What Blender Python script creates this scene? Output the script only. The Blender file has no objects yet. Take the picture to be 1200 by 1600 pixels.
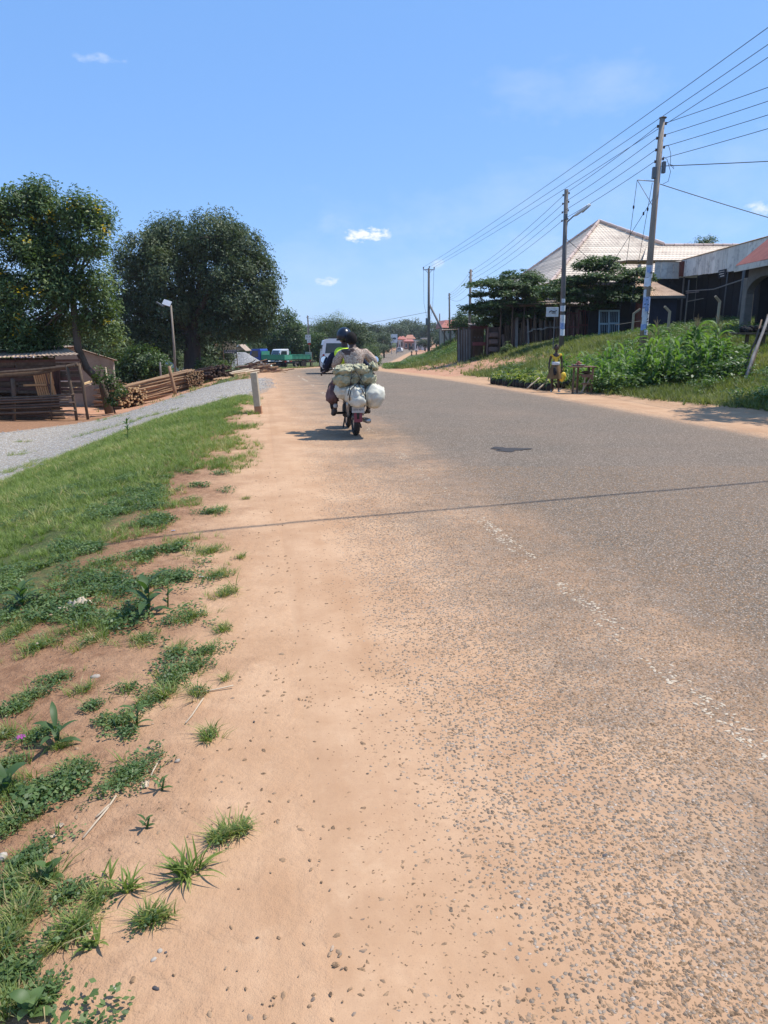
import bpy, bmesh, math, random
import numpy as np
from mathutils import Vector, Matrix
random.seed(7)
RNG = np.random.default_rng(11)
R = math.radians
PI = math.pi
scene = bpy.context.scene
COL = scene.collection

# ------------------------------------------------------------------ camera
CAM_H = 1.5
PITCH = R(13.0)
FPX = 1150.0
cam_data = bpy.data.cameras.new('camera')
cam_data.sensor_fit = 'HORIZONTAL'
cam_data.sensor_width = 36.0
cam_data.lens = 36.0 * FPX / 1200.0
cam_data.clip_start = 0.05
cam_data.clip_end = 6000
cam = bpy.data.objects.new('camera', cam_data)
COL.objects.link(cam)
cam.location = (0, 0, CAM_H)
cam.rotation_euler = (R(90) - PITCH, 0, 0)
scene.camera = cam

# ------------------------------------------------------------------ sun, sky, exposure
SUN_EL = 61.0
SUN_AZ = 74.0          # degrees clockwise from +Y (the way the camera looks)
sun_data = bpy.data.lights.new('sun', 'SUN')
sun_data.energy = 4.6
sun_data.angle = R(0.53)
sun_data.color = (1.0, 0.955, 0.88)
sun = bpy.data.objects.new('sun', sun_data)
COL.objects.link(sun)
sdir = Vector((math.sin(R(SUN_AZ)) * math.cos(R(SUN_EL)), math.cos(R(SUN_AZ)) * math.cos(R(SUN_EL)), math.sin(R(SUN_EL))))
sun.rotation_euler = (-sdir).to_track_quat('-Z', 'Y').to_euler()
sun.location = (20, 10, 40)

scene.view_settings.view_transform = 'Standard'
scene.view_settings.look = 'None'
scene.view_settings.gamma = 1.0
scene.view_settings.use_curve_mapping = False
scene.view_settings.exposure = 0.25

def pix_dir(u, v):
    xc = (u - 600.0) / FPX
    yc = (800.0 - v) / FPX
    return Vector((xc, math.cos(PITCH) + math.sin(PITCH) * yc, -math.sin(PITCH) + math.cos(PITCH) * yc))

world = bpy.data.worlds.new('World')
scene.world = world
world.use_nodes = True
wt = world.node_tree
wt.nodes.clear()
def wn(t, **k):
    n = wt.nodes.new(t)
    for a, b in k.items():
        setattr(n, a, b)
    return n
w_out = wn('ShaderNodeOutputWorld')
w_bg = wn('ShaderNodeBackground')
w_sky = wn('ShaderNodeTexSky', sky_type='NISHITA')
w_sky.sun_disc = False
w_sky.sun_elevation = R(SUN_EL)
w_sky.sun_rotation = R(SUN_AZ)
w_sky.altitude = 1150
w_sky.air_density = 1.0
w_sky.dust_density = 0.6
w_sky.ozone_density = 2.2
w_bg.inputs['Strength'].default_value = 0.12
w_tc = wn('ShaderNodeTexCoord')
# clouds: soft noise puffs standing in chosen directions of the sky
_cn = {}
def cloud_noise(scale):
    if scale not in _cn:
        nz = wn('ShaderNodeTexNoise'); nz.inputs['Scale'].default_value = scale
        nz.inputs['Detail'].default_value = 5; nz.inputs['Roughness'].default_value = 0.62
        mpn = wn('ShaderNodeMapping'); mpn.inputs['Scale'].default_value = (1, 1, 2.0)
        mpn.inputs['Location'].default_value = (.37, .11, .53)
        wt.links.new(w_tc.outputs['Generated'], mpn.inputs['Vector'])
        wt.links.new(mpn.outputs['Vector'], nz.inputs['Vector'])
        _cn[scale] = nz.outputs['Fac']
    return _cn[scale]
def cloud(u, v, su, sv, amount, scale, prev, soft=.25):
    d = pix_dir(u, v).normalized()
    right = Vector((d.y, -d.x, 0)).normalized()
    up = right.cross(d).normalized()
    if up.z < 0:
        up = -up
    def DOT(vec):
        m = wn('ShaderNodeVectorMath', operation='DOT_PRODUCT'); m.inputs[1].default_value = vec
        wt.links.new(w_tc.outputs['Generated'], m.inputs[0])
        return m.outputs['Value']
    def M(op, a, b=None, c=None, clamp=False):
        m = wn('ShaderNodeMath', operation=op); m.use_clamp = clamp
        for i, s in enumerate((a, b, c)):
            if s is None: continue
            if isinstance(s, (int, float)): m.inputs[i].default_value = s
            else: wt.links.new(s, m.inputs[i])
        return m.outputs[0]
    a = DOT(right / su); b = DOT(up / sv); o = DOT(d)
    r2 = M('MULTIPLY_ADD', a, a, M('MULTIPLY', b, b))
    # noise lifts and eats the puff's outline; its underside stays flatter
    h = M('SUBTRACT', M('MULTIPLY_ADD', M('SUBTRACT', cloud_noise(scale), .5), 4.2, .75), r2)
    f = M('MULTIPLY', M('DIVIDE', h, soft * 4, clamp=True), amount)
    f = M('MULTIPLY', f, M('GREATER_THAN', o, 0.5))
    mx = wn('ShaderNodeMix', data_type='RGBA')
    wt.links.new(f, mx.inputs['Factor'])
    wt.links.new(prev, mx.inputs['A'])
    mx.inputs['B'].default_value = (7.2, 7.5, 7.9, 1)
    return mx.outputs['Result']
az = wn('ShaderNodeMix', data_type='RGBA')
az.inputs['Factor'].default_value = 0.52
wt.links.new(w_sky.outputs['Color'], az.inputs['A'])
az.inputs['B'].default_value = (1.75, 4.15, 9.2, 1)
cl = az.outputs['Result']
cl = cloud(571, 366, 0.030, 0.0115, 0.98, 50, cl, .16)
cl = cloud(606, 368, 0.007, 0.007, 0.6, 50, cl, .3)
cl = cloud(511, 439, 0.018, 0.006, 0.8, 50, cl, .25)
cl = cloud(1188, 325, 0.018, 0.008, 0.7, 50, cl, .3)
cl = cloud(682, 412, 0.010, 0.007, 0.5, 50, cl, .3)
cl = cloud(158, 91, 0.030, 0.006, 0.5, 50, cl, .45)
cl = cloud(870, 140, 0.15, 0.045, 0.45, 9, cl, .9)
cl = cloud(1010, 300, 0.40, 0.07, 0.36, 9, cl, .9)
cl = cloud(620, 430, 0.60, 0.06, 0.36, 9, cl, .9)
wt.links.new(cl, w_bg.inputs['Color'])
wt.links.new(w_bg.outputs[0], w_out.inputs['Surface'])

# ------------------------------------------------------------------ helpers: pixels to places, terrain
def at(u, v, Y):
    d = pix_dir(u, v)
    t = Y / d.y
    return Vector((d.x * t, Y, CAM_H + d.z * t))

LX_Y = np.array([-20, 0, 20, 40, 50, 58, 65, 80, 98, 130, 177, 215, 260, 330, 400, 600, 900, 3000.])
LX_X = np.array([5.15, 1.85, -1.43, -4.65, -6.1, -6.9, -7.3, -7.6, -7.4, -6.2, -3.6, -0.6, 3.6, 10, 16, 32, 50, 200.])
RZ_Y = np.array([-20, 0, 22, 31, 43, 52, 65, 80, 98, 130, 177, 215, 260, 330, 400, 600, 900, 3000.])
RZ_Z = np.array([0, 0, 0, -.08, -.30, -.5, -.8, -1.25, -1.75, -2.35, -2.5, -2.1, -1.5, -1.1, -.7, 1.2, 4, 4.])
def _smooth_table(X, Y, sig_rel=0.05):
    g = np.concatenate([np.linspace(-20, 120, 701), np.linspace(120.5, 3000, 3000)])
    v = np.interp(g, X, Y)
    out = v.copy()
    for _ in range(3):
        out = np.interp(g, g, (np.interp(g - 3 - g.clip(0) * .02, g, out) + 2 * out + np.interp(g + 3 + g.clip(0) * .02, g, out)) / 4)
    return g, out
_gx, _vx = _smooth_table(LX_Y, LX_X)
_gz, _vz = _smooth_table(RZ_Y, RZ_Z)
def line_x(y): return np.interp(y, _gx, _vx)
def road_z(y): return np.interp(y, _gz, _vz)
def sstep(a, b, x):
    t = np.clip((x - a) / (b - a), 0, 1)
    return t * t * (3 - 2 * t)
def _hash(ix, iy, s):
    h = (ix.astype(np.int64) * 374761393 + iy.astype(np.int64) * 668265263 + s * 1274126177) & 0x7fffffff
    h = ((h ^ (h >> 13)) * 1274126177) & 0x7fffffff
    h = h ^ (h >> 16)
    return (h % 100003) / 100003.0
def vnoise(x, y, s=0):
    x = np.asarray(x, float); y = np.asarray(y, float)
    ix = np.floor(x); iy = np.floor(y)
    fx = x - ix; fy = y - iy
    fx = fx * fx * (3 - 2 * fx); fy = fy * fy * (3 - 2 * fy)
    a = _hash(ix, iy, s); b = _hash(ix + 1, iy, s); c = _hash(ix, iy + 1, s); d = _hash(ix + 1, iy + 1, s)
    return (a * (1 - fx) + b * fx) * (1 - fy) + (c * (1 - fx) + d * fx) * fy
def fbm(x, y, s=0, o=4):
    v = 0; a = .5; f = 1.0
    for i in range(o):
        v = v + a * vnoise(x * f, y * f, s + i * 17); a *= .5; f *= 2.03
    return v

PR_R = [-5, 0, 1.5, 3.2, 6.2, 7.7, 10, 13, 18, 30, 60, 200]
PR_Z = [0, 0, .0, .22, .85, 1.3, 1.85, 2.2, 2.9, 3.5, 4.0, 4.5]
ROAD_W = 6.4
def terrain(x, y, rough=True):
    x = np.asarray(x, float); y = np.asarray(y, float)
    lx = line_x(y); rz = road_z(y)
    s = -2.1 - (x - lx)                       # metres left of the grass edge
    r = x - lx - ROAD_W                       # metres right of the asphalt
    A = np.interp(y, [0, 10, 35, 55, 100, 200], [1.2, 1.2, 1.2, .5, .05, .05])
    left = -A * sstep(.3, 6.5, s)
    bump = .04 * (fbm(x * 2.1, y * 2.1, 5) - .5) * sstep(-.1, .6, s)
    far = np.interp(y, [0, 46, 62, 120, 1e4], [1, 1, .75, .6, .6])
    pr = np.interp(r, PR_R, PR_Z) * far * np.interp(y, [0, 8, 16, 24], [.25, .35, .8, 1.])
    mound = 2.1 * np.exp(-(((x - 10.2) / 5.2) ** 2 + ((y - 84) / 11.0) ** 2)) * sstep(1, 4.5, r)
    # dip behind the bend where the dirt track joins
    hills = 14 * sstep(300, 1100, y) * (0.6 + .8 * fbm(x / 240., y / 300., 9)) * sstep(10, 120, np.abs(x - lx))
    hills = hills + 3.0 * sstep(420, 900, y)
    z = rz + np.where(s > 0, left, 0) + np.where(r > 0, pr, 0) + mound + hills
    if rough:
        z = z + bump + .10 * (fbm(x * .7, y * .7, 3) - .5) * sstep(1.8, 5, r)
    z = z - .02 * sstep(2.6, 3.4, np.abs(x - lx - 2.6)) * 0
    return z
def tz(x, y): return float(terrain(np.array([x]), np.array([y]))[0])
def on(u, Y, dz=0.0):
    """ground point under image column u at depth Y"""
    x = (u - 600) / FPX * Y * 1.02
    for _ in range(4):
        z = tz(x, Y)
        v_z = (z - CAM_H) / Y
        yc = (math.sin(PITCH) + v_z * math.cos(PITCH)) / (math.cos(PITCH) - v_z * math.sin(PITCH))
        x = (u - 600) / FPX * Y / (math.cos(PITCH) + math.sin(PITCH) * yc)
    return Vector((x, Y, tz(x, Y) + dz))
_HY = .8 * 1.012 ** np.arange(0, 590)
def hit(u, v):
    d = pix_dir(u, v)
    T = _HY / d.y
    below = (CAM_H + d.z * T) < terrain(d.x * T, _HY)
    i = int(np.argmax(below)) if below.any() else len(_HY) - 1
    i = max(i, 1)
    Yf = np.linspace(_HY[i - 1], _HY[i], 24); T = Yf / d.y
    below = (CAM_H + d.z * T) < terrain(d.x * T, Yf)
    j = int(np.argmax(below)) if below.any() else 23
    t = float(T[j])
    return Vector((d.x * t, float(Yf[j]), tz(d.x * t, float(Yf[j]))))

# ------------------------------------------------------------------ helpers: tagging, things, meshes
WL = {}
def tag(o, label=None, cat=None, group=None, kind=None):
    if label: o['label'] = label
    if cat: o['category'] = cat
    if group: o['group'] = group
    if kind: o['kind'] = kind
    return o
def thing(name, label, cat, loc=(0, 0, 0), rz=0.0, group=None):
    o = bpy.data.objects.new(name, None)
    o.empty_display_size = .2
    COL.objects.link(o)
    o.location = loc; o.rotation_euler = (0, 0, rz)
    WL[o.name] = Vector(loc)
    return tag(o, label, cat, group)
def link_mesh(name, me, parent=None, loc=None):
    o = bpy.data.objects.new(name, me)
    COL.objects.link(o)
    if parent is not None: o.parent = parent
    if loc is not None: o.location = loc
    return o
def dup(root, loc, rz=None, scale=None, label=None, group=None, rot=None):
    r = root.copy(); COL.objects.link(r)
    r.location = loc
    if rz is not None: r.rotation_euler = (0, 0, rz)
    if rot is not None: r.rotation_euler = rot
    if scale is not None: r.scale = (scale, scale, scale) if isinstance(scale, (int, float)) else scale
    if label: r['label'] = label
    if group: r['group'] = group
    for ch in list(root.children):
        c = ch.copy(); COL.objects.link(c); c.parent = r
        for g in ch.children:
            e = g.copy(); COL.objects.link(e); e.parent = c
    return r

class MB:
    def __init__(self):
        self.v = []; self.f = []
    def add(self, vs, fs):
        n = len(self.v)
        self.v.extend([tuple(p) for p in vs])
        self.f.extend([tuple(i + n for i in f) for f in fs])
        return self
    def box(self, c, s, rot=None, taper=1.0):
        hx, hy, hz = s[0] / 2, s[1] / 2, s[2] / 2
        vs = []
        for z in (-hz, hz):
            k = taper if z > 0 else 1.0
            for x, y in ((-hx, -hy), (hx, -hy), (hx, hy), (-hx, hy)):
                vs.append(Vector((x * k, y * k, z)))
        if rot is not None: vs = [rot @ p for p in vs]
        c = Vector(c)
        return self.add([p + c for p in vs], [(0, 3, 2, 1), (4, 5, 6, 7), (0, 1, 5, 4), (1, 2, 6, 5), (2, 3, 7, 6), (3, 0, 4, 7)])
    def bar(self, a, b, w, h, up=(0, 0, 1)):
        a = Vector(a); b = Vector(b); d = b - a; L = d.length
        if L < 1e-6: return self
        d.normalize(); up = Vector(up)
        s = d.cross(up)
        if s.length < 1e-3: s = d.cross(Vector((1, 0, 0)))
        s.normalize(); t = s.cross(d)
        vs = []
        for p in (a, b):
            for x, y in ((-1, -1), (1, -1), (1, 1), (-1, 1)):
                vs.append(p + s * x * w / 2 + t * y * h / 2)
        return self.add(vs, [(0, 1, 2, 3), (7, 6, 5, 4), (0, 4, 5, 1), (1, 5, 6, 2), (2, 6, 7, 3), (3, 7, 4, 0)])
    def tube(self, pts, rad, n=8, cap=True, flat=1.0):
        pts = [Vector(p) for p in pts]
        if isinstance(rad, (int, float)): rad = [rad] * len(pts)
        rings = []
        prev = None
        vs = []
        for i, p in enumerate(pts):
            if i == 0: d = pts[1] - p
            elif i == len(pts) - 1: d = p - pts[i - 1]
            else: d = (pts[i + 1] - pts[i - 1])
            d.normalize()
            ref = prev if prev is not None else (Vector((0, 0, 1)) if abs(d.z) < .9 else Vector((1, 0, 0)))
            s = d.cross(ref)
            if s.length < 1e-4: s = d.cross(Vector((0, 1, 0)))
            s.normalize(); t = s.cross(d).normalized()
            prev = t
            for k in range(n):
                a = 2 * PI * k / n
                vs.append(p + (s * math.cos(a) + t * math.sin(a) * flat) * rad[i])
        fs = []
        for i in range(len(pts) - 1):
            for k in range(n):
                k2 = (k + 1) % n
                fs.append((i * n + k, i * n + k2, (i + 1) * n + k2, (i + 1) * n + k))
        if cap:
            fs.append(tuple(range(n - 1, -1, -1)))
            fs.append(tuple((len(pts) - 1) * n + k for k in range(n)))
        return self.add(vs, fs)
    def lathe(self, c, prof, n=16, axis='Z', rot=None):
        vs = []
        for r, h in prof:
            for k in range(n):
                a = 2 * PI * k / n
                p = (r * math.cos(a), r * math.sin(a), h)
                if axis == 'X': p = (h, p[0], p[1])
                if axis == 'Y': p = (p[0], h, p[1])
                vs.append(Vector(p))
        if rot is not None: vs = [rot @ p for p in vs]
        c = Vector(c)
        fs = []
        m = len(prof)
        for i in range(m - 1):
            for k in range(n):
                k2 = (k + 1) % n
                fs.append((i * n + k, i * n + k2, (i + 1) * n + k2, (i + 1) * n + k))
        if prof[0][0] > 1e-5: fs.append(tuple(range(n - 1, -1, -1)))
        if prof[-1][0] > 1e-5: fs.append(tuple((m - 1) * n + k for k in range(n)))
        return self.add([p + c for p in vs], fs)
    def poly(self, pts, thick=None, nrm=None):
        pts = [Vector(p) for p in pts]
        if thick is None:
            return self.add(pts, [tuple(range(len(pts)))])
        if nrm is None:
            nrm = (pts[1] - pts[0]).cross(pts[2] - pts[0]).normalized()
        nrm = Vector(nrm); m = len(pts)
        q = [p - nrm * thick for p in pts]
        fs = [tuple(range(m)), tuple(range(2 * m - 1, m - 1, -1))]
        for i in range(m):
            j = (i + 1) % m
            fs.append((i, i + m, j + m, j))
        return self.add(pts + q, fs)
    def build(self, name, mat, parent=None, smooth=False, origin=None, bevel=0.0, local=False):
        off = Vector((0, 0, 0))
        if not local:
            if parent is not None:
                p = parent
                while p.parent is not None: p = p.parent
                off = WL.get(p.name, Vector((0, 0, 0)))
            elif origin is not None:
                off = Vector(origin)
        me = bpy.data.meshes.new(name)
        me.from_pydata([(p[0] - off[0], p[1] - off[1], p[2] - off[2]) for p in self.v], [], self.f)
        me.materials.append(mat)
        if bevel > 0:
            bm = bmesh.new(); bm.from_mesh(me)
            bmesh.ops.bevel(bm, geom=bm.edges[:], offset=bevel, segments=1, affect='EDGES', clamp_overlap=True)
            bm.to_mesh(me); bm.free()
        if smooth: me.polygons.foreach_set('use_smooth', [True] * len(me.polygons))
        o = link_mesh(name, me, parent, loc=(origin if (origin is not None and parent is None and not local) else None))
        return o

def np_mesh(name, V, F, mat, attrs=None, smooth=False, parent=None, loc=None):
    """V (n,3), F (m,k) with one k; attrs: dict name->(n,) float"""
    me = bpy.data.meshes.new(name)
    V = np.ascontiguousarray(V, dtype=np.float32); F = np.ascontiguousarray(F, dtype=np.int32)
    n, (m, k) = len(V), F.shape
    me.vertices.add(n); me.vertices.foreach_set('co', V.ravel())
    me.loops.add(m * k); me.loops.foreach_set('vertex_index', F.ravel())
    me.polygons.add(m)
    me.polygons.foreach_set('loop_start', np.arange(0, m * k, k, dtype=np.int32))
    me.polygons.foreach_set('loop_total', np.full(m, k, dtype=np.int32))
    if smooth: me.polygons.foreach_set('use_smooth', np.ones(m, dtype=bool))
    me.update(calc_edges=True)
    if attrs:
        for a, arr in attrs.items():
            at_ = me.attributes.new(a, 'FLOAT', 'POINT')
            at_.data.foreach_set('value', np.ascontiguousarray(arr, dtype=np.float32))
    me.materials.append(mat)
    return link_mesh(name, me, parent, loc)

def scatter(name, temps, pos, mat, scale=1.0, rz=None, tilt=0.0, tint=None, smooth=False, parent=None, loc=None, base=None, sz=None, extra=None):
    """one mesh out of many copies of small templates [(V,F,along)]; F all same arity"""
    pos = np.asarray(pos, float); N = len(pos)
    if N == 0: return None
    scale = np.broadcast_to(np.asarray(scale, float), (N,))
    rz = RNG.uniform(0, 2 * PI, N) if rz is None else np.broadcast_to(rz, (N,))
    tx = RNG.normal(0, 1, N) * tilt; ty = RNG.normal(0, 1, N) * tilt
    tint = RNG.uniform(0, 1, N) if tint is None else tint
    which = RNG.integers(0, len(temps), N)
    Vs, Fs, T, A = [], [], [], []
    off = 0
    for ti, tp in enumerate(temps):
        V, F = tp[0], tp[1]
        al = tp[2] if len(tp) > 2 else np.zeros(len(V))
        idx = np.where(which == ti)[0]
        if len(idx) == 0: continue
        k = len(idx)
        c, s = np.cos(rz[idx]), np.sin(rz[idx])
        X = V[None, :, 0] * scale[idx][:, None]; Y = V[None, :, 1] * scale[idx][:, None]; Z = V[None, :, 2] * scale[idx][:, None]
        if sz is not None: Z = Z * sz[idx][:, None]
        x = X * c[:, None] - Y * s[:, None]; y = X * s[:, None] + Y * c[:, None]
        x = x + Z * tx[idx][:, None]; y = y + Z * ty[idx][:, None]
        P = np.stack([x, y, Z], -1) + pos[idx][:, None, :]
        Vs.append(P.reshape(-1, 3))
        Fs.append((F[None] + (np.arange(k) * len(V))[:, None, None] + off).reshape(-1, F.shape[1]))
        off += k * len(V)
        T.append(np.repeat(tint[idx], len(V)))
        A.append(np.tile(al, k))
    return np_mesh(name, np.concatenate(Vs), np.concatenate(Fs), mat, {'tint': np.concatenate(T), 'along': np.concatenate(A)}, smooth, parent, loc)

# ------------------------------------------------------------------ materials
class NT:
    def __init__(self, name):
        self.m = bpy.data.materials.new(name); self.m.use_nodes = True
        self.t = self.m.node_tree; self.t.nodes.clear()
        self.out = self.n('ShaderNodeOutputMaterial')
        self.b = self.n('ShaderNodeBsdfPrincipled')
        self.t.links.new(self.b.outputs[0], self.out.inputs['Surface'])
    def n(self, t, **k):
        x = self.t.nodes.new(t)
        for a, b in k.items(): setattr(x, a, b)
        return x
    def put(self, sock, val):
        if val is None: return
        if hasattr(val, 'is_output') or isinstance(val, bpy.types.NodeSocket): self.t.links.new(val, sock)
        elif isinstance(val, (tuple, list)):
            sock.default_value = tuple(val) + ((1,) if len(val) == 3 and sock.type == 'RGBA' else ())
        else: sock.default_value = val
    def coord(self, kind='Object', scale=(1, 1, 1), rot=(0, 0, 0)):
        c = self.n('ShaderNodeTexCoord').outputs[kind]
        mp = self.n('ShaderNodeMapping'); self.t.links.new(c, mp.inputs['Vector'])
        mp.inputs['Scale'].default_value = scale; mp.inputs['Rotation'].default_value = rot
        return mp.outputs[0]
    def noise(self, vec, scale, detail=4, rough=.55, out='Fac'):
        x = self.n('ShaderNodeTexNoise'); self.put(x.inputs['Vector'], vec)
        x.inputs['Scale'].default_value = scale; x.inputs['Detail'].default_value = detail; x.inputs['Roughness'].default_value = rough
        return x.outputs[out]
    def vor(self, vec, scale, feature='F1', rnd=1.0):
        x = self.n('ShaderNodeTexVoronoi'); x.feature = feature
        self.put(x.inputs['Vector'], vec); x.inputs['Scale'].default_value = scale; x.inputs['Randomness'].default_value = rnd
        return x
    def math(self, op, a, b=None, c=None, clamp=False):
        x = self.n('ShaderNodeMath', operation=op); x.use_clamp = clamp
        self.put(x.inputs[0], a); self.put(x.inputs[1], b)
        if c is not None: self.put(x.inputs[2], c)
        return x.outputs[0]
    def rng(self, v, a, b, c=0., d=1., smooth=False):
        x = self.n('ShaderNodeMapRange')
        if smooth: x.interpolation_type = 'SMOOTHSTEP'
        for i, q in zip(('Value', 'From Min', 'From Max', 'To Min', 'To Max'), (v, a, b, c, d)): self.put(x.inputs[i], q)
        return x.outputs[0]
    def mix(self, f, a, b, mode='MIX'):
        x = self.n('ShaderNodeMix', data_type='RGBA', blend_type=mode)
        self.put(x.inputs['Factor'], f); self.put(x.inputs['A'], a); self.put(x.inputs['B'], b)
        return x.outputs['Result']
    def ramp(self, f, stops):
        x = self.n('ShaderNodeValToRGB'); self.put(x.inputs[0], f)
        e = x.color_ramp.elements
        while len(e) > 1: e.remove(e[0])
        e[0].position = stops[0][0]; e[0].color = tuple(stops[0][1]) + (1,)
        for p, c in stops[1:]:
            k = e.new(p); k.color = tuple(c) + (1,)
        return x.outputs[0]
    def attr(self, name, out='Fac'):
        x = self.n('ShaderNodeAttribute'); x.attribute_name = name
        return x.outputs[out]
    def bump(self, h, strength=.5, dist=.01, prev=None):
        x = self.n('ShaderNodeBump'); self.put(x.inputs['Height'], h)
        x.inputs['Strength'].default_value = strength; x.inputs['Distance'].default_value = dist
        if prev is not None: self.put(x.inputs['Normal'], prev)
        return x.outputs[0]
    def done(self, color=None, rough=.8, normal=None, metal=0., spec=.5, **k):
        b = self.b
        self.put(b.inputs['Base Color'], color); self.put(b.inputs['Roughness'], rough)
        self.put(b.inputs['Metallic'], metal); b.inputs['Specular IOR Level'].default_value = spec
        if normal is not None: self.put(b.inputs['Normal'], normal)
        return self.m
_MC = {}
def pm(name, c1, c2=None, scale=6., rough=.75, bump=.3, dist=.004, stretch=(1, 1, 1), metal=0., spec=.3, dirt=None, dscale=1.5):
    """general weathered material: two tones, fine grain, optional large stains"""
    if name in _MC: return _MC[name]
    t = NT(name)
    c2 = c2 if c2 is not None else tuple(x * .7 for x in c1)
    oi = t.n('ShaderNodeObjectInfo')
    cd = t.n('ShaderNodeTexCoord').outputs['Object']
    addv = t.n('ShaderNodeVectorMath', operation='ADD'); t.put(addv.inputs[0], cd)
    comb = t.n('ShaderNodeCombineXYZ'); rr = t.math('MULTIPLY', oi.outputs['Random'], 37.)
    for i in range(3): t.put(comb.inputs[i], rr)
    t.put(addv.inputs[1], comb.outputs[0])
    mp = t.n('ShaderNodeMapping'); t.put(mp.inputs['Vector'], addv.outputs[0]); mp.inputs['Scale'].default_value = stretch
    v = mp.outputs[0]
    n1 = t.noise(v, scale, 6, .65)
    n2 = t.noise(v, scale * 7, 3, .6)
    f = t.math('ADD', t.math('MULTIPLY', n1, .75), t.math('MULTIPLY', n2, .25))
    col = t.mix(t.rng(f, .33, .67), c2, c1)
    val = t.rng(oi.outputs['Random'], 0, 1, .82, 1.15)
    col = t.mix(1.0, col, val, 'MULTIPLY')
    if dirt is not None:
        dn = t.noise(cd, dscale, 5, .7)
        col = t.mix(t.rng(dn, .5, .7, 0, .75), col, dirt)
    _MC[name] = t.done(col, rough, t.bump(f, bump, dist), metal, spec)
    return _MC[name]
# ------------------------------------------------------------------ ground, road, gravel yard
SAND_A, SAND_B = (.545, .345, .205), (.440, .262, .148)
def sand_nodes(t, P, lat):
    a = t.noise(P, 1.3, 6, .6); b = t.noise(P, 30, 4, .7); c = t.noise(P, 230, 2, .7)
    col = t.mix(t.rng(a, .38, .62), SAND_B, SAND_A)
    w = t.noise(P, 4.5, 6, .7)
    col = t.mix(t.rng(w, .50, .72, 0, .5), col, (.40, .225, .12))
    col = t.mix(t.rng(w, .44, .30, 0, .35), col, (.62, .42, .26))
    col = t.mix(t.rng(b, .42, .75, 0, .35), col, (.40, .235, .14))
    col = t.mix(t.rng(c, .58, .72, 0, .45), col, (.27, .17, .11))
    sx = t.n('ShaderNodeSeparateXYZ'); t.put(sx.inputs[0], P)
    cv = t.n('ShaderNodeCombineXYZ'); t.put(cv.inputs[0], t.math('MULTIPLY', lat, 5.)); t.put(cv.inputs[1], t.math('MULTIPLY', sx.outputs[1], .35))
    streak = t.noise(cv.outputs[0], 1.0, 4, .6)
    col = t.mix(t.rng(streak, .50, .66, 0, .38), col, (.40, .225, .12))
    dn = t.noise(P, 9, 3, .6)
    h = t.math('ADD', t.math('ADD', t.math('MULTIPLY', b, 1.1), t.math('MULTIPLY', c, .4)), t.math('MULTIPLY', dn, 2.2))
    return col, h, a
def ground_mat():
    t = NT('soil_and_turf')
    P = t.coord('Object')
    lat = t.attr('lat'); gr = t.attr('green'); dirt = t.attr('dirt'); near = t.attr('near')
    sand, h, a = sand_nodes(t, P, lat)
    n1 = t.noise(P, 2.2, 6, .65); n2 = t.noise(P, 14, 5, .65); n3 = t.noise(P, 60, 4, .7)
    soil = t.mix(t.rng(n2, .35, .65), (.235, .122, .066), (.37, .205, .115))
    soil = t.mix(t.rng(n3, .5, .7, 0, .35), soil, (.20, .115, .07))
    # edge between bare sand and rooted soil
    edge = t.rng(t.math('ADD', lat, t.math('MULTIPLY', t.math('SUBTRACT', n1, .5), 1.5)), -2.7, -2.05, 1, 0)
    col = t.mix(edge, sand, soil)
    turf = t.mix(t.rng(n1, .3, .7), (.068, .088, .026), (.115, .135, .045))
    turf = t.mix(t.rng(n2, .45, .7, 0, .7), turf, (.17, .145, .070))
    turf = t.mix(t.rng(n3, .4, .7, 0, .6), turf, (.035, .06, .016))
    g = t.rng(t.math('ADD', gr, t.math('MULTIPLY', t.math('SUBTRACT', n2, .5), .9)), .35, .6)
    col = t.mix(g, col, turf)
    d = t.rng(t.math('ADD', dirt, t.math('MULTIPLY', t.math('SUBTRACT', n2, .5), .7)), .35, .6)
    dcol = t.mix(t.rng(n1, .35, .65), (.42, .215, .125), (.56, .31, .19))
    dcol = t.mix(t.rng(n2, .55, .75, 0, .6), dcol, (.20, .13, .09))
    col = t.mix(d, col, dcol)
    hh = t.math('MULTIPLY', t.math('ADD', t.math('MULTIPLY', n2, 2.), n3), t.math('MAXIMUM', edge, t.rng(lat, 7.5, 8.)))
    nb = t.bump(hh, .7, .014, t.bump(h, .7, .008))
    return t.done(col, .95, nb, spec=.15)
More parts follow.
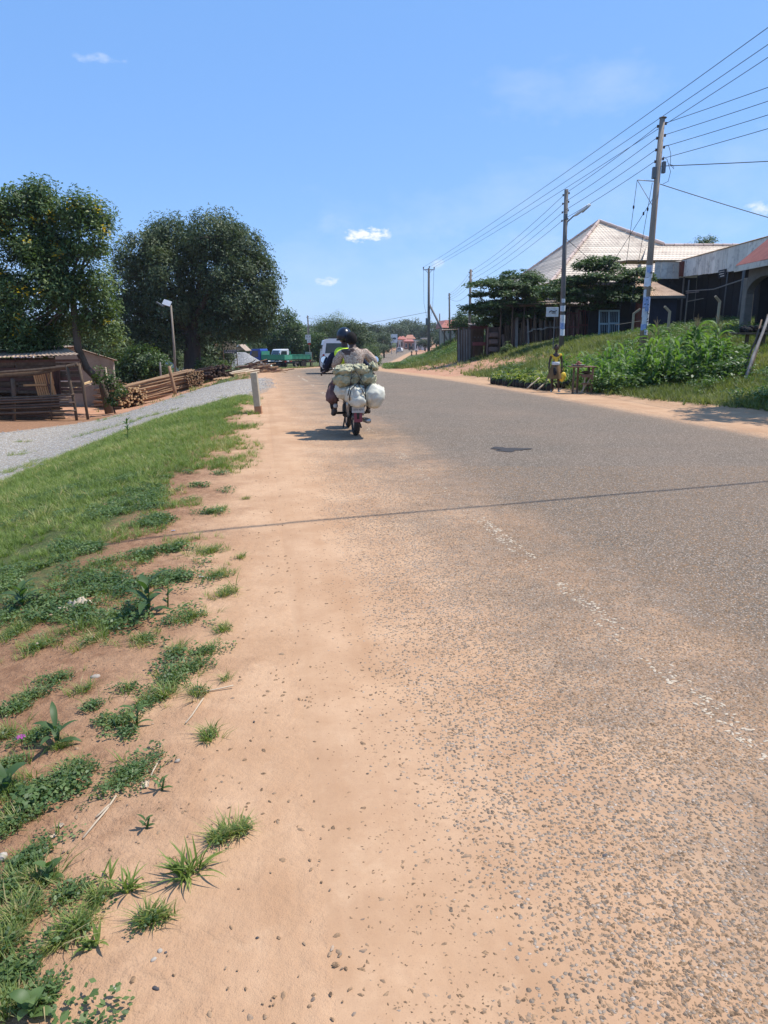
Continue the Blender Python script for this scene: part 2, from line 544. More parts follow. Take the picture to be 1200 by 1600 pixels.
def road_mat():
    t = NT('chip_seal_asphalt')
    P = t.coord('Object')
    lat = t.attr('lat')
    sand, h, a = sand_nodes(t, P, lat)
    wp = t.n('ShaderNodeVectorMath', operation='ADD')
    t.put(wp.inputs[0], P)
    ds = t.n('ShaderNodeVectorMath', operation='SCALE'); t.put(ds.inputs[0], t.noise(P, 90, 2, .5, 'Color')); ds.inputs['Scale'].default_value = .006
    t.put(wp.inputs[1], ds.outputs[0])
    V = t.vor(wp.outputs[0], 92); V2 = t.vor(wp.outputs[0], 130)
    n1 = t.noise(P, .9, 6, .6); n2 = t.noise(P, 6, 5, .65)
    nn = t.math('ADD', t.math('MULTIPLY', t.math('SUBTRACT', n1, .5), .9), t.math('MULTIPLY', t.math('SUBTRACT', n2, .5), .55))
    # how much sand lies over the chippings, by distance from the painted line
    sf = t.n('ShaderNodeFloatCurve')
    lx01 = t.rng(lat, -3., 9.)
    t.put(sf.inputs['Value'], lx01)
    c = sf.mapping.curves[0]
    pts = [(-3, 1.0), (-1.55, 1.0), (-1.2, .72), (-.6, .40), (-.1, .29), (.35, .24), (.75, .12), (1.6, .08), (3, .09), (4.5, .08), (5.8, .14), (6.2, .35), (6.7, .9), (7.1, 1.0), (9, 1.0)]
    c.points[0].location = (0, 1); c.points[1].location = (1, 1)
    for x, y in pts[1:-1]: c.points.new((x + 3) / 12., y)
    sf.mapping.update()
    cover = t.math('ADD', sf.outputs[0], t.math('MULTIPLY', t.math('MULTIPLY', nn, t.rng(lat, .4, 1.2, .75, .25)), t.rng(lat, -1.6, -1.2)))
    cellr = t.n('ShaderNodeSeparateColor'); t.put(cellr.inputs[0], V.outputs['Color'])
    vis = t.math('GREATER_THAN', cellr.outputs[0], cover)
    body = t.rng(V.outputs['Distance'], .50, .62, 1, 0)
    chip = t.math('MULTIPLY', vis, body)
    ccol = t.ramp(cellr.outputs[1], [(0, (.090, .072, .054)), (.35, (.185, .152, .118)), (.65, (.280, .232, .182)), (.88, (.38, .315, .25)), (1, (.52, .43, .345))])
    gap = t.mix(t.rng(cover, .05, .45), (.14, .112, .086), sand)
    gap = t.mix(t.rng(cover, -.1, .3, .55, 0), gap, (.095, .080, .066))
    ccol = t.mix(t.rng(t.noise(P, 260, 3, .6), .42, .62, 0, t.rng(lat, .2, .9, .5, .06)), ccol, (.36, .235, .145))
    col = t.mix(chip, gap, ccol)
    # dusty film and a few worn, darker passes of the wheels
    col = t.mix(t.rng(t.noise(P, .35, 4, .6), .4, .65, .0, .14), col, (.36, .25, .18))
    st = t.vor(P, 1.0)
    hb = t.math('ADD', t.math('MULTIPLY', t.math('MULTIPLY', chip, t.rng(V.outputs['Distance'], 0, .6, 1, .2)), 1.), t.math('MULTIPLY', h, .25))
    nb = t.bump(hb, .9, .006)
    return t.done(col, .95, nb, spec=.08)
def gravel_mat(name='crushed_stone', a=(.41, .350, .275), b=(.215, .183, .145), sc=34, soil=True):
    t = NT(name)
    P = t.coord('Object')
    V = t.vor(P, sc); n1 = t.noise(P, 1.1, 6, .65); n2 = t.noise(P, 9, 5, .7)
    cr = t.n('ShaderNodeSeparateColor'); t.put(cr.inputs[0], V.outputs['Color'])
    col = t.mix(cr.outputs[0], b, a)
    col = t.mix(t.rng(cr.outputs[1], .85, .95), col, (.58, .57, .55))
    if soil:
        e = t.attr('edge')
        f = t.rng(t.math('ADD', e, t.math('ADD', t.math('MULTIPLY', t.math('SUBTRACT', n1, .5), 2.2), t.math('MULTIPLY', t.math('SUBTRACT', n2, .5), 1.6))), .30, .62, 1, 0)
        scol = t.mix(t.rng(n2, .35, .65), (.30, .20, .13), (.42, .30, .21))
        col = t.mix(f, col, scol)
    col = t.mix(t.rng(n2, .5, .75, 0, .35), col, (.34, .30, .26))
    nb = t.bump(t.math('ADD', t.math('MULTIPLY', t.rng(V.outputs['Distance'], 0, .7, 1, 0), 1.), n2), .8, .015)
    return t.done(col, .9, nb, spec=.2)
M_GROUND = ground_mat(); M_ROAD = road_mat(); M_GRAVEL = gravel_mat()

def grid(xs, ys, fn):
    X, Y = np.meshgrid(xs, ys)
    Z = fn(X, Y)
    V = np.stack([X.ravel(), Y.ravel(), Z.ravel()], -1)
    nx, ny = len(xs), len(ys)
    i = np.arange(nx * ny).reshape(ny, nx)
    F = np.stack([i[:-1, :-1].ravel(), i[:-1, 1:].ravel(), i[1:, 1:].ravel(), i[1:, :-1].ravel()], -1)
    return V, F, X.ravel(), Y.ravel()
def spaced(a, b, d0, g):
    """positions from a to b, first step d0 growing by g"""
    o = [a]; d = d0
    while o[-1] < b:
        o.append(o[-1] + d); d *= g
    return np.array(o)
ys = np.concatenate([np.arange(-14, .8, .6), spaced(.8, 2500, .05, 1.0135)])
xp = spaced(0.05, 1500, .07, 1.022)
# lateral coordinate follows the road so that its edges stay crisp
q = np.concatenate([-xp[::-1], [0], xp])
Q, YY = np.meshgrid(q, ys)
XX = Q + line_x(YY) * np.exp(-(np.abs(Q) / 400.) ** 2)
ZZ = terrain(XX, YY) 
lat = XX - line_x(YY)
# the roadbed lies 3 cm under the road sheet
ZZ = ZZ + .012 * (fbm(XX * .8, YY * .8, 21) - .5) * (1 - sstep(-.5, .5, -2.1 - lat)) * (lat < 7.5) - .012 * (sstep(-1.75, -1.55, lat) * (1 - sstep(7.2, 7.7, lat)))

# regions of the ground, as smooth fields
def in_gravel(x, y):
    """1 in the crushed-stone yard left of the verge, 0 outside (soft)"""
    lat_ = x - line_x(y)
    s = -2.1 - lat_
    # inner edge: runs from (u0,v745) to (u400,v640) in the ground plane
    e1 = np.interp(y, [0, 8, 10.5, 12.8, 15, 17, 19, 22, 26], [5.2, 4.9, 4.7, 4.4, 3.6, 2.5, 1.3, .2, -.4])
    e2 = np.interp(y, [0, 15, 20, 24, 27, 30, 33, 36], [15, 11.5, 9.0, 6.6, 4.6, 2.4, .8, -.8])
    return sstep(-.6, .6, s - e1) * (1 - sstep(-.6, .8, s - e2))
def green_field(x, y):
    lat_ = x - line_x(y); s = -2.1 - lat_; r = lat_ - ROAD_W
    g = np.zeros_like(x)
    gl = sstep(.2, 1.6, s) * np.interp(y, [0, 3, 4.5, 7, 60], [.25, .35, .6, .8, .8])
    g = np.where(s > 0, gl, g)
    e = np.interp(y, [0, 12, 16, 20, 27, 60, 100], [3.2, 2.7, 2.3, 1.8, 1.9, 2.2, 1.6])
    gr_ = sstep(-.25, .5, r - e)
    g = np.where(r > 0, gr_, g)
    # bare track that climbs to the sheds
    trk = sstep(37, 40, y + r * .12) * (1 - sstep(61, 66, y)) * (1 - sstep(5.5, 8.5, r)) * (r > 0)
    g = g * (1 - .95 * trk)
    # yard floor on the left
    yard = (s > 3.2) * sstep(12, 16, y) * (1 - sstep(70, 84, y))
    g = np.where(yard > 0, g * (1 - .9 * yard), g)
    far = sstep(110, 190, y) * sstep(4, 12, np.abs(lat_ - 3))
    g = np.maximum(g, far)
    return g
def dirt_field(x, y):
    lat_ = x - line_x(y); s = -2.1 - lat_; r = lat_ - ROAD_W
    d = sstep(37, 40, y + r * .12) * (1 - sstep(61, 66, y)) * (1 - sstep(5.5, 8.5, r)) * (r > .3)
    d = np.maximum(d, (s > 2) * sstep(25, 30, y) * (1 - sstep(75, 90, y)) * .9)
    d = np.maximum(d, sstep(195, 230, y) * (1 - sstep(460, 520, y)) * (np.abs(lat_ - 3) < 11) * .8)
    return d * 1.0
attrs = {'lat': lat.ravel(), 'green': green_field(XX, YY).ravel(), 'dirt': dirt_field(XX, YY).ravel(), 'near': YY.ravel()}
nyy, nxx = XX.shape
ii = np.arange(nxx * nyy).reshape(nyy, nxx)
FF = np.stack([ii[:-1, :-1].ravel(), ii[:-1, 1:].ravel(), ii[1:, 1:].ravel(), ii[1:, :-1].ravel()], -1)
g_ = np_mesh('ground', np.stack([XX.ravel(), YY.ravel(), ZZ.ravel()], -1), FF, M_GROUND, attrs, smooth=True)
tag(g_, 'orange sandy earth with turf, rising to a green bank beyond the road', kind='structure')

# road sheet
rl = np.concatenate([[-1.78], np.linspace(-1.66, 7.4, 60), [7.65]])
ry = np.concatenate([np.arange(-14, .8, .6), spaced(.8, 900, .08, 1.012)])
RQ, RY = np.meshgrid(rl, ry)
RXX = RQ + line_x(RY)
camber = .05 * (1 - ((RQ - 3) / 4.5) ** 2)
edge_dn = .010 * (sstep(1.66, 1.78, -RQ) + sstep(7.4, 7.65, RQ))
RZ = road_z(RY) + np.clip(camber, 0, 1) * 0 + .004 - edge_dn + 3.0 * sstep(420, 900, RY)
RZ = RZ + .012 * (fbm(RXX * .8, RY * .8, 21) - .5)
ni, nj = RXX.shape
ii = np.arange(ni * nj).reshape(ni, nj)
FF = np.stack([ii[:-1, :-1].ravel(), ii[:-1, 1:].ravel(), ii[1:, 1:].ravel(), ii[1:, :-1].ravel()], -1)
rd = np_mesh('road', np.stack([RXX.ravel(), RY.ravel(), RZ.ravel()], -1), FF, M_ROAD, {'lat': RQ.ravel()}, smooth=True)
tag(rd, 'worn chip seal asphalt road with sandy shoulders', kind='structure')

# gravel yard sheet
gx = np.arange(-24, -1.0, .16); gy = np.arange(6, 38, .16)
GX, GY = np.meshgrid(gx, gy)
ge = in_gravel(GX, GY)
GZ = terrain(GX, GY) + np.interp(ge, [0, .05, .3, 1], [-.03, -.004, .012, .03])
ni, nj = GX.shape
ii = np.arange(ni * nj).reshape(ni, nj)
FF = np.stack([ii[:-1, :-1].ravel(), ii[:-1, 1:].ravel(), ii[1:, 1:].ravel(), ii[1:, :-1].ravel()], -1)
keep = ge.ravel()[FF].max(1) > .02
gv = np_mesh('gravel_path', np.stack([GX.ravel(), GY.ravel(), GZ.ravel()], -1), FF[keep], M_GRAVEL, {'edge': ge.ravel()}, smooth=True)
tag(gv, 'pale grey crushed stone drive sloping away from the road', kind='structure')
# ------------------------------------------------------------------ plant materials
def leaf_mat(name, stops, rough=.5, trans=.35, spec=.4):
    t = NT(name)
    c = t.ramp(t.attr('tint'), stops)
    t.done(c, rough, spec=spec)
    tr = t.n('ShaderNodeBsdfTranslucent'); t.put(tr.inputs['Color'], t.mix(1., c, (1.5, 1.7, .7), 'MULTIPLY'))
    mx = t.n('ShaderNodeMixShader'); mx.inputs[0].default_value = trans
    t.t.links.new(t.b.outputs[0], mx.inputs[1]); t.t.links.new(tr.outputs[0], mx.inputs[2])
    t.t.links.new(mx.outputs[0], t.out.inputs['Surface'])
    return t.m
M_LEAF_DARK = leaf_mat('mango_leaf', [(0, (.030, .046, .023)), (.5, (.068, .100, .042)), (.8, (.115, .148, .066)), (1, (.16, .17, .08))], .55, .18, .25)
M_LEAF_MID = leaf_mat('broad_leaf', [(0, (.028, .055, .014)), (.5, (.052, .095, .022)), (1, (.11, .15, .04))], .48, .3)
M_LEAF_FLOWER = leaf_mat('cassia_leaf', [(0, (.036, .062, .022)), (.45, (.080, .128, .042)), (.8, (.16, .21, .07)), (1, (.23, .26, .09))], .52, .25, .3)
M_LEAF_PALE = leaf_mat('feathery_leaf', [(0, (.05, .08, .03)), (.5, (.09, .13, .05)), (1, (.16, .19, .08))], .55, .35)
M_LEAF_TERM = leaf_mat('umbrella_tree_leaf', [(0, (.030, .058, .020)), (.5, (.058, .100, .032)), (1, (.12, .165, .055))], .55, .25, .25)
M_LEAF_FAR = leaf_mat('far_leaf', [(0, (.030, .050, .022)), (.5, (.048, .075, .030)), (1, (.080, .105, .045))], .6, .2)
M_FLOWER = leaf_mat('yellow_blossom', [(0, (.62, .36, .02)), (1, (.80, .58, .06))], .6, .4)
M_GRASS = leaf_mat('grass_blade', [(0, (.095, .140, .030)), (.35, (.155, .215, .048)), (.65, (.225, .275, .075)), (.82, (.31, .31, .11)), (.90, (.38, .31, .15)), (1, (.50, .39, .21))], .5, .3, .25)
M_GRASS2 = leaf_mat('bank_grass_blade', [(0, (.085, .105, .030)), (.35, (.150, .170, .055)), (.65, (.220, .225, .085)), (.85, (.30, .27, .13)), (1, (.42, .34, .20))], .55, .3, .2)
M_WEED = leaf_mat('weed_leaf', [(0, (.050, .095, .028)), (.6, (.090, .150, .042)), (1, (.16, .22, .07))], .5, .3)
M_MAIZE = leaf_mat('maize_leaf', [(0, (.050, .105, .026)), (.5, (.095, .175, .042)), (1, (.19, .27, .08))], .58, .38, .3)
M_BARK = pm('bark', (.16, .12, .085), (.07, .052, .038), 5, .9, .8, .02, (1, 1, .25))
M_BARK_D = pm('dark_bark', (.085, .065, .05), (.035, .028, .022), 5, .9, .8, .03, (1, 1, .25))

def leaf_cloud(P, size, up=.35, tint=None, fold=.25, aspect=.42, outward=None, droop=0.):
    """P (n,3) -> quads (4 verts per leaf)"""
    n = len(P)
    size = np.broadcast_to(size, (n,)) * RNG.uniform(.7, 1.3, n)
    nrm = RNG.normal(0, 1, (n, 3)); nrm[:, 2] = np.abs(nrm[:, 2]) + up * 2
    if outward is not None: nrm += outward * 1.2
    nrm /= np.linalg.norm(nrm, axis=1)[:, None]
    d = RNG.normal(0, 1, (n, 3)); d[:, 2] -= droop
    d -= (d * nrm).sum(1)[:, None] * nrm
    d /= np.linalg.norm(d, axis=1)[:, None] + 1e-9
    s = np.cross(nrm, d)
    L = size[:, None]; W = L * aspect
    a = P - d * L * .5; b = P + s * W * .5 + nrm * L * fold * .3; c = P + d * L * .5 - nrm * L * .08; e = P - s * W * .5 + nrm * L * fold * .3
    V = np.stack([a, b, c, e], 1).reshape(-1, 3)
    F = np.arange(4 * n).reshape(n, 4)
    t = np.clip(RNG.normal(.45, .2, n) if tint is None else tint, 0, 1)
    return V, F, np.repeat(t, 4)

def crown_points(lobes, n, clump_r, per=40, inner=.72, flat=1., low=-.75):
    """leaf positions in clumps over the shells of ellipsoid lobes"""
    lobes = [(np.array(c, float), np.array(r if hasattr(r, '__len__') else (r, r, r), float)) for c, r in lobes]
    w = np.array([(r[0] * r[1] + r[1] * r[2] + r[0] * r[2]) for c, r in lobes]); w /= w.sum()
    nc = max(4, n // per)
    which = RNG.choice(len(lobes), nc, p=w)
    C = np.zeros((nc, 3)); O = np.zeros((nc, 3))
    for i, k in enumerate(which):
        c, r = lobes[k]
        while True:
            d = RNG.normal(0, 1, 3); d /= np.linalg.norm(d)
            if d[2] > low: break
        rad = RNG.uniform(inner, 1.0) if RNG.random() < .85 else RNG.uniform(.25, inner)
        C[i] = c + d * r * rad; O[i] = d
    # discard clumps that sit deep inside another lobe
    keep = np.ones(nc, bool)
    for k, (c, r) in enumerate(lobes):
        inside = (((C - c) / r) ** 2).sum(1) < .30
        keep &= ~(inside & (which != k) & (RNG.random(nc) < .8))
    C = C[keep]; O = O[keep]; nc = len(C)
    cr = clump_r * RNG.uniform(.6, 1.35, nc)
    G = RNG.normal(0, .5, (nc * per, 3)); gl = np.linalg.norm(G, axis=1)[:, None]; G = G / gl * np.minimum(gl, .95 + .1 * RNG.random((nc * per, 1)))
    P = np.repeat(C, per, 0) + G * np.repeat(cr, per)[:, None] * np.array([1, 1, flat])
    ct = RNG.normal(.45, .16, nc) + .12 * O[:, 2]  # upward-facing clumps get a lighter tint, top light painted into the leaves
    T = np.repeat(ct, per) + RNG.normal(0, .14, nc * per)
    return P, T, np.repeat(O, per, 0), C

def limb(mb, a, b, r0, r1, wob=.08, n=5, seg=7, sag=0.):
    a = Vector(a); b = Vector(b); L = (b - a).length
    pts, rad = [], []
    for i in range(n + 1):
        t = i / n
        p = a.lerp(b, t)
        if 0 < i < n: p += Vector([random.uniform(-1, 1) * wob * L for _ in range(3)]) * .5
        p.z += math.sin(t * PI) * sag * L
        pts.append(p); rad.append(r0 + (r1 - r0) * t ** .8)
    mb.tube(pts, rad, seg)
    return pts

def make_tree(name, label, loc, trunk_pts, trunk_r, lobes, n, leaf, mat, bark=None, clump=.5, per=40, inner=.72, flat=1., group=None, cat='tree', up=.35, branch_n=26, aspect=.42, droop=.3, low=-.75, flowers=0):
    bark = bark or M_BARK_D
    t = thing(name, label, cat, loc, group=group)
    L = Vector(loc)
    lob = [((c[0], c[1], c[2]), r) for c, r in lobes]
    P, T, O, C = crown_points(lob, n, clump, per, inner, flat, low)
    mb = MB()
    mb.tube(trunk_pts, trunk_r, 10)
    top = Vector(trunk_pts[-1])
    mid = Vector(trunk_pts[-2]) if len(trunk_pts) > 2 else top
    for c, r in lob:
        limb(mb, top.lerp(mid, random.random() * .4), Vector(c), trunk_r[-1] * .75, trunk_r[-1] * .22)
    for i in RNG.choice(len(C), min(branch_n, len(C)), replace=False):
        c = Vector(C[i]); k = min(range(len(lob)), key=lambda q: (Vector(lob[q][0]) - c).length)
        limb(mb, Vector(lob[k][0]), c, trunk_r[-1] * .25, .02, .1, 4, 5)
    mb.build('trunk', bark, t, smooth=True, local=True)
    V, F, tt = leaf_cloud(P, leaf, up, T, outward=O, droop=droop, aspect=aspect)
    np_mesh('crown', V, F, mat, {'tint': tt}, parent=t)
    if flowers:
        front = np.argsort(C[:, 1] + RNG.normal(0, .7, len(C)))[:len(C) // 3]
        fc = C[RNG.choice(front, flowers)] + np.array([.1, -.18, .1])
        FP = np.repeat(fc, 16, 0) + RNG.normal(0, .11, (flowers * 16, 3)) + np.array([0, 0, .2])
        V, F, tt = leaf_cloud(FP, .11, .5, RNG.uniform(0, 1, len(FP)), aspect=.8)
        np_mesh('blossom', V, F, M_FLOWER, {'tint': tt}, parent=t)
    return t

# ------------------------------------------------------------------ grass
def blade_template(nb, h, w, spread, lean, segs=2, curl=.35, seed=0):
    r = np.random.default_rng(seed)
    V, F, A = [], [], []
    for b in range(nb):
        a = r.uniform(0, 2 * PI); rad = r.uniform(0, spread)
        ox, oy = rad * math.cos(a), rad * math.sin(a)
        dirx, diry = math.cos(a + r.normal(0, .5)), math.sin(a + r.normal(0, .5))
        hh = h * r.uniform(.5, 1.15); ln = lean * r.uniform(.3, 1.3); ww = w * r.uniform(.7, 1.2)
        px, py = -diry, dirx
        n0 = len(V)
        for k in range(segs + 1):
            t = k / segs
            cx = ox + dirx * hh * ln * (t ** 1.6); cy = oy + diry * hh * ln * (t ** 1.6)
            cz = hh * (t - curl * ln * t * t)
            wk = ww * (1 - t ** 1.5) + ww * .08
            V.append((cx + px * wk / 2, cy + py * wk / 2, cz)); V.append((cx - px * wk / 2, cy - py * wk / 2, cz))
            A += [t, t]
        for k in range(segs):
            F.append((n0 + 2 * k, n0 + 2 * k + 1, n0 + 2 * k + 3, n0 + 2 * k + 2))
    return np.array(V), np.array(F), np.array(A)
T_SHORT = [blade_template(11, .085, .0045, .035, 1.0, 2, .4, i) for i in range(6)]
T_MED = [blade_template(12, .15, .006, .05, .9, 2, .4, 20 + i) for i in range(6)]
T_FAR = [blade_template(8, .20, .022, .12, .8, 1, .3, 40 + i) for i in range(6)]
def creeper_template(n, spread, leaf, seed):
    """low mat of small round leaves"""
    r = np.random.default_rng(seed)
    V, F, A = [], [], []
    for i in range(n):
        a = r.uniform(0, 2 * PI); d = spread * math.sqrt(r.uniform(0, 1))
        p = np.array([d * math.cos(a), d * math.sin(a), r.uniform(.008, .045)])
        nv = r.normal(0, .5, 3); nv[2] = 1.; nv /= np.linalg.norm(nv)
        q = np.cross(nv, r.normal(0, 1, 3)); q /= np.linalg.norm(q); s = np.cross(nv, q)
        L = leaf * r.uniform(.7, 1.3)
        n0 = len(V)
        V += [p - q * L * .5, p + s * L * .33, p + q * L * .5, p - s * L * .33]
        F.append((n0, n0 + 1, n0 + 2, n0 + 3)); A += [0, .5, 1, .5]
    return np.array(V), np.array(F), np.array(A)
T_CREEP = [creeper_template(26, .06, .020, 60 + i) for i in range(5)]

def field_pts(xr, yr, n, fn):
    """n candidates, denser near the camera, kept with probability fn"""
    x = RNG.uniform(xr[0], xr[1], n); y = RNG.uniform(yr[0], yr[1], n)
    p = fn(x, y)
    k = RNG.uniform(0, 1, n) < p
    x, y = x[k], y[k]
    return np.stack([x, y, terrain(x, y)], -1)
def in_view(x, y, margin=.04):
    return (np.abs(x) < (.522 + margin) * y * 1.05 + .3)
def verge_density(x, y):
    lat_ = x - line_x(y); s = -2.1 - lat_
    n = fbm(x * 1.7, y * 1.2, 31, 4); n2 = fbm(x * 6, y * 6, 35, 3)
    bias = np.interp(y, [0, 2, 3.2, 4.2, 5.5, 9, 20], [.12, .13, .19, .38, .54, .70, .82])
    edge = .45 + .55 * sstep(-.1, 1.0, s)
    thr = bias * edge * (.85 + .3 * sstep(.5, 2.5, s))
    d = sstep(.0, .13, thr - (n * .85 + n2 * .35 - .17) * 1.05 + .07) * sstep(-.3, .15, s)
    g = in_gravel(x, y)
    return d * (1 - sstep(.1, .5, g)) * in_view(x, y) * (s > -.35) * (s < 5.6)
p1 = field_pts((-13, -.2), (1.0, 26), 190000, lambda x, y: verge_density(x, y) * np.interp(y, [0, 6, 10, 26], [1, 1, .75, .4]))
dist = p1[:, 1]
zon = fbm(p1[:, 0] * .8, p1[:, 1] * .8, 77, 3)
tt_ = np.clip(RNG.normal(.44, .22, len(p1)) + (zon - .5) * .9, 0, 1)
go = scatter('grass', T_SHORT, p1, M_GRASS, scale=np.interp(dist, [1, 6, 14, 26], [.5, .8, 1.15, 1.5]) * RNG.uniform(.6, 1.3, len(p1)), tilt=.25, tint=tt_)
tag(go, 'short green grass of the roadside verge on the left', 'grass', kind='stuff')
p2 = field_pts((-13, -.3), (1.6, 24), 30000, lambda x, y: verge_density(x, y) * sstep(.4, .62, fbm(x * .9, y * .9, 51, 3)) * sstep(1.6, 5, y) * sstep(.3, 1.5, -2.1 - (x - line_x(y))))
go = scatter('grass', T_MED, p2, M_GRASS, scale=RNG.uniform(.6, 1.25, len(p2)), tilt=.25)
tag(go, 'longer tufts of grass standing in the left verge', 'grass', kind='stuff')
p3 = field_pts((-4.5, -.3), (1.0, 9), 26000, lambda x, y: verge_density(x, y) * sstep(.48, .66, fbm(x * 1.6, y * 1.6, 81, 3)) + .9 * (sstep(.56, .64, fbm(x * 3.1, y * 3.1, 83, 3)) * sstep(.0, .5, -2.1 - (x - line_x(y))) * in_view(x, y)))
go = scatter('ground_cover', T_CREEP, p3, M_WEED, scale=RNG.uniform(.6, 1.2, len(p3)), tilt=.1)
tag(go, 'low creeping leaves spread over the bare earth at left', 'ground cover', kind='stuff')
near_patches = [(60,1150,26,'c'),(20,1195,24,'c'),(10,1240,24,'g'),(185,1130,26,'c'),(150,1105,14,'c'),(270,1062,34,'c'),(225,1000,22,'g'),(90,1062,22,'c'),(205,1212,40,'c'),(110,1212,34,'c'),(70,1232,20,'c'),(40,1262,30,'c'),(20,1290,26,'c'),
 (45,1345,30,'c'),(62,1380,20,'g'),(112,1398,18,'c'),(150,1410,14,'g'),(30,1440,26,'g'),(8,1480,24,'g'),(40,1420,18,'c'),(20,1530,34,'c'),(60,1560,20,'c'),(10,1575,20,'g'),(120,1450,20,'g'),(325,1152,14,'g'),(320,1020,22,'c'),(255,1085,26,'g'),
 (150,1000,24,'g'),(60,1012,30,'g'),(30,985,34,'g'),(350,930,20,'g'),(300,965,24,'g'),(375,872,10,'g'),(330,862,30,'g'),(280,850,34,'g'),(385,780,9,'g'),(230,1100,12,'c'),(300,1045,26,'c'),(130,1080,14,'g'),(20,1110,26,'c'),(50,1090,24,'c'),
 (180,965,30,'g'),(120,965,30,'c'),(340,900,24,'g'),(260,905,30,'g'),(200,1145,16,'c'),(345,1310,16,'g'),(375,1300,12,'g'),(230,1440,16,'g'),(8,1150,20,'g'),(90,1170,14,'g'),(205,1075,12,'c'),(160,1130,12,'c'),(10,1395,22,'c'),(85,1480,12,'g'),(355,1062,8,'g'),(310,1085,14,'g'),(275,1020,20,'g'),(350,985,14,'g')]
for kind, T_, m_, nm, lb, cat_ in (('g', T_SHORT, M_GRASS, 'grass', 'small separate tufts of grass on the bare earth at lower left', 'grass'), ('c', T_CREEP, M_WEED, 'ground_cover', 'low leafy patches on the bare earth at lower left', 'ground cover')):
    pts = []
    for (u_, v_, r_, k_) in near_patches:
        c_ = hit(u_, v_); R_ = r_ * c_.y / FPX * 1.15
        if k_ == kind or True:
            n_ = int((r_ / 10) ** 1.7 * (10 if k_ == kind else 3) * (1.0 if kind == 'g' else .55))
            a_ = RNG.uniform(0, 2 * PI, n_); q_ = R_ * np.abs(RNG.normal(0, .55, n_))
            st_ = RNG.uniform(1.2, 1.9)
            pts.append(np.stack([c_.x + q_ * np.cos(a_) * 1.0 + q_ * np.sin(a_) * .5, c_.y + q_ * np.sin(a_) * st_], -1))
    pts = np.concatenate(pts)
    pts = np.stack([pts[:, 0], pts[:, 1], terrain(pts[:, 0], pts[:, 1])], -1)
    o_ = scatter(nm, T_, pts, m_, scale=(RNG.uniform(.35, .85, len(pts)) if kind == 'g' else RNG.uniform(.35, .75, len(pts))), tilt=.25)
    tag(o_, lb, cat_, kind='stuff')
# sparse tufts in the crushed stone
def gravel_tufts(x, y):
    g = in_gravel(x, y)
    return (g > .2) * sstep(.60, .70, fbm(x * .7, y * 1.1, 91, 3)) * in_view(x, y)
p4 = field_pts((-16, -2), (9, 32), 60000, lambda x, y: gravel_tufts(x, y) * .8)
go = scatter('grass', T_MED, p4, M_GRASS, scale=RNG.uniform(.5, 1.1, len(p4)), tilt=.3)
if go: tag(go, 'thin patches of grass growing through the crushed stone', 'grass', kind='stuff')

def bank_density(x, y):
    lat_ = x - line_x(y); r = lat_ - ROAD_W
    n = fbm(x * .7, y * .7, 33, 4)
    g = green_field(x, y)
    return g * (r > .8) * sstep(.28, .42, n + .12) * in_view(x, y, .1)
for xr, yr, n, sc in (((5, 22), (12, 34), 60000, 1.0), ((2, 32), (34, 62), 42000, 1.5), ((-2, 30), (62, 125), 34000, 2.4)):
    pp = field_pts(xr, yr, n, bank_density)
    zn = fbm(pp[:, 0] * .35, pp[:, 1] * .35, 71, 3)
    go = scatter('grass', T_FAR, pp, M_GRASS2, scale=sc * RNG.uniform(.55, 1.15, len(pp)), tilt=.25, tint=np.clip(RNG.normal(.42, .2, len(pp)) + (zn - .5) * .9, 0, 1))
    tag(go, {1.0: 'sunlit grass on the near part of the right bank', 1.5: 'grass on the bank below the timber sheds', 2.4: 'rough grass on the far mound past the track'}[sc], 'grass', kind='stuff')
# far and left-hand grass beyond the yard
def leftfar(x, y):
    lat_ = x - line_x(y); s = -2.1 - lat_
    n = fbm(x * .5, y * .5, 44, 3)
    a = (s > .2) * (s < 3.0) * (y > 24) * sstep(.42, .55, n)
    b = (s > .5) * (y > 30) * (y < 72) * sstep(.56, .66, n) * .7
    return (a + b) * in_view(x, y) * (in_gravel(x, y) < .3)
pp = field_pts((-34, 0), (22, 110), 42000, leftfar)
go = scatter('grass', T_FAR, pp, M_GRASS2, scale=RNG.uniform(.5, 1.2, len(pp)), tilt=.25)
tag(go, 'scattered grass around the pole yard on the left', 'grass', kind='stuff')
# ------------------------------------------------------------------ loose and half-sunk stones near the camera
def stone_template(seed, flat=.6):
    r = np.random.default_rng(seed)
    V = np.array([(1, 0, 0), (.5, .85, 0), (-.5, .85, 0), (-1, 0, 0), (-.5, -.85, 0), (.5, -.85, 0), (.35, .3, .8), (-.45, .2, .8), (0, -.45, .75)], float)
    V *= r.uniform(.72, 1.15, V.shape); V[:, 0] *= r.uniform(1.0, 2.0); V[:, 2] *= flat
    V[:6, 2] -= .35
    F = np.array([(0, 1, 6), (1, 2, 7), (1, 7, 6), (2, 3, 7), (3, 4, 8), (3, 8, 7), (4, 5, 8), (5, 0, 6), (5, 6, 8), (6, 7, 8)])
    return V * .5, F, np.zeros(len(V))
T_STONE = [stone_template(i) for i in range(10)]
def stone_mat():
    t = NT('road_chippings')
    P = t.coord('Object')
    c = t.ramp(t.attr('tint'), [(0, (.060, .042, .030)), (.3, (.115, .078, .052)), (.6, (.19, .128, .084)), (.85, (.28, .195, .13)), (.95, (.13, .11, .10)), (1, (.42, .33, .25))])
    dust = t.rng(t.noise(P, 120, 3, .6), .40, .62, .12, .70)
    n = t.n('ShaderNodeNewGeometry').outputs['Normal']
    c = t.mix(dust, c, (.44, .275, .155))
    return t.done(c, .95, t.bump(t.noise(P, 400, 2, .6), .4, .001), spec=.08)
M_STONE = stone_mat()
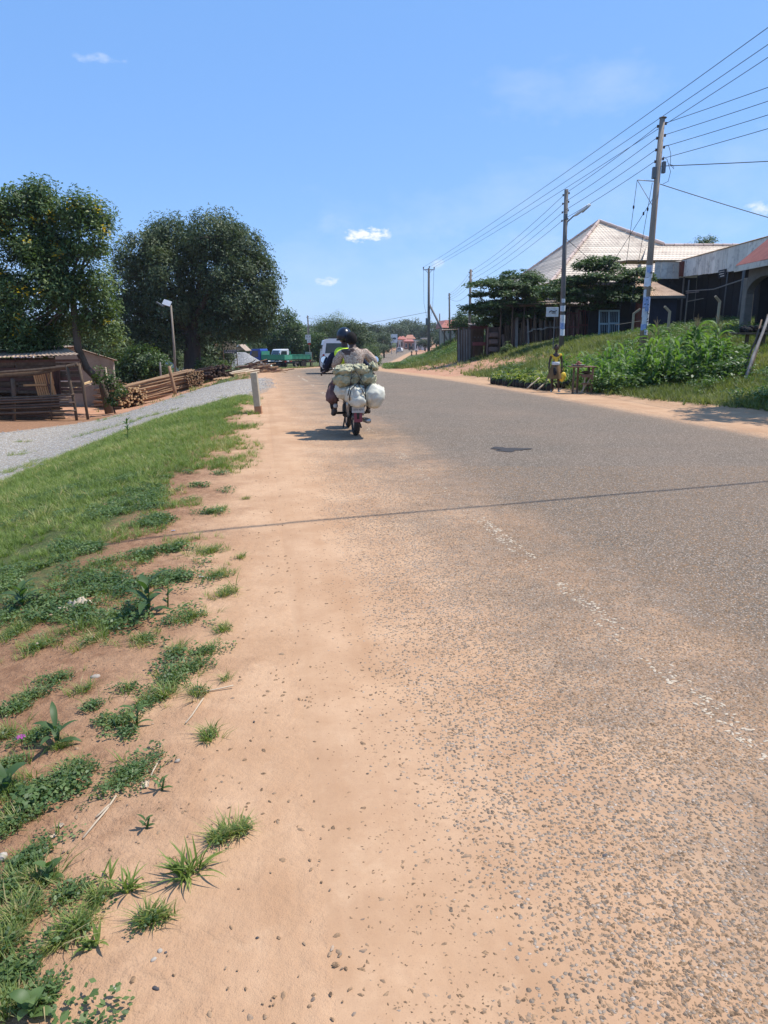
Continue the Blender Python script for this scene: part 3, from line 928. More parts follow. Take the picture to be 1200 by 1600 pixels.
def stone_pts(n, yr, fn):
    y = yr[0] + (yr[1] - yr[0]) * RNG.uniform(0, 1, n) ** 1.3
    x = RNG.uniform(-1.0, 1.0, n) * (.56 * y + .2)
    k = RNG.uniform(0, 1, n) < fn(x, y)
    x, y = x[k], y[k]
    z = road_z(y) + .004 + .012 * (fbm(x * .8, y * .8, 21) - .5)
    lat_ = x - line_x(y)
    
    return np.stack([x, y, z], -1), lat_
def dens(x, y):
    l = x - line_x(y)
    base = np.interp(l, [-2.1, -1.7, -1.3, -.9, -.4, .1, .6, 1.2, 3], [.0, .02, .12, .28, .52, .70, .9, .8, .6])
    cl = sstep(.30, .62, fbm(x * 3.2, y * 3.2, 61, 4))
    return base * np.where(l < .6, .25 + .95 * cl, 1.)
P_, l_ = stone_pts(330000, (1.15, 9.0), dens)
sz_ = np.exp(RNG.normal(math.log(.0078), .42, len(P_))) * np.interp(P_[:, 1], [1, 9], [1., 1.35])
P_[:, 2] -= sz_ * .10
st = scatter('road_chippings', T_STONE, P_, M_STONE, scale=sz_, tilt=.1)
tag(st, 'dark chippings showing through the dusty road edge', 'stones', kind='stuff')
# grit and small pebbles of the sandy path and earth
P_, l_ = stone_pts(9000, (1.1, 7), lambda x, y: np.where(x - line_x(y) < -1.3, .5 * sstep(.45, .7, fbm(x * 2.5, y * 2.5, 66)) + .06, 0))
st = scatter('grit', T_STONE, P_, M_STONE, scale=np.exp(RNG.normal(math.log(.006), .5, len(P_))), tilt=.2)
tag(st, 'fine grit scattered on the sand and bare earth', 'grit', kind='stuff')
# lumps of crushed stone standing out of the drive
P_ = field_pts((-16, -3), (8, 33), 26000, lambda x, y: in_gravel(x, y) * in_view(x, y) * (.2 + .8 * fbm(x * 1.3, y * 1.3, 8, 3)))
P_[:, 2] += .028
M_CRUSH = pm('crushed_stone_lump', (.36, .345, .325), (.20, .19, .18), 3, .9, .2, .002)
st = scatter('crushed_stones', T_STONE, P_, M_CRUSH, scale=RNG.uniform(.018, .055, len(P_)), tilt=.2)
tag(st, 'loose grey stones lying on the crushed stone drive', 'stones', kind='stuff')
# worn paint: flat flakes of the edge line left on the chippings
M_PAINT = pm('worn_road_paint', (.56, .47, .35), (.42, .32, .22), 60, .8, .3, .001)
n = 26000
y = 1.4 + 40 * RNG.uniform(0, 1, n) ** 1.6
w = RNG.uniform(-.065, .065, n)
keep = RNG.uniform(0, 1, n) < np.clip((fbm(y * 1.7 + 7, w * 8, 91, 5) - .46) * 1.0, .010, .15) * np.interp(y, [0, 6, 12, 40], [1, .9, .45, .3])
y, w = y[keep], w[keep]
x = line_x(y) + w
z = road_z(y) + .004 + .012 * (fbm(x * .8, y * .8, 21) - .5) + .0022
st = scatter('road_marking', T_STONE, np.stack([x, y, z], -1), M_PAINT, scale=RNG.uniform(.008, .016, len(x)) * np.interp(y, [1, 40], [1, 2.2]), sz=np.full(len(x), .45))
tag(st, 'worn white edge line broken into paint flakes', kind='structure')
# ------------------------------------------------------------------ trees, left side
p = on(172, 29)
def crown_at(items, Y0, base):
    """lobes given as (u, v, dY, radii) -> local positions"""
    out = []
    for u, v, dy, r in items:
        q = at(u, v, Y0 + dy)
        out.append(((q.x - base.x, q.y - base.y, q.z - base.z), r))
    return out
def local(u, v, Y, base):
    q = at(u, v, Y); return (q.x - base.x, q.y - base.y, q.z - base.z)
Y = 29.
tr = [(0, 0, -.15), local(160, 600, Y, p), local(135, 575, Y, p), local(122, 545, Y, p), local(117, 500, Y, p), local(112, 440, Y, p)]
lob = crown_at([(20, 325, 0, (.85, 1.0, .75)), (60, 312, .5, (.7, .8, .6)), (75, 345, .5, (1.0, 1.2, .9)), (128, 335, 0, (.85, .9, .8)), (150, 385, -.3, (.75, .9, .7)), (158, 352, .4, (.4, .5, .4)),
                (100, 395, .4, (1.1, 1.2, .9)), (40, 385, 0, (1.2, 1.2, .9)), (-20, 350, 0, (1.1, 1.2, 1.0)), (150, 450, -.2, (.8, 1., .75)), (105, 455, 0, (.9, 1.0, .7)),
                (45, 460, -.4, (1.2, 1.2, .9)), (-20, 450, 0, (1.3, 1.2, 1.1)), (150, 505, .3, (.8, .9, .7)), (100, 505, .8, (.8, .9, .6)), (40, 512, -.4, (.8, 1.0, .7)),
                (0, 500, -.2, (1.0, 1.0, .8)), (45, 535, -.3, (.7, .8, .5)), (75, 528, .2, (.7, .8, .5)), (-20, 520, 0, (1.0, 1.0, .8)), (12, 530, .4, (.5, .8, .5)), (168, 525, .4, (.40, .6, .4)), (75, 425, -.5, (.8, .9, .7)), (162, 482, .6, (.45, .6, .5)), (-60, 420, .3, (1.3, 1.2, 1.3))], Y, p)
lob = [(c, tuple(k * .80 for k in r)) for c, r in lob]
make_tree('flowering_tree', 'tall leafy tree with yellow blossoms and a curved leaning trunk beside the timber shack', p, tr, [.17, .15, .14, .14, .13, .10], lob, 62000, .16, M_LEAF_FLOWER, M_BARK, clump=.52, per=120, inner=.66, group=None, branch_n=60, flowers=64, aspect=.38)
# sapling growing at its foot
q = on(180, 28.3)
make_tree('young_tree', 'small leafy sapling growing against the foot of the leaning trunk', q, [(0, 0, 0), (-.1, 0, .5), (-.25, 0, 1.1)], [.03, .025, .02], [((-.3, 0, 1.35), .38), ((.15, 0, .9), .34), ((-.05, 0, .5), .25)], 800, .13, M_LEAF_MID, clump=.2, per=16, branch_n=10)

Y = 55.; p = on(302, Y)
tr = [(0, 0, -.3), (0, 0, .8), (.05, 0, 2.2), (0, 0, 3.4)]
lob = crown_at([(225, 395, 0, (2.0, 2.2, 1.6)), (275, 375, 1, (2.0, 2.2, 1.5)), (330, 372, -.5, (2.1, 2.4, 1.6)), (375, 392, .5, (1.9, 2.2, 1.6)), (212, 440, 0, (1.9, 2.4, 1.9)), (260, 430, -1.3, (1.7, 1.7, 1.8)),
                (345, 425, -1.6, (1.6, 1.6, 1.5)), (392, 435, .3, (1.8, 2.4, 1.8)), (215, 490, .3, (1.7, 2.2, 1.6)), (262, 482, -1.4, (1.6, 1.6, 1.6)), (400, 475, .2, (1.5, 2.2, 1.5)), (365, 475, -1.2, (1.6, 1.8, 1.5)),
                (312, 470, .8, (1.8, 1.8, 1.9)), (215, 530, .5, (1.3, 1.8, 1.0)), (258, 528, -.8, (1.4, 1.6, 1.0)), (345, 512, -.8, (1.4, 1.6, 1.0)), (385, 506, .3, (1.4, 1.8, 1.0)), (303, 525, 1.2, (1.5, 1.5, 1.2)), (300, 410, 1.8, (1.6, 1.5, 1.6))], Y, p)
lob = [(c, tuple(k * .93 for k in r)) for c, r in lob]
make_tree('mango_tree', 'huge round dark green tree with a thick trunk behind the stacked poles', p, tr, [.85, .62, .58, .5], lob, 105000, .23, M_LEAF_DARK, clump=.80, per=120, inner=.80, branch_n=70, droop=.8, aspect=.36, up=.2, low=-.9)

# trees behind and between
def simple_tree(name, label, u, Y, items, n, leaf, mat, tr=None, clump=.6, group=None, cat='tree', th=.14, per=34, dz=0, **k):
    p = on(u, Y)
    lob = crown_at(items, Y, p)
    lo = min(l[0][2] for l in lob)
    trk = tr or [(0, 0, -.1), (0, 0, max(.3, lo * .6)), (.05, 0, max(.5, lo * 1.0))]
    return make_tree(name, label, p, trk, [th, th * .85, th * .7], lob, n, leaf, mat, clump=clump, per=per, group=group, cat=cat, **k)
simple_tree('leafy_tree', 'mid green tree filling the gap between the blossoming tree and the great dark tree', 205, 62, [(200, 545, 0, (2.2, 2, 1.4)), (225, 530, 1, (2.0, 2, 1.6)), (188, 560, 1, (1.6, 2, 1.2))], 9000, .24, M_LEAF_MID)
simple_tree('leafy_tree', 'low tree behind the plaster house wall, left of the great dark tree', 140, 48, [(130, 540, 0, (1.8, 1.5, 1.1)), (165, 545, 0, (1.6, 1.5, 1.0)), (100, 530, 1, (2., 1.5, 1.2))], 8000, .22, M_LEAF_DARK)
simple_tree('bush', 'dense dark bush left of the thick trunk, behind the long pole stack', 222, 47, [(200, 572, 0, (1.0, .9, .9)), (228, 566, 0, (1.2, 1.0, 1.0)), (245, 582, -.5, (.9, .9, .8)), (190, 590, -.4, (.7, .8, .6)), (262, 590, .5, (.8, .8, .5))], 9000, .20, M_LEAF_MID, th=.05, cat='bush', clump=.4)
simple_tree('bush', 'yellow green bush right of the thick trunk in front of the gravel heap', 335, 52, [(330, 572, 0, (.9, .8, .7)), (345, 580, -.5, (.8, .8, .5)), (318, 584, 0, (.5, .8, .5))], 4000, .18, M_LEAF_PALE, th=.04, cat='bush', clump=.35)
simple_tree('bush', 'long low bush of pale leaves between the dark heap of sticks and the sign board', 375, 60, [(360, 582, 0, (1.0, .8, .35)), (385, 580, -.5, (1.2, .8, .30)), (410, 580, 0, (.8, .8, .25))], 2600, .18, M_LEAF_PALE, th=.03, cat='bush', clump=.3)
simple_tree('leafy_tree', 'tall leafy tree above the white truck cab, right of the great dark tree', 440, 118, [(432, 520, 0, (2.3, 2.5, 2.6)), (447, 505, 1, (1.9, 2, 2.0)), (455, 530, 0, (2.4, 2.5, 2.8)), (415, 535, 2, (2.4, 2.5, 2.4))], 15000, .36, M_LEAF_MID, clump=.8, group=None)
simple_tree('leafy_tree', 'shorter leafy tree beside the white placards on a post', 473, 122, [(468, 535, 0, (2.0, 2, 2.6)), (478, 545, 0, (1.6, 2, 2.2)), (462, 550, 0, (1.6, 2, 1.6))], 9000, .34, M_LEAF_MID, clump=.8)
simple_tree('leafy_tree', 'spreading dark tree low behind the trucks', 400, 130, [(395, 545, 0, (3.4, 3, 2.4)), (425, 550, 0, (3.0, 3, 2.2)), (372, 540, 0, (3.0, 3, 2.6))], 9000, .40, M_LEAF_DARK, clump=1.)
simple_tree('feathery_tree', 'pale feathery tree rising behind the motorcycle riders', 518, 112, [(508, 512, 0, (1.9, 2, 1.8)), (525, 505, 0, (1.9, 2, 1.5)), (538, 515, 0, (1.4, 2, 1.5)), (515, 530, 0, (2.2, 2, 1.5))], 9000, .26, M_LEAF_PALE, clump=.8, inner=.4, per=24, aspect=.22)
simple_tree('leafy_tree', 'dark rounded tree below the feathery tree, left of the riders', 500, 108, [(497, 540, 0, (1.6, 2, 1.8)), (508, 552, 0, (1.4, 1.8, 1.4)), (490, 552, 0, (1.2, 1.6, 1.2))], 7000, .30, M_LEAF_MID, clump=.7)
simple_tree('leafy_tree', 'dark pointed tree close behind the right shoulder of the rear rider', 556, 112, [(552, 520, 0, (1.6, 2, 2.0)), (560, 535, 0, (2.0, 2, 2.2)), (572, 545, 0, (1.8, 2, 1.8)), (545, 550, 0, (2.4, 2, 2.0))], 12000, .30, M_LEAF_DARK, clump=.8)
simple_tree('bush', 'light green roadside bush right of the rear rider', 577, 104, [(578, 553, 0, (1.1, 1.4, 1.2)), (570, 560, 0, (1.3, 1.4, 1.0)), (585, 563, 0, (.8, 1.2, .7))], 4500, .24, M_LEAF_PALE, cat='bush', th=.06)

for u_, Y_, lb_, it_ in ((262, 63, 'dark hedge like bush behind the white sheeting, left of the thick trunk', [(245, 575, 0, (1.6, 1.2, 1.2)), (275, 578, 0, (1.5, 1.2, 1.1)), (262, 562, .5, (1.4, 1.2, 1.0))]),
    (322, 66, 'dark bush in the shade just right of the thick trunk', [(318, 568, 0, (1.4, 1.2, 1.2)), (334, 566, .5, (1.2, 1.2, 1.3)), (345, 556, 1, (1.2, 1.2, 1.2))]),
    (190, 58, 'dark bush in the gap behind the plaster house', [(180, 575, 0, (1.6, 1.2, 1.2)), (205, 570, 0, (1.6, 1.2, 1.5)), (225, 560, .5, (1.4, 1.2, 1.5))]),
    (395, 109, 'low dark bush behind the blue truck cab', [(385, 552, 0, (1.3, 1.2, 1.2)), (402, 548, .5, (1.5, 1.2, 1.3)), (365, 545, 1, (1.4, 1.2, 1.5))])):
    simple_tree('bush', lb_, u_, Y_, it_, 5500, .24, M_LEAF_DARK if Y_ != 58 else M_LEAF_MID, cat='bush', th=.06, clump=.45)
# right side: two layered shade trees
def layered(name, label, u, Y, items, n, leaf, trunk_v, th=.16):
    p = on(u, Y)
    lob = crown_at(items, Y, p)
    mid = local(u, trunk_v, Y, p)
    return make_tree(name, label, p, [(0, 0, -.2), (0.02, 0, mid[2] * .5), mid], [th, th * .8, th * .6], lob, n, leaf, M_LEAF_TERM, M_BARK_D, clump=.42, per=40, inner=.55, flat=.35, low=-.25, branch_n=50, aspect=.5, up=.8)
layered('shade_tree', 'dark layered shade tree over the drawer cupboard and leaning planks', 795, 53, [
    (790, 448, 0, (2.6, 2.2, .55)), (762, 446, -.5, (1.5, 1.6, .4)), (812, 436, .5, (1.8, 1.6, .6)), (830, 445, 0, (1.2, 1.5, .6)), (800, 462, -.4, (2.8, 2.2, .5)),
    (840, 465, .3, (1.5, 1.5, .6)), (785, 478, 0, (2.3, 2.2, .5)), (820, 480, -.5, (2.4, 2.0, .55)), (770, 490, 0, (1.7, 1.6, .45)), (850, 487, -.2, (1.4, 1.5, .5)), (810, 498, .2, (2.8, 2., .5)), (775, 505, .3, (1.7, 1.6, .4)), (748, 462, 0, (.7, 1.0, .25)), (738, 483, 0, (.9, 1., .3))], 27000, .20, 505)
layered('shade_tree', 'layered shade tree in front of the big tiled roof, between the two nearer power poles', 937, 46, [
    (935, 412, 0, (1.3, 1.2, .45)), (915, 418, -.2, (.8, 1.0, .35)), (950, 420, .3, (1.1, 1.2, .4)), (905, 442, 0, (1.6, 1.5, .4)), (945, 438, -.4, (2.1, 1.7, .45)), (990, 430, 0, (1.2, 1.3, .4)), (1003, 440, 0, (.7, 1.0, .4)),
    (880, 458, 0, (1.6, 1.4, .35)), (925, 458, .3, (1.8, 1.6, .4)), (975, 455, 0, (1.6, 1.4, .45)), (900, 470, -.2, (1.4, 1.3, .3)), (960, 468, -.5, (1.4, 1.3, .4)), (1000, 455, 0, (.6, 1, .35)), (860, 452, .4, (.9, 1.0, .25)), (935, 482, 0, (1.2, 1.2, .3)), (985, 466, .3, (1.0, 1.0, .35))], 21000, .19, 480, .11)
simple_tree('bush', 'grey green bush beside the drawer cupboard', 797, 49, [(795, 553, 0, (.55, .6, .55)), (802, 560, 0, (.5, .5, .4)), (787, 562, 0, (.4, .5, .35))], 2200, .14, M_LEAF_PALE, cat='bush', th=.03, clump=.25)
simple_tree('leafy_tree', 'low tree behind the far kiosk, right of the red roofed house', 728, 84, [(728, 502, 0, (1.3, 1.5, 1.2)), (745, 506, 0, (1.4, 1.5, 1.0)), (718, 510, 0, (1.2, 1.4, .9))], 5000, .26, M_LEAF_MID)
simple_tree('leafy_tree', 'treetop showing above the ridge of the big tiled roof', 1100, 92, [(1098, 384, 0, (.9, 1, .8)), (1108, 382, 0, (.8, 1, .7)), (1096, 402, 0, (2.2, 2, 1.4))], 3000, .28, M_LEAF_MID)
# tree standing outside the frame on the right; its shade falls over the sandy shoulder
p = Vector((11.9, 16.2, tz(11.9, 16.2)))
lob = [((-.4, 0, 5.4), (1.9, 1.3, .5)), ((-1.7, -.6, 5.0), (1.3, .8, .35)), ((1.2, .4, 5.8), (1.8, 1.5, .5)), ((.2, .8, 6.3), (1.5, 1.2, .5)), ((-1.0, .9, 5.9), (1.3, 1.0, .35))]
make_tree('shade_tree', 'roadside shade tree just beyond the right edge of the picture, casting shade on the sand', p, [(0, 0, -.2), (.05, 0, 2.6), (0, 0, 4.6)], [.15, .12, .09], lob, 5200, .22, M_LEAF_TERM, clump=.35, per=30, flat=.3, low=-.2, branch_n=30)

# far treeline, each crown its own thing
FAR_PROTO = []
for k in range(4):
    r = np.random.default_rng(k)
    lob = [((r.uniform(-2, 2), r.uniform(-1.5, 1.5), r.uniform(3.5, 6.5)), (r.uniform(1.8, 2.8), 2.2, r.uniform(1.6, 2.4))) for _ in range(5)]
    FAR_PROTO.append(lob)
far = [
 (592, 215, 1.0), (600, 240, 1.25), (610, 330, 1.9), (622, 360, 2.0), (640, 380, 2.2), (655, 400, 2.2), (672, 350, 2.1), (585, 300, 1.9), (632, 430, 2.6), (648, 460, 2.7), (690, 300, 1.7), (705, 280, 1.6), (720, 330, 2.1), (664, 250, .9), (682, 230, .95), (600, 190, .75), (588, 180, .7), (696, 200, .9), (712, 190, .9), (575, 240, 1.4),
 (560, 340, 2.1), (540, 320, 1.9), (520, 330, 2.0), (500, 300, 1.8), (470, 290, 1.7), (740, 300, 1.7), (765, 310, 1.8)]
protos = []
for i, (u, Yf, sc) in enumerate(far):
    p = on(u, Yf)
    if i < 4:
        t = make_tree('distant_tree', '', p, [(0, 0, -.5), (0, 0, 2.5), (.2, 0, 4.5)], [.35, .3, .22], FAR_PROTO[i], 2600, .55, M_LEAF_FAR, clump=1.0, per=26, branch_n=6)
        protos.append(t)
    else:
        t = dup(protos[i % 4], p)
    t.rotation_euler = (0, 0, (i * 1.7) % 6.2)
    t.scale = (sc * random.uniform(.8, 1.0), sc * .9, sc * random.uniform(.55, .75))
    t['label'] = 'dusky rounded tree in the treeline along the horizon'
    t['category'] = 'tree'; t['group'] = 'trees of the far treeline'
# wooded slopes behind, no tree can be told from the next
PP = []
for xr, yr, n in (((-420, -25), (140, 700), 900), ((60, 520), (150, 700), 700), ((-60, 160), (430, 760), 380)):
    x = RNG.uniform(*xr, n); y = RNG.uniform(*yr, n)
    k = (np.abs(x) < .6 * y + 10) & (np.abs(x - line_x(y) - 3) > 14)
    PP.append(np.stack([x[k], y[k], terrain(x[k], y[k]) + 1], -1))
PP = np.concatenate(PP)
def blob_template(seed, n=150):
    r = np.random.default_rng(seed)
    d = r.normal(0, 1, (n, 3)); d /= np.linalg.norm(d, axis=1)[:, None]; d[:, 2] = np.abs(d[:, 2]) * 1.0 - .1
    P = d * r.uniform(.75, 1., (n, 1)) * (1 + .25 * r.normal(0, 1, (n, 1))) * np.array([1, 1, .95]) + np.array([0, 0, .6])
    old = globals()['RNG']; globals()['RNG'] = r
    V, F, t = leaf_cloud(P, .32, .3, outward=d); globals()['RNG'] = old
    return V, F, np.zeros(len(V))
T_BLOB = [blob_template(i) for i in range(5)]
w = scatter('woodland', T_BLOB, PP, M_LEAF_FAR, scale=RNG.uniform(3.0, 5.5, len(PP)), tint=np.clip(RNG.normal(.45, .2, len(PP)), 0, 1))
tag(w, 'distant woodland covering the far slopes', 'woodland', kind='stuff')
# ------------------------------------------------------------------ power line along the right side
M_POLE = pm('weathered_pole_wood', (.33, .27, .21), (.19, .15, .115), 9, .85, .5, .006, (1, 1, .12))
M_POLE_G = pm('grey_pole_wood', (.20, .185, .17), (.11, .10, .095), 9, .85, .5, .006, (1, 1, .12))
M_INS = pm('brown_porcelain', (.075, .04, .03), (.04, .022, .018), 12, .25, .05, .001, spec=.6)
M_STEEL = pm('galvanised_steel', (.42, .43, .44), (.28, .28, .29), 12, .45, .1, .001, metal=.6)
M_WIRE = pm('black_cable', (.030, .030, .032), (.02, .02, .022), 20, .6, .1, .001)
M_BOXG = pm('grey_meter_box', (.16, .18, .19), (.10, .115, .12), 8, .5, .1, .001)
M_WHITE = pm('white_paint', (.74, .74, .72), (.60, .60, .57), 5, .5, .1, .001, dirt=(.45, .40, .33))
M_PAPER = pm('poster_paper', (.74, .76, .78), (.60, .63, .66), 11, .8, .2, .001, dirt=(.42, .42, .40))
M_PAPER_B = pm('blue_poster_paper', (.10, .20, .48), (.50, .58, .70), 14, .8, .2, .001)
M_INK = pm('dark_ink', (.03, .035, .05), (.05, .05, .07), 10, .8, .05, .001)
def power_pole(label, u, Y, v_top, u_top, r0, r1, mat=M_POLE, insul=0, side=.13):
    b = on(u, Y); top = at(u_top, v_top, Y)
    t = thing('power_pole', label, 'power pole', b)
    top.x = b.x + max(-.35, min(.35, top.x - b.x))
    pts = [Vector((0, 0, -.4)), (top - b) * .5, top - b]
    m = MB().tube(pts, [r0, (r0 + r1) / 2, r1], 14); m.build('pole', mat, t, smooth=True, local=True)
    h = top - b
    for k in range(insul):
        for sgn in (-1, 1):
            c = h + Vector((sgn * (r1 + .05), 0, -.12 - k * .42 - (.06 if sgn > 0 else .16)))
            MB().lathe(c, [(0.001, -.05), (.045, -.045), (.03, -.012), (.05, 0), (.03, .012), (.045, .045), (.001, .05)], 10).build('insulator', M_INS, t, smooth=True, local=True)
            MB().bar(c + Vector((-sgn * .07, 0, .0)), c, .02, .02).build('insulator_bracket', M_STEEL, t, local=True)
    return t, b, h
PA, pa_b, pa_h = power_pole('tall wooden power pole covered with blue and white posters in the maize patch', 1003, 31, 185, 1035, .145, .10, insul=4)
MB().lathe(pa_h + Vector((.02, 0, .0)), [(.13, 0), (.15, .03), (.001, .09)], 10).build('pole_cap', M_POLE_G, PA, local=True)
# service boxes, bracket and stays
for dx, dz in ((.19, -1.75), (-.17, -1.95)):
    c = pa_h + Vector((dx, -.02, dz))
    MB().box(c, (.13, .16, .42)).build('meter_box', M_BOXG, PA, local=True, bevel=.012)
MB().tube([pa_h + Vector((-.10, 0, -2.25)), pa_h + Vector((-.78, 0, -2.2))], .022, 8).build('stay_bracket', M_WHITE, PA, local=True)
MB().tube([pa_h + Vector((-.80, 0, -2.2)), pa_h + Vector((-.12, 0, -3.15))], .012, 6).build('stay_bracket', M_STEEL, PA, local=True)
for (dx, dz, ex, ez) in ((-.8, -2.2, -1.15, -7.2), (-.2, -2.3, -.75, -7.2), (-.14, -2.9, -1.75, -5.6)):
    m = MB().tube([pa_h + Vector((dx, 0, dz)), pa_h + Vector((ex, -.1, ez))], .010, 5)
    a = pa_h + Vector((dx, 0, dz)); e = pa_h + Vector((ex, -.1, ez)); q = a.lerp(e, .2)
    m.lathe(q, [(.001, -.07), (.035, -.05), (.035, .05), (.001, .07)], 8)
    m.build('stay_wire', M_WIRE, PA, local=True)
# loose leads beside the boxes
m = MB()
m.tube([pa_h + Vector(q) for q in ((.14, 0, -.98), (.30, -.03, -.95), (.42, -.03, -1.25), (.45, 0, -1.65), (.60, 0, -1.80), (.58, 0, -1.68), (.38, 0, -1.62))], .010, 5)
m.tube([pa_h + Vector(q) for q in ((.14, 0, -1.36), (.30, 0, -1.45), (.48, 0, -1.9), (.42, 0, -2.25), (.22, 0, -2.35))], .010, 5)
m.build('service_lead', M_WIRE, PA, local=True)
# posters pasted round the shaft
def poster(parent, zc, h, a0, a1, base_r, mat, axis_h, zpole):
    n = 7; vs = []; fs = []
    for j in range(2):
        z = zc + (j - .5) * h
        c = axis_h * (z / axis_h.z)
        for i in range(n):
            a = a0 + (a1 - a0) * i / (n - 1)
            r = base_r + .006 + random.uniform(0, .006)
            vs.append((c.x + math.cos(a) * r, c.y + math.sin(a) * r, z + random.uniform(-.02, .02)))
    for i in range(n - 1): fs.append((i, i + 1, n + i + 1, n + i))
    MB().add(vs, fs).build('poster', mat, parent, local=True)
for k, (zc, hh, a0, a1, mt) in enumerate([(3.15, .50, 3.4, 6.3, M_PAPER), (2.74, .34, 3.0, 5.2, M_PAPER), (3.2, .22, 3.9, 4.9, M_PAPER_B), (1.95, .42, 3.3, 6.1, M_PAPER_B), (1.55, .36, 3.3, 6.2, M_PAPER), (1.72, .24, 4.2, 5.4, M_PAPER_B),
    (1.22, .34, 3.6, 6.2, M_PAPER), (.98, .24, 3.3, 5.0, M_PAPER_B), (.80, .24, 4.5, 6.2, M_PAPER), (2.3, .30, 3.3, 4.2, M_PAPER)]):
    poster(PA, zc, hh, a0, a1, .139 + .003 * (k % 3), mt, pa_h, 0)
for k in range(16):
    a = random.uniform(3.9, 5.4); z = random.choice([3.2, 3.1, 1.95, 1.6, 1.3, 1.2, .85]) + random.uniform(-.12, .12)
    c = pa_h * (z / pa_h.z)
    MB().bar((c.x + math.cos(a) * .153, c.y + math.sin(a) * .153, z), (c.x + math.cos(a + .35) * .153, c.y + math.sin(a + .35) * .153, z + .01), .004, .035).build('printed_line', M_INK, PA, local=True)

PB, pb_b, pb_h = power_pole('wooden power pole carrying a street lamp, beside the small white sign', 877, 41, 296, 885, .14, .10, M_POLE_G, insul=4)
lamp_a = pb_h + Vector((.10, 0, -2.15))
MB().tube([lamp_a, lamp_a + Vector((.02, -.05, .55)), lamp_a + Vector((.30, -.12, .82)), lamp_a + Vector((.42, -.14, .88))], .035, 8).build('lamp_arm', M_POLE_G, PB, smooth=True, local=True)
d = Vector((.85, -.1, .62)).normalized(); c0 = lamp_a + Vector((.36, -.14, .84)); c1 = c0 + d * .95
m = MB(); m.tube([c0, c0.lerp(c1, .12), c0.lerp(c1, .75), c1], [.07, .13, .15, .09], 12, flat=.6); m.build('lamp_head', M_WHITE, PB, smooth=True, local=True)
MB().tube([c0.lerp(c1, .45) + Vector((.05, 0, -.08)), c1 + Vector((.02, 0, -.06))], [.09, .06], 10, flat=.5).build('lamp_glass', pm('lamp_glass', (.5, .5, .48), (.4, .4, .38), 4, .2, 0, .001), PB, smooth=True, local=True)
MB().box(pb_h + Vector((.0, -.12, -1.35)), (.18, .12, .30)).build('meter_box', M_BOXG, PB, local=True, bevel=.01)
for k, (zc, hh, a0, a1, mt) in enumerate([(2.15, .3, 3.5, 5.8, M_PAPER), (1.6, .42, 3.6, 6.0, M_PAPER), (1.25, .36, 3.6, 5.6, M_PAPER_B), (.9, .34, 3.8, 6.1, M_PAPER), (2.55, .2, 4.0, 5.5, M_PAPER)]):
    poster(PB, zc, hh, a0, a1, .137 + .003 * (k % 2), mt, pb_h, 0)
# small white sign board fixed beside the pole
def uvw(u, v, Y, o): q = at(u, v, Y); return q - Vector(o)
s0 = on(864, 40.5)
S = thing('sign_board', 'small white sign board with black strokes left of the street lamp pole', 'sign', s0)
q0, q1 = at(853, 495, 40.5), at(873, 480, 40.5)
MB().box(((q0.x + q1.x) / 2, 40.5, (q0.z + q1.z) / 2), (q1.x - q0.x, .03, q1.z - q0.z)).build('panel', M_WHITE, S, bevel=.005)
MB().bar((s0.x, 40.53, s0.z - .1), (s0.x, 40.53, q0.z + .02), .05, .05).build('post', M_POLE_G, S)
for (a, b) in (((858, 488), (861, 485.5)), ((861, 485.5), (866, 487)), ((866, 487), (870, 485)), ((862, 489), (868, 489))):
    MB().bar(at(*a, 40.475), at(*b, 40.475), .02, .045).build('lettering', M_INK, S)

PC, pc_b, pc_h = power_pole('wooden power pole rising behind the red shelf kiosk', 733, 76, 421, 735.5, .15, .11, M_POLE, insul=4)
PD, pd_b, pd_h = power_pole('slim distant power pole between the strutted pole and the red roofed house', 703, 110, 458, 702, .15, .11, M_POLE_G, insul=2)
PE, pe_b, pe_h = power_pole('short far power pole half hidden by the slanting strut', 687, 150, 490, 687, .15, .11, M_POLE_G, insul=0)
PF, pf_b, pf_h = power_pole('dark leaning power pole above the trees left of the riders', 486, 112, 493, 476, .14, .10, M_POLE_G, insul=1)

# strutted high-voltage pole
hv_Y = 95.
b = on(670, hv_Y); top = at(667, 419, hv_Y)
HV = thing('power_pole', 'tall strutted power pole with a crossarm and three insulators on the far mound', 'power pole', b)
h = top - b; h.x = -.15
MB().tube([(0, 0, -.5), h * .5, h], [.19, .17, .13], 14).build('pole', M_POLE_G, HV, smooth=True, local=True)
MB().bar(h + Vector((-.72, 0, -.18)), h + Vector((.72, 0, -.18)), .10, .12).build('crossarm', M_STEEL, HV, local=True)
for sx in (-1, 1):
    MB().bar(h + Vector((sx * .45, -.06, -.2)), h + Vector((sx * .05, -.06, -.62)), .03, .05).build('crossarm_brace', M_STEEL, HV, local=True)
for sx in (-.66, .06, .66):
    MB().lathe(h + Vector((sx, 0, -.10 if sx != .06 else .0)), [(.03, -.05), (.03, .04), (.10, .06), (.05, .12), (.09, .16), (.04, .24), (.001, .26)], 10).build('insulator', M_INS, HV, smooth=True, local=True)
sa = h * (.62); sb = at(700, 517, hv_Y - 2) - b
MB().tube([sa, sb + Vector((.0, 0, -1.2))], .13, 10).build('strut', M_POLE_G, HV, smooth=True, local=True)
q = h * (.42)
MB().box(q + Vector((-.22, -.1, .0)), (.36, .3, .85)).build('switch_box', M_BOXG, HV, local=True, bevel=.02)
MB().tube([h + Vector((-.66, 0, -.2)), h + Vector((-.55, -.05, -4.2)), q + Vector((-.25, -.1, .45))], .016, 5).build('down_lead', M_WIRE, HV, local=True)
MB().tube([h + Vector((.62, 0, -.2)), h + Vector((.55, -.05, -4.5)), q + Vector((.15, -.1, .2))], .016, 5).build('down_lead', M_WIRE, HV, local=True)
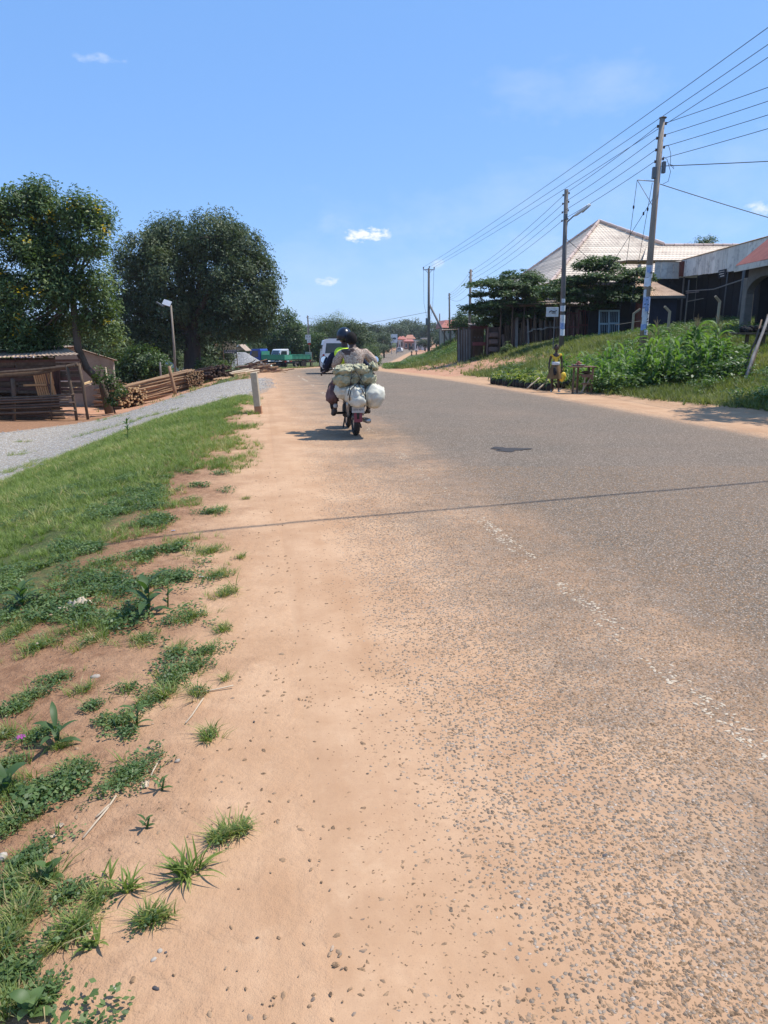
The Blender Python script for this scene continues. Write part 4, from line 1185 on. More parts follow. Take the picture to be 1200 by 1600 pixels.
hv_h = b + h

# poles beyond the frame that carry the lines on
def plain_pole(label, loc, hgt, r=.13):
    t = thing('power_pole', label, 'power pole', loc)
    MB().tube([(0, 0, -.4), (0, 0, hgt)], [r * 1.15, r * .8], 12).build('pole', M_POLE, t, smooth=True, local=True)
    MB().bar((-.7, 0, hgt - .2), (.7, 0, hgt - .2), .09, .11).build('crossarm', M_STEEL, t, local=True)
    return Vector(loc) + Vector((0, 0, hgt))
e1 = plain_pole('power pole standing outside the picture on the right, next in the line', (20.3, 2.0, tz(20.3, 2)), 8.6)
e2 = plain_pole('tall power pole outside the picture carrying the upper wires onward', (15.8, -6, tz(15.8, -6)), 11.7)
e3 = plain_pole('service pole outside the picture on the left that holds the cable over the road', (-13.2, 1.1, tz(-13.2, 1.1)), 6.6)
e4 = plain_pole('service pole outside the picture on the right that holds the cable over the road', (19.5, 13.4, tz(19.5, 13.4)), 6.2)
def cable(name, label, pts, r=.011, sag=.25, group=None):
    full = []
    for a, b_ in zip(pts[:-1], pts[1:]):
        L = (b_ - a).length
        n = 14
        for i in range(n + (1 if b_ is pts[-1] else 0)):
            t_ = i / n
            p = a.lerp(b_, t_); p.z -= sag * (L / 30) ** 1.3 * 4 * t_ * (1 - t_)
            full.append(p)
    o = MB().tube(full, r, 5, cap=False).build(name, M_WIRE)
    tag(o, label, 'power line', group)
    return o
A0, B0, C0, D0 = pa_b + pa_h, pb_b + pb_h, pc_b + pc_h, pd_b + pd_h
names = ['uppermost', 'second', 'third', 'lowest']
for k in range(4):
    dz = -.16 - .42 * k
    cable('overhead_wire', names[k] + ' of the four stacked wires that run from pole to pole on the right', [e1 + Vector((-.1, 0, dz + .25)), A0 + Vector((.15, 0, dz)), A0 + Vector((-.15, 0, dz - .1)), B0 + Vector((0, 0, dz)), C0 + Vector((0, 0, dz)), D0 + Vector((0, 0, dz * .6))], group='stacked low wires')
for k, sx in enumerate((-.66, .06, .66)):
    cable('overhead_wire', ('left', 'middle', 'right')[k] + ' of the three highest wires leaving the crossarm of the strutted pole', [e2 + Vector((sx * 1.1, 0, 0)), hv_h + Vector((sx, 0, .12))], r=.012, sag=.12, group='highest wires')
cable('overhead_wire', 'thick cable leaving the postered pole almost level to the right', [A0 + Vector((.1, 0, -1.7)), at(1260, 249, 29)], r=.016, sag=.1)
cable('overhead_wire', 'thick cable sloping down from the postered pole to the right', [A0 + Vector((.1, 0, -2.35)), at(1260, 357, 30)], r=.016, sag=.25)
cable('overhead_wire', 'cable crossing high over the road whose shadow lies on the asphalt', [e3, e4], r=.021, sag=.0)
cable('overhead_wire', 'cable running down from the street lamp pole into the layered shade tree', [B0 + Vector((.1, 0, -2.4)), at(925, 408, 45)], r=.014, sag=.05)
cable('overhead_wire', 'long thin wire hanging low across the far sky behind the riders', [hv_h + Vector((0, 0, -5.2)), at(560, 508, 110), at(480, 497, 112)], r=.02, sag=.05)
cable('overhead_wire', 'slack wire dropping from the pole behind the kiosk to the slim distant pole', [C0 + Vector((0, 0, -2.2)), D0 + Vector((0, 0, -.7))], r=.014, sag=.5)
# solar street lamp on the left
b = on(275, 40); top = at(267, 477, 40)
L = thing('street_lamp', 'thin leaning wooden lamp post with a small solar panel before the great dark tree', 'street lamp', b)
h = top - b
MB().tube([(0, 0, -.3), h * .5 + Vector((.04, 0, 0)), h], [.065, .06, .045], 10).build('post', M_POLE, L, smooth=True, local=True)
MB().box(h + Vector((-.20, 0, .12)), (.42, .03, .32), Matrix.Rotation(R(18), 3, 'Y') @ Matrix.Rotation(R(-35), 3, 'X')).build('solar_panel', pm('solar_cell', (.45, .47, .50), (.30, .32, .36), 9, .25, .05, .001), L, local=True)
MB().box(h + Vector((-.55, -.05, .05)), (.42, .18, .07), Matrix.Rotation(R(32), 3, 'Y')).build('lamp_head', M_BOXG, L, local=True, bevel=.01)
MB().tube([h, h + Vector((-.45, -.03, .0))], .02, 6).build('lamp_arm', M_STEEL, L, local=True)
# ------------------------------------------------------------------ left: shack, house, pole yard, gravel heap, trucks
M_RUST = pm('rusty_iron_sheet', (.46, .36, .27), (.30, .20, .14), 3, .7, .3, .003, dirt=(.22, .12, .07))
M_PLANK_D = pm('dark_weathered_plank', (.17, .115, .075), (.075, .050, .034), 8, .9, .6, .006, (1, 1, .2))
M_PLANK_R = pm('red_brown_plank', (.17, .085, .06), (.09, .045, .035), 8, .85, .6, .006)
M_PLANK_O = pm('fresh_sawn_plank', (.66, .34, .15), (.52, .25, .10), 10, .8, .4, .004)
M_PLASTER = pm('beige_plaster', (.42, .36, .29), (.31, .26, .21), 3, .9, .3, .004, dirt=(.25, .19, .14))
M_LOG = pm('pole_bark', (.46, .29, .165), (.26, .155, .09), 9, .9, .5, .006)
M_LOG_D = pm('dark_pole_bark', (.16, .10, .07), (.09, .06, .045), 9, .9, .5, .006)
M_LOG_P = pm('peeled_pole', (.56, .45, .32), (.42, .32, .22), 9, .85, .4, .004)
M_CUT = pm('cut_log_end', (.66, .46, .24), (.50, .33, .16), 14, .85, .3, .003)
M_GLASS = pm('dark_window_glass', (.03, .05, .05), (.02, .03, .035), 3, .12, 0, .001, spec=.7)
M_TARP = pm('white_tarpaulin', (.72, .73, .72), (.58, .59, .58), 4, .6, .5, .02)
M_CONC = pm('old_concrete', (.44, .37, .26), (.31, .26, .18), 6, .9, .4, .004, dirt=(.30, .18, .11))

def corr_sheet(a, b, c, d, pitch=.09, amp=.018, n=None):
    """corrugated sheet over quad a-b (eave) c-d (top; a under d, b under c)"""
    a, b, c, d = map(Vector, (a, b, c, d))
    n = n or max(6, int((b - a).length / (pitch / 4)))
    nrm = (b - a).cross(d - a).normalized()
    mb = MB(); vs = []; fs = []
    for j in range(2):
        for i in range(n + 1):
            t_ = i / n
            p = (a.lerp(b, t_) if j == 0 else d.lerp(c, t_)) + nrm * amp * math.sin(2 * PI * (b - a).length * t_ / pitch)
            vs.append(p)
    for j in range(2):
        for i in range(n + 1): vs.append(vs[j * (n + 1) + i] - nrm * .006)
    m = n + 1
    for i in range(n):
        fs.append((i, i + 1, m + i + 1, m + i)); fs.append((2 * m + i, 3 * m + i, 3 * m + i + 1, 2 * m + i + 1))
    mb.add(vs, fs)
    return mb
def rough_pole(mb, a, b, r, bend=.02, seg=7):
    a = Vector(a); b = Vector(b); L = (b - a).length
    pts = [a.lerp(b, k / 3) + (Vector([random.uniform(-1, 1) * bend * L for _ in range(3)]) if 0 < k < 3 else Vector()) for k in range(4)]
    mb.tube(pts, [r, r * .97, r * .9, r * .82], seg)

# --- timber shack (open fronted) -------------------------------------------------
Y0 = 26.6
zb = -1.28
def W(u, v, Y=Y0): return at(u, v, Y)
org = Vector((W(60, 655).x, Y0, zb))
SH = thing('timber_shack', 'dark timber shack with a flat tan iron roof and orange slatted panel at far left', 'shack', org)
x0, x1 = W(-70, 600).x, W(113, 560).x
zt = W(60, 562).z
# roof: slightly sloping iron sheet with ragged front edge, standing over the back wall
mb = corr_sheet((x0, Y0 + .3, zt + .02), (x1 + .15, Y0 + .3, zt + .18), (x1 - 1.7, Y0 + 3.3, zt + .42), (x0, Y0 + 3.3, zt + .30), pitch=.16)
mb.build('roof', M_RUST, SH)
# back wall: horizontal offcuts, each a plank
zz = zt - .02; k = 0
while zz > zb + 1.05:
    hgt = random.uniform(.09, .15)
    for (xa, xb) in ((x0, x0 + 1.9), (x0 + 1.9, x1)):
        MB().bar((xa - random.uniform(0, .1), Y0 + .75 + random.uniform(-.03, .03), zz - hgt / 2 + random.uniform(-.01, .01)), (xb + random.uniform(-.12, .08), Y0 + .75 + random.uniform(-.03, .03), zz - hgt / 2 + random.uniform(-.02, .05)), .03, hgt * .92).build('plank', M_PLANK_D if k % 3 else M_PLANK_R, SH)
    zz -= hgt; k += 1
# front beam, posts
zf = W(60, 583).z
MB().tube([(x0, Y0 - .02, W(0, 592).z), (W(60, 583).x, Y0, zf), (W(121, 568).x, Y0, W(121, 569).z)], [.07, .07, .06], 8).build('beam', M_PLANK_D, SH)
MB().tube([(x0, Y0 - .12, W(0, 587).z), (W(60, 579).x, Y0 - .1, zf + .12), (W(118, 570).x, Y0 - .05, W(118, 571).z)], [.045, .05, .045], 7).build('beam', M_PLANK_D, SH)
for (ua, va, ub, vb, r, yy) in ((22, 592, 24, 657, .075, -.1), (105, 570, 120, 645, .06, -.05), (121, 568, 135, 643, .06, .1), (77, 578, 78, 655, .035, .1), (14, 592, 14, 657, .05, .3), (-30, 592, -30, 660, .06, 0)):
    mb = MB(); rough_pole(mb, W(ua, va) + Vector((0, yy, 0)), (W(ub, vb).x, Y0 + yy, zb - .1), r); mb.build('post', M_PLANK_D, SH, smooth=True)
# orange slatted panel of split canes
pa0, pa1 = W(50, 585, Y0 + .5), W(76, 618, Y0 + .5)
nsl = 9
for half in range(2):
    zt_, zb_ = (W(60, 584).z, W(60, 601).z) if half == 0 else (W(60, 605).z, W(60, 620).z)
    for i in range(nsl):
        xx = pa0.x + (W(72, 600).x - pa0.x) * (i + .5) / nsl + (.05 if half else 0)
        MB().bar((xx, Y0 + .55, zt_), (xx + .06, Y0 + .55, zb_), .055, .025, up=(0, 1, 0)).build('slat', M_PLANK_O, SH)
MB().bar(W(37, 602, Y0 + .45), W(73, 601, Y0 + .45), .04, .07).build('rail', M_PLANK_O, SH)
MB().bar(W(25, 621, Y0 + .45), W(66, 621, Y0 + .45), .04, .06).build('rail', M_PLANK_O, SH)
MB().bar(W(71, 581, Y0 + .4), W(78, 614, Y0 + .4), .05, .04).build('batten', M_PLANK_R, SH)
MB().bar(W(79, 579, Y0 + .35), W(85, 617, Y0 + .35), .07, .05).build('batten', M_PLANK_O, SH)
for i in range(4):
    MB().bar(W(84 + 2.6 * i, 578, Y0 + .6), W(87 + 2.3 * i, 617, Y0 + .6), .085, .03, up=(0, 1, 0)).build('plank', M_PLANK_R, SH)
# low rail of stacked horizontal poles in front
for i in range(8):
    zr = W(60, 622).z - .02 - i * .085
    if i < 5 or i == 6:
        mb = MB(); xr = W(118 - (i % 3) * 4, 616).x
        rough_pole(mb, (x0, Y0 - .25 + random.uniform(-.06, .06), zr + random.uniform(-.02, .02) - .06), (xr, Y0 - .15 + random.uniform(-.06, .06), zr + .16 - .01 * i), .042, .006); mb.build('rail_pole', M_LOG_D if i % 2 else M_PLANK_D, SH, smooth=True)
for i in range(9):
    zr = zb + .06 + i * .088
    mb = MB(); rough_pole(mb, (x0 - .2, Y0 + .1 + random.uniform(-.1, .1), zr), (W(20 if i > 5 else 95, 640).x, Y0 + .2 + random.uniform(-.1, .1), zr + .03), .042, .008); mb.build('rail_pole', M_LOG_D if i % 2 else M_PLANK_D, SH, smooth=True)
# inner dark back of the shack
MB().box(((x0 - 13.0) / 2, Y0 + 3.1, (zt + zb) / 2), (-13.0 - x0, .05, zt - zb)).build('back_wall', M_PLANK_D, SH)
MB().box((x0 - .02, Y0 + 1.9, (zt + zb) / 2), (.05, 2.4, zt - zb)).build('side_wall', M_PLANK_D, SH)

# --- plastered house behind ------------------------------------------------------
Y1 = 33.5
ho = on(130, Y1)
zl_ = ho.z
HO = thing('plaster_house', 'low beige plastered house with a small white framed window behind the timber shack', 'house', ho)
xa, xb = at(60, 600, Y1).x, at(179, 600, Y1).x
zr1 = at(118, 545, Y1).z; ze = at(179, 563, Y1).z
prof = [(xa, zl_ - .2), (xb, zl_ - .2), (xb, ze), (at(118, 545, Y1).x, zr1), (xa, at(60, 549, Y1).z)]
mb = MB(); mb.poly([(x, Y1, z) for x, z in prof], .18, (0, -1, 0)); mb.build('front_wall', M_PLASTER, HO)
mb = MB(); mb.poly([(xb - .3, Y1 + .181, zl_ - .2), (xb - 3.2, Y1 + 6, zl_ - .2), (xb - 3.2, Y1 + 6, ze - .03), (xb - .3, Y1 + .181, ze - .03)], .18, (-1, 0, 0)); mb.build('side_wall', M_PLASTER, HO)
corr_sheet((at(116, 543, Y1).x, Y1 - .12, zr1 + .08), (at(116, 543, Y1).x - 3.1, Y1 + 6.2, zr1 + .08), (xb - 3.0, Y1 + 6.2, ze - .01), (xb + .25, Y1 - .12, ze - .01), pitch=.2).build('roof', M_RUST, HO)
corr_sheet((xa - .2, Y1 - .12, zr1 - .06), (xa - 3.3, Y1 + 6.2, zr1 - .06), (at(118, 543, Y1).x - 3.1, Y1 + 6.2, zr1 + .10), (at(118, 543, Y1).x, Y1 - .12, zr1 + .10), pitch=.2).build('roof', M_RUST, HO)
wx0, wx1 = at(92, 590, Y1).x, at(106, 590, Y1).x; wz0, wz1 = at(98, 596, Y1).z, at(98, 577, Y1).z
wf = MB()
for (a, b, c, d) in ((wx0 - .05, wx0 + .05, wz0, wz1), (wx1 - .05, wx1 + .05, wz0, wz1), (wx0 + .05, wx1 - .05, wz1 - .1, wz1), (wx0 + .05, wx1 - .05, wz0, wz0 + .08)):
    wf.box(((a + b) / 2, Y1 - .03, (c + d) / 2), (b - a, .06, d - c))
wfo = wf.build('window_frame', M_WHITE, HO)
MB().box(((wx0 + wx1) / 2, Y1 - .008, (wz0 + wz1) / 2), (wx1 - wx0 - .1, .012, wz1 - wz0 - .16)).build('pane', M_GLASS, wfo)
# white gable wall that shows through the leaves above the shack roof
p = on(25, 44)
G = thing('white_building', 'bright white wall glimpsed through the leaves above the shack roof', 'building', p)
q0, q1 = at(18, 556, 44), at(52, 537, 44)
mb = MB(); mb.poly([(q0.x, 44, p.z - .2), (q1.x, 44, p.z - .2), (at(51, 552, 44).x, 44, at(51, 552, 44).z), (at(46, 538, 44).x, 44, at(46, 538, 44).z), (at(20, 539, 44).x, 44, at(20, 539, 44).z)], .15, (0, -1, 0)); mb.build('wall', M_WHITE, G)
corr_sheet((q0.x - .1, 43.9, at(20, 538, 44).z), (q1.x, 43.9, at(46, 537, 44).z), (q1.x, 48, at(46, 537, 44).z + .3), (q0.x - .1, 48, at(20, 538, 44).z + .3), .2).build('roof', M_RUST, G)
# leaning ladder rails and low bench by the wall
p = on(172, 32)
t = thing('leaning_pole', 'pale thin pole leaning on the plaster wall beside the small bench', 'pole', p)
MB().tube([p + Vector((.05, 0, 0)), at(165, 574, 33.2)], .03, 6).build('pole', M_LOG_P, t)
t = thing('trestle', 'small dark wooden trestle standing before the plaster wall', 'trestle', on(176, 31.6))
b0 = at(168, 596, 31.6); b1 = at(184, 596, 31.6); g0 = tz(b0.x, 31.6)
for xx in (b0.x, b1.x):
    for yy in (31.6, 31.9): MB().bar((xx, yy, g0 - .02), (xx, yy, b0.z), .05, .05).build('leg', M_PLANK_D, t)
MB().box(((b0.x + b1.x) / 2, 31.75, b0.z + .025), (b1.x - b0.x + .1, .4, .05)).build('top', M_PLANK_D, t)
# pale boards lying on the rail beside the shack
for k, (ua, va, ub, vb) in enumerate(((95, 613, 142, 596), (102, 615, 140, 600), (96, 610, 124, 603))):
    a, b = at(ua, va, 29.2 + .1 * k), at(ub, vb, 30.6 + .1 * k)
    o = MB().bar(a, b, .16, .05).build('sawn_board', M_LOG_P if k else M_CUT, origin=(a.x, a.y, a.z))
    tag(o, ('longest pale board sloping up beside the shack window', 'second pale board, lying just below the longest one', 'shortest pale board nearest the shack wall')[k], 'board', 'pale sloping boards')

# --- stacks of poles -------------------------------------------------------------
def pole_stack(label, a, b, width, height, r, mat, n_limit=300, endmat=M_CUT, name='pole_stack', messy=.02, shape='heap', cat='pole stack', seed=0):
    """poles lie from a to b; cross section width x height"""
    rr = random.Random(seed)
    a = Vector(a); b = Vector(b); d = (b - a); L = d.length; d.normalize()
    s = d.cross(Vector((0, 0, 1))).normalized()
    t = thing(name, label, cat, a.lerp(b, .5))
    rows = max(1, int(height / (r * 1.8))); cnt = 0
    bar_, ends = MB(), MB()
    for j in range(rows):
        w = width * (1 - .45 * (j / rows) ** 1.5) if shape == 'heap' else width
        cols = max(1, int(w / (r * 2.05)))
        for i in range(cols):
            off = (i - (cols - 1) / 2) * r * 2.05 + (r if j % 2 else 0) + rr.uniform(-.01, .01)
            zc = r + j * r * 1.78
            p0 = a + s * (off + rr.uniform(-messy, messy) * 3) + Vector((0, 0, zc)) - d * rr.uniform(0, .5)
            p1 = b + s * (off + rr.uniform(-messy, messy) * 3) + Vector((0, 0, zc + rr.uniform(-messy, messy) * 2)) + d * rr.uniform(0, .22)
            hidden = (0 < i < cols - 1) and j < rows - 1
            r1 = r * rr.uniform(.75, 1.05)
            m = MB(); pts = [p0.lerp(p1, k / 3) + (s * rr.uniform(-1, 1) * messy + Vector((0, 0, rr.uniform(-.5, 1) * messy))) * (1 if 0 < k < 3 else 0) for k in range(4)]
            m.tube(pts, [r1] * 4, 6, cap=False)
            o = m.build('pole', mat, t, smooth=True)
            e = MB(); e.tube([p1, p1 + d * .012], [r1 * .99, r1 * .99], 6); e.build('cut_end', endmat, o)
            cnt += 1
            if cnt > 290: return t
    return t
# long stack with pale cut ends facing the road
a = at(195, 607, 34.5); b = at(318, 608, 37.5)
pole_stack('long stack of tan brown poles lying behind the short stout post', (a.x, 35.4, tz(a.x, 35.4)), (at(297, 600, 37).x, 37.0, tz(at(297, 600, 37).x, 37.0) - .02), 1.3, .95, .046, M_LOG, seed=1, messy=.035)
pole_stack('square stack of poles with pale yellow cut ends at the end of the long stack', (at(296, 606, 39).x, 39.4, tz(at(296, 606, 39).x, 39.4)), (at(306, 606, 36).x, 36.1, tz(at(306, 606, 36).x, 36.1)), .74, .80, .040, M_LOG, seed=7, shape='box', messy=.015)
pole_stack('near bundle of split poles lying beside the leaning trunk', (at(150, 620, 32).x, 33.4, tz(at(150, 620, 32).x, 33.4)), (at(203, 628, 31).x, 31.4, tz(at(203, 628, 31).x, 31.4)), 1.3, .85, .045, M_LOG, endmat=M_CUT, messy=.06, seed=2)
pole_stack('dark low pile of weathered poles right of the yellow cut ends', (at(312, 595, 41).x, 41.5, tz(at(312, 595, 41).x, 41.5)), (at(345, 600, 39.5).x, 39.6, tz(at(345, 600, 39.5).x, 39.6)), 1.5, .75, .05, M_LOG_D, endmat=M_LOG_D, messy=.06, seed=3)
pole_stack('thin pale peeled poles stacked low, pointing at the road', (at(338, 600, 41).x, 40.2, tz(at(338, 600, 41).x, 40.2)), (at(392, 592, 44).x, 44.5, tz(at(392, 592, 44).x, 44.5)), 1.0, .32, .05, M_LOG_P, endmat=M_LOG_P, messy=.03, seed=4)
pole_stack('loose low layer of poles lying in front of the pale peeled stack', (at(345, 604, 39).x, 38.8, tz(at(345, 604, 39).x, 38.8)), (at(385, 597, 42).x, 42.6, tz(at(385, 597, 42).x, 42.6)), .7, .14, .05, M_LOG, endmat=M_CUT, messy=.05, seed=5)
# crooked branch heap
p = on(402, 49)
t = thing('branch_heap', 'tangled heap of crooked reddish branches at the foot of the gravel heap', 'heap', p)
for i in range(70):
    cx = random.gauss(0, .9); cy = random.gauss(0, .7); z0 = max(.05, .95 - abs(cx) * .55 - abs(cy) * .3) * random.random()
    an = random.choice([-.5, -.4, .3, -.8]) + random.gauss(0, .35); Ln = random.uniform(.8, 1.9)
    dd = Vector((math.cos(an), math.sin(an) * .6, random.uniform(-.15, .35))); c = p + Vector((cx, cy, z0))
    g = c - dd * Ln / 2; g.z = max(g.z, p.z + .03)
    m = MB(); rough_pole(m, g, c + dd * Ln / 2, random.uniform(.025, .05), .05, 6); m.build('branch', random.choice([M_LOG, M_LOG_D, M_PLANK_R, M_LOG]), t, smooth=True)
# short posts standing in the yard
def post(label, u, Y, v0, u0, r, mat, name='wooden_post'):
    b_ = on(u, Y); tp = at(u0, v0, Y)
    t_ = MB(); rough_pole(t_, (b_.x, b_.y, b_.z - .2), (tp.x, Y, tp.z), r, .012, 9)
    o = t_.build(name, mat, origin=b_, smooth=True); tag(o, label, 'post'); return o
post('short stout post standing against the long pole stack', 275, 34.6, 572, 264, .085, M_LOG)
post('thin short post behind the long pole stack, in front of white sheeting', 252, 43, 566, 250, .06, M_POLE_G)
# white sheeting / parked white vehicle shapes behind the bush
def drape(label, u0_, u1_, v0_, v1_, Y, name='plastic_sheet'):
    q0_, q1_ = at(u0_, v1_, Y), at(u1_, v0_, Y)
    g = tz((q0_.x + q1_.x) / 2, Y)
    nx_, nz_ = 14, 8
    vs, fs = [], []
    for j in range(nz_):
        for i in range(nx_):
            a_ = i / (nx_ - 1); b_ = j / (nz_ - 1)
            hz = q1_.z - g
            arch = math.sin(PI * min(max(a_, .0), 1)) ** .45
            ang = b_ * PI / 2 * 1.0
            z = g + hz * arch * math.sin(ang) * (1 + .06 * math.sin(a_ * 9 + b_ * 4))
            yy = Y - .2 + 1.4 * (1 - math.cos(ang)) + .1 * math.sin(a_ * 11)
            vs.append((q0_.x + (q1_.x - q0_.x) * a_, yy, z))
    for j in range(nz_ - 1):
        for i in range(nx_ - 1):
            k_ = j * nx_ + i; fs.append((k_, k_ + 1, k_ + nx_ + 1, k_ + nx_))
    n_ = len(vs); vs += [(x, 2 * (Y + 1.2) - y, z) for x, y, z in vs]; fs += [tuple(n_ + i for i in reversed(f)) for f in fs]
    o = MB().add(vs, fs).build(name, M_TARP, origin=((q0_.x + q1_.x) / 2, Y, g), smooth=True)
    tag(o, label, 'sheeting'); return o
drape('white plastic sheeting over a load behind the dark bush', 236, 271, 565, 590, 51)
drape('white sheeting just left of the thick dark trunk', 281, 296, 569, 592, 58)
drape('small white sheeting mound right of the thick dark trunk', 312, 330, 566, 592, 57)

# --- gravel heap, sign, painted wall --------------------------------------------
Yh = 72.
p = on(378, Yh)
n_ = 56; rings = 22
vs = []; fs = []
for j in range(rings):
    rr = j / (rings - 1)
    for i in range(n_):
        a_ = 2 * PI * i / n_
        ridge = Vector((math.cos(a_) * 3.1 * rr, math.sin(a_) * 2.2 * rr))
        ridge.x += (-.9 if math.cos(a_) < 0 else .25) * rr * abs(math.cos(a_))
        hz = 2.15 * (1 - rr) ** .92
        hz = min(hz, 1.85 + .05 * math.sin(a_ * 3))
        nz = .10 * (float(fbm(np.array([ridge.x * 1.6]), np.array([ridge.y * 1.6]), 3)[0]) - .5) * (1 if rr < 1 else 0)
        vs.append((p.x + ridge.x, p.y + ridge.y, p.z - .1 + hz + nz))
for j in range(rings - 1):
    for i in range(n_):
        i2 = (i + 1) % n_; fs.append((j * n_ + i, j * n_ + i2, (j + 1) * n_ + i2, (j + 1) * n_ + i))
M_HEAP = gravel_mat('heap_of_crushed_stone', (.30, .295, .29), (.215, .21, .205), 22, soil=False)
o = MB().add(vs, fs).build('gravel_heap', M_HEAP, origin=p, smooth=True)
tag(o, 'large grey heap of crushed stone under the big tree', 'gravel heap', kind='stuff')

M_YBOARD = pm('pale_yellow_board', (.56, .55, .36), (.44, .43, .28), 5, .8, .1, .001, dirt=(.35, .33, .24))
M_BLUEGREY = pm('blue_grey_paint', (.10, .155, .20), (.07, .11, .15), 6, .7, .1, .001)
Ys = 64.
p = on(360, Ys)
t = thing('sign_board', 'weathered yellow sign board with a blue band on two thin posts before the gravel heap', 'sign', p)
a, b = at(349, 546, Ys), at(368.5, 533, Ys)
MB().box(((a.x + b.x) / 2, Ys, (a.z + b.z) / 2), (b.x - a.x, .05, b.z - a.z)).build('panel', M_YBOARD, t, bevel=.008)
a2, b2 = at(350, 552, Ys), at(370, 546.3, Ys)
MB().box(((a2.x + b2.x) / 2, Ys - .012, (a2.z + b2.z) / 2), (b2.x - a2.x, .05, b2.z - a2.z)).build('lower_panel', M_BLUEGREY, t, bevel=.008)
for k in range(5):
    zz = b.z - .10 - k * .125; xx = a.x + .14
    while xx < b.x - .16:
        w_ = random.uniform(.05, .16)
        MB().box((xx + w_ / 2, Ys - .029, zz), (w_, .006, .05)).build('lettering', M_INK, t)
        xx += w_ + .05
for k in range(2):
    xx = a2.x + .1
    while xx < b2.x - .2:
        w_ = random.uniform(.06, .18)
        MB().box((xx + w_ / 2, Ys - .041, b2.z - .1 - k * .13), (w_, .006, .04)).build('lettering', M_WHITE, t)
        xx += w_ + .05
for uu, vv in ((350.5, 571), (371.5, 574)):
    q = at(uu, vv, Ys); gz = tz(q.x, Ys)
    MB().bar((q.x, Ys + .03, gz - .2), (q.x - .06, Ys + .03, b.z + (.0 if uu < 360 else -.3)), .06, .06).build('post', M_PLANK_D, t)
p = on(342, 82)
t = thing('painted_wall', 'peeling orange and cream wall with a blue foot left of the yellow sign', 'wall', p)
a, b = at(336, 563, 82), at(349, 539, 82)
MB().box(((a.x + b.x) / 2, 82, (a.z + b.z) / 2 + .3), (b.x - a.x, .3, b.z - a.z - .3)).build('upper_wall', pm('peeling_orange_plaster', (.58, .42, .28), (.46, .22, .12), 2.2, .9, .2, .003), t)
MB().box(((a.x + b.x) / 2, 81.98, a.z - .05), (b.x - a.x + .1, .34, .85)).build('lower_wall', pm('bright_blue_paint', (.05, .16, .46), (.04, .11, .34), 4, .6, .1, .001), t)
p = on(377, 88)
t = thing('farm_shed', 'small grey shed roof with a white edge behind the gravel heap', 'shed', p)
a, b = at(369, 548, 88), at(384, 541, 88)
MB().poly([(a.x, 87.5, at(369, 548, 88).z), (at(372, 541, 88).x, 87.5, at(372, 541, 88).z), (at(384, 547, 88).x, 87.5, at(384, 547, 88).z)], .1, (0, -1, 0)).build('gable', M_PLASTER, t)
MB().box(((a.x + b.x) / 2, 89, p.z + .9), (b.x - a.x, 2.6, 1.8)).build('wall', M_PLASTER, t)
MB().poly([(a.x - .3, 87.2, at(369, 547.5, 88).z), (a.x - .3, 91, at(369, 547.5, 88).z), (at(375, 538, 88).x, 91, at(375, 538, 88).z), (at(375, 538, 88).x, 87.2, at(375, 538, 88).z)], .08, (-.5, 0, 1)).build('roof', M_TARP, t)
MB().poly([(at(375, 538, 88).x, 87.2, at(375, 538, 88).z), (at(375, 538, 88).x, 91, at(375, 538, 88).z), (at(386, 548, 88).x, 91, at(386, 548, 88).z), (at(386, 548, 88).x, 87.2, at(386, 548, 88).z)], .08, (.5, 0, 1)).build('roof', M_RUST, t)

# --- trucks ----------------------------------------------------------------------
M_TYRE = pm('tyre_rubber', (.035, .033, .032), (.022, .021, .020), 20, .85, .3, .002, dirt=(.16, .11, .08), dscale=4)
M_RIM = pm('painted_rim', (.30, .27, .23), (.18, .16, .14), 9, .6, .1, .001)
M_CHASSIS = pm('black_chassis', (.04, .04, .04), (.03, .03, .03), 8, .7, .2, .002, dirt=(.14, .10, .07))
M_BLUE = pm('blue_truck_paint', (.03, .09, .42), (.025, .07, .33), 3, .35, .05, .001, spec=.5)
M_GREEN = pm('green_truck_paint', (.05, .30, .18), (.04, .23, .14), 3, .45, .1, .001, spec=.4, dirt=(.22, .22, .16))
M_WHITEP = pm('white_car_paint', (.74, .75, .76), (.66, .67, .68), 3, .3, .03, .001, spec=.5)
M_LAMP_R = pm('red_lamp', (.42, .02, .015), (.3, .015, .012), 8, .25, 0, .001, spec=.6)
M_LAMP_O = pm('orange_lamp', (.55, .16, .02), (.42, .12, .02), 8, .25, 0, .001, spec=.6)
def wheel(mb_t, mb_r, c, r, w, axis='Y'):
    mb_t.lathe(c, [(r * .58, -w / 2), (r * .94, -w / 2), (r, -w * .38), (r, w * .38), (r * .94, w / 2), (r * .58, w / 2)], 20, axis)
    mb_r.lathe(c, [(r * .58, -w * .4), (r * .5, -w * .2), (r * .22, -w * .15), (r * .2, -w * .4), (.001, -w * .42)], 14, axis)
    mb_r.lathe(c, [(r * .58, w * .4), (r * .5, w * .2), (r * .22, w * .15), (r * .2, w * .4), (.001, w * .42)], 14, axis)
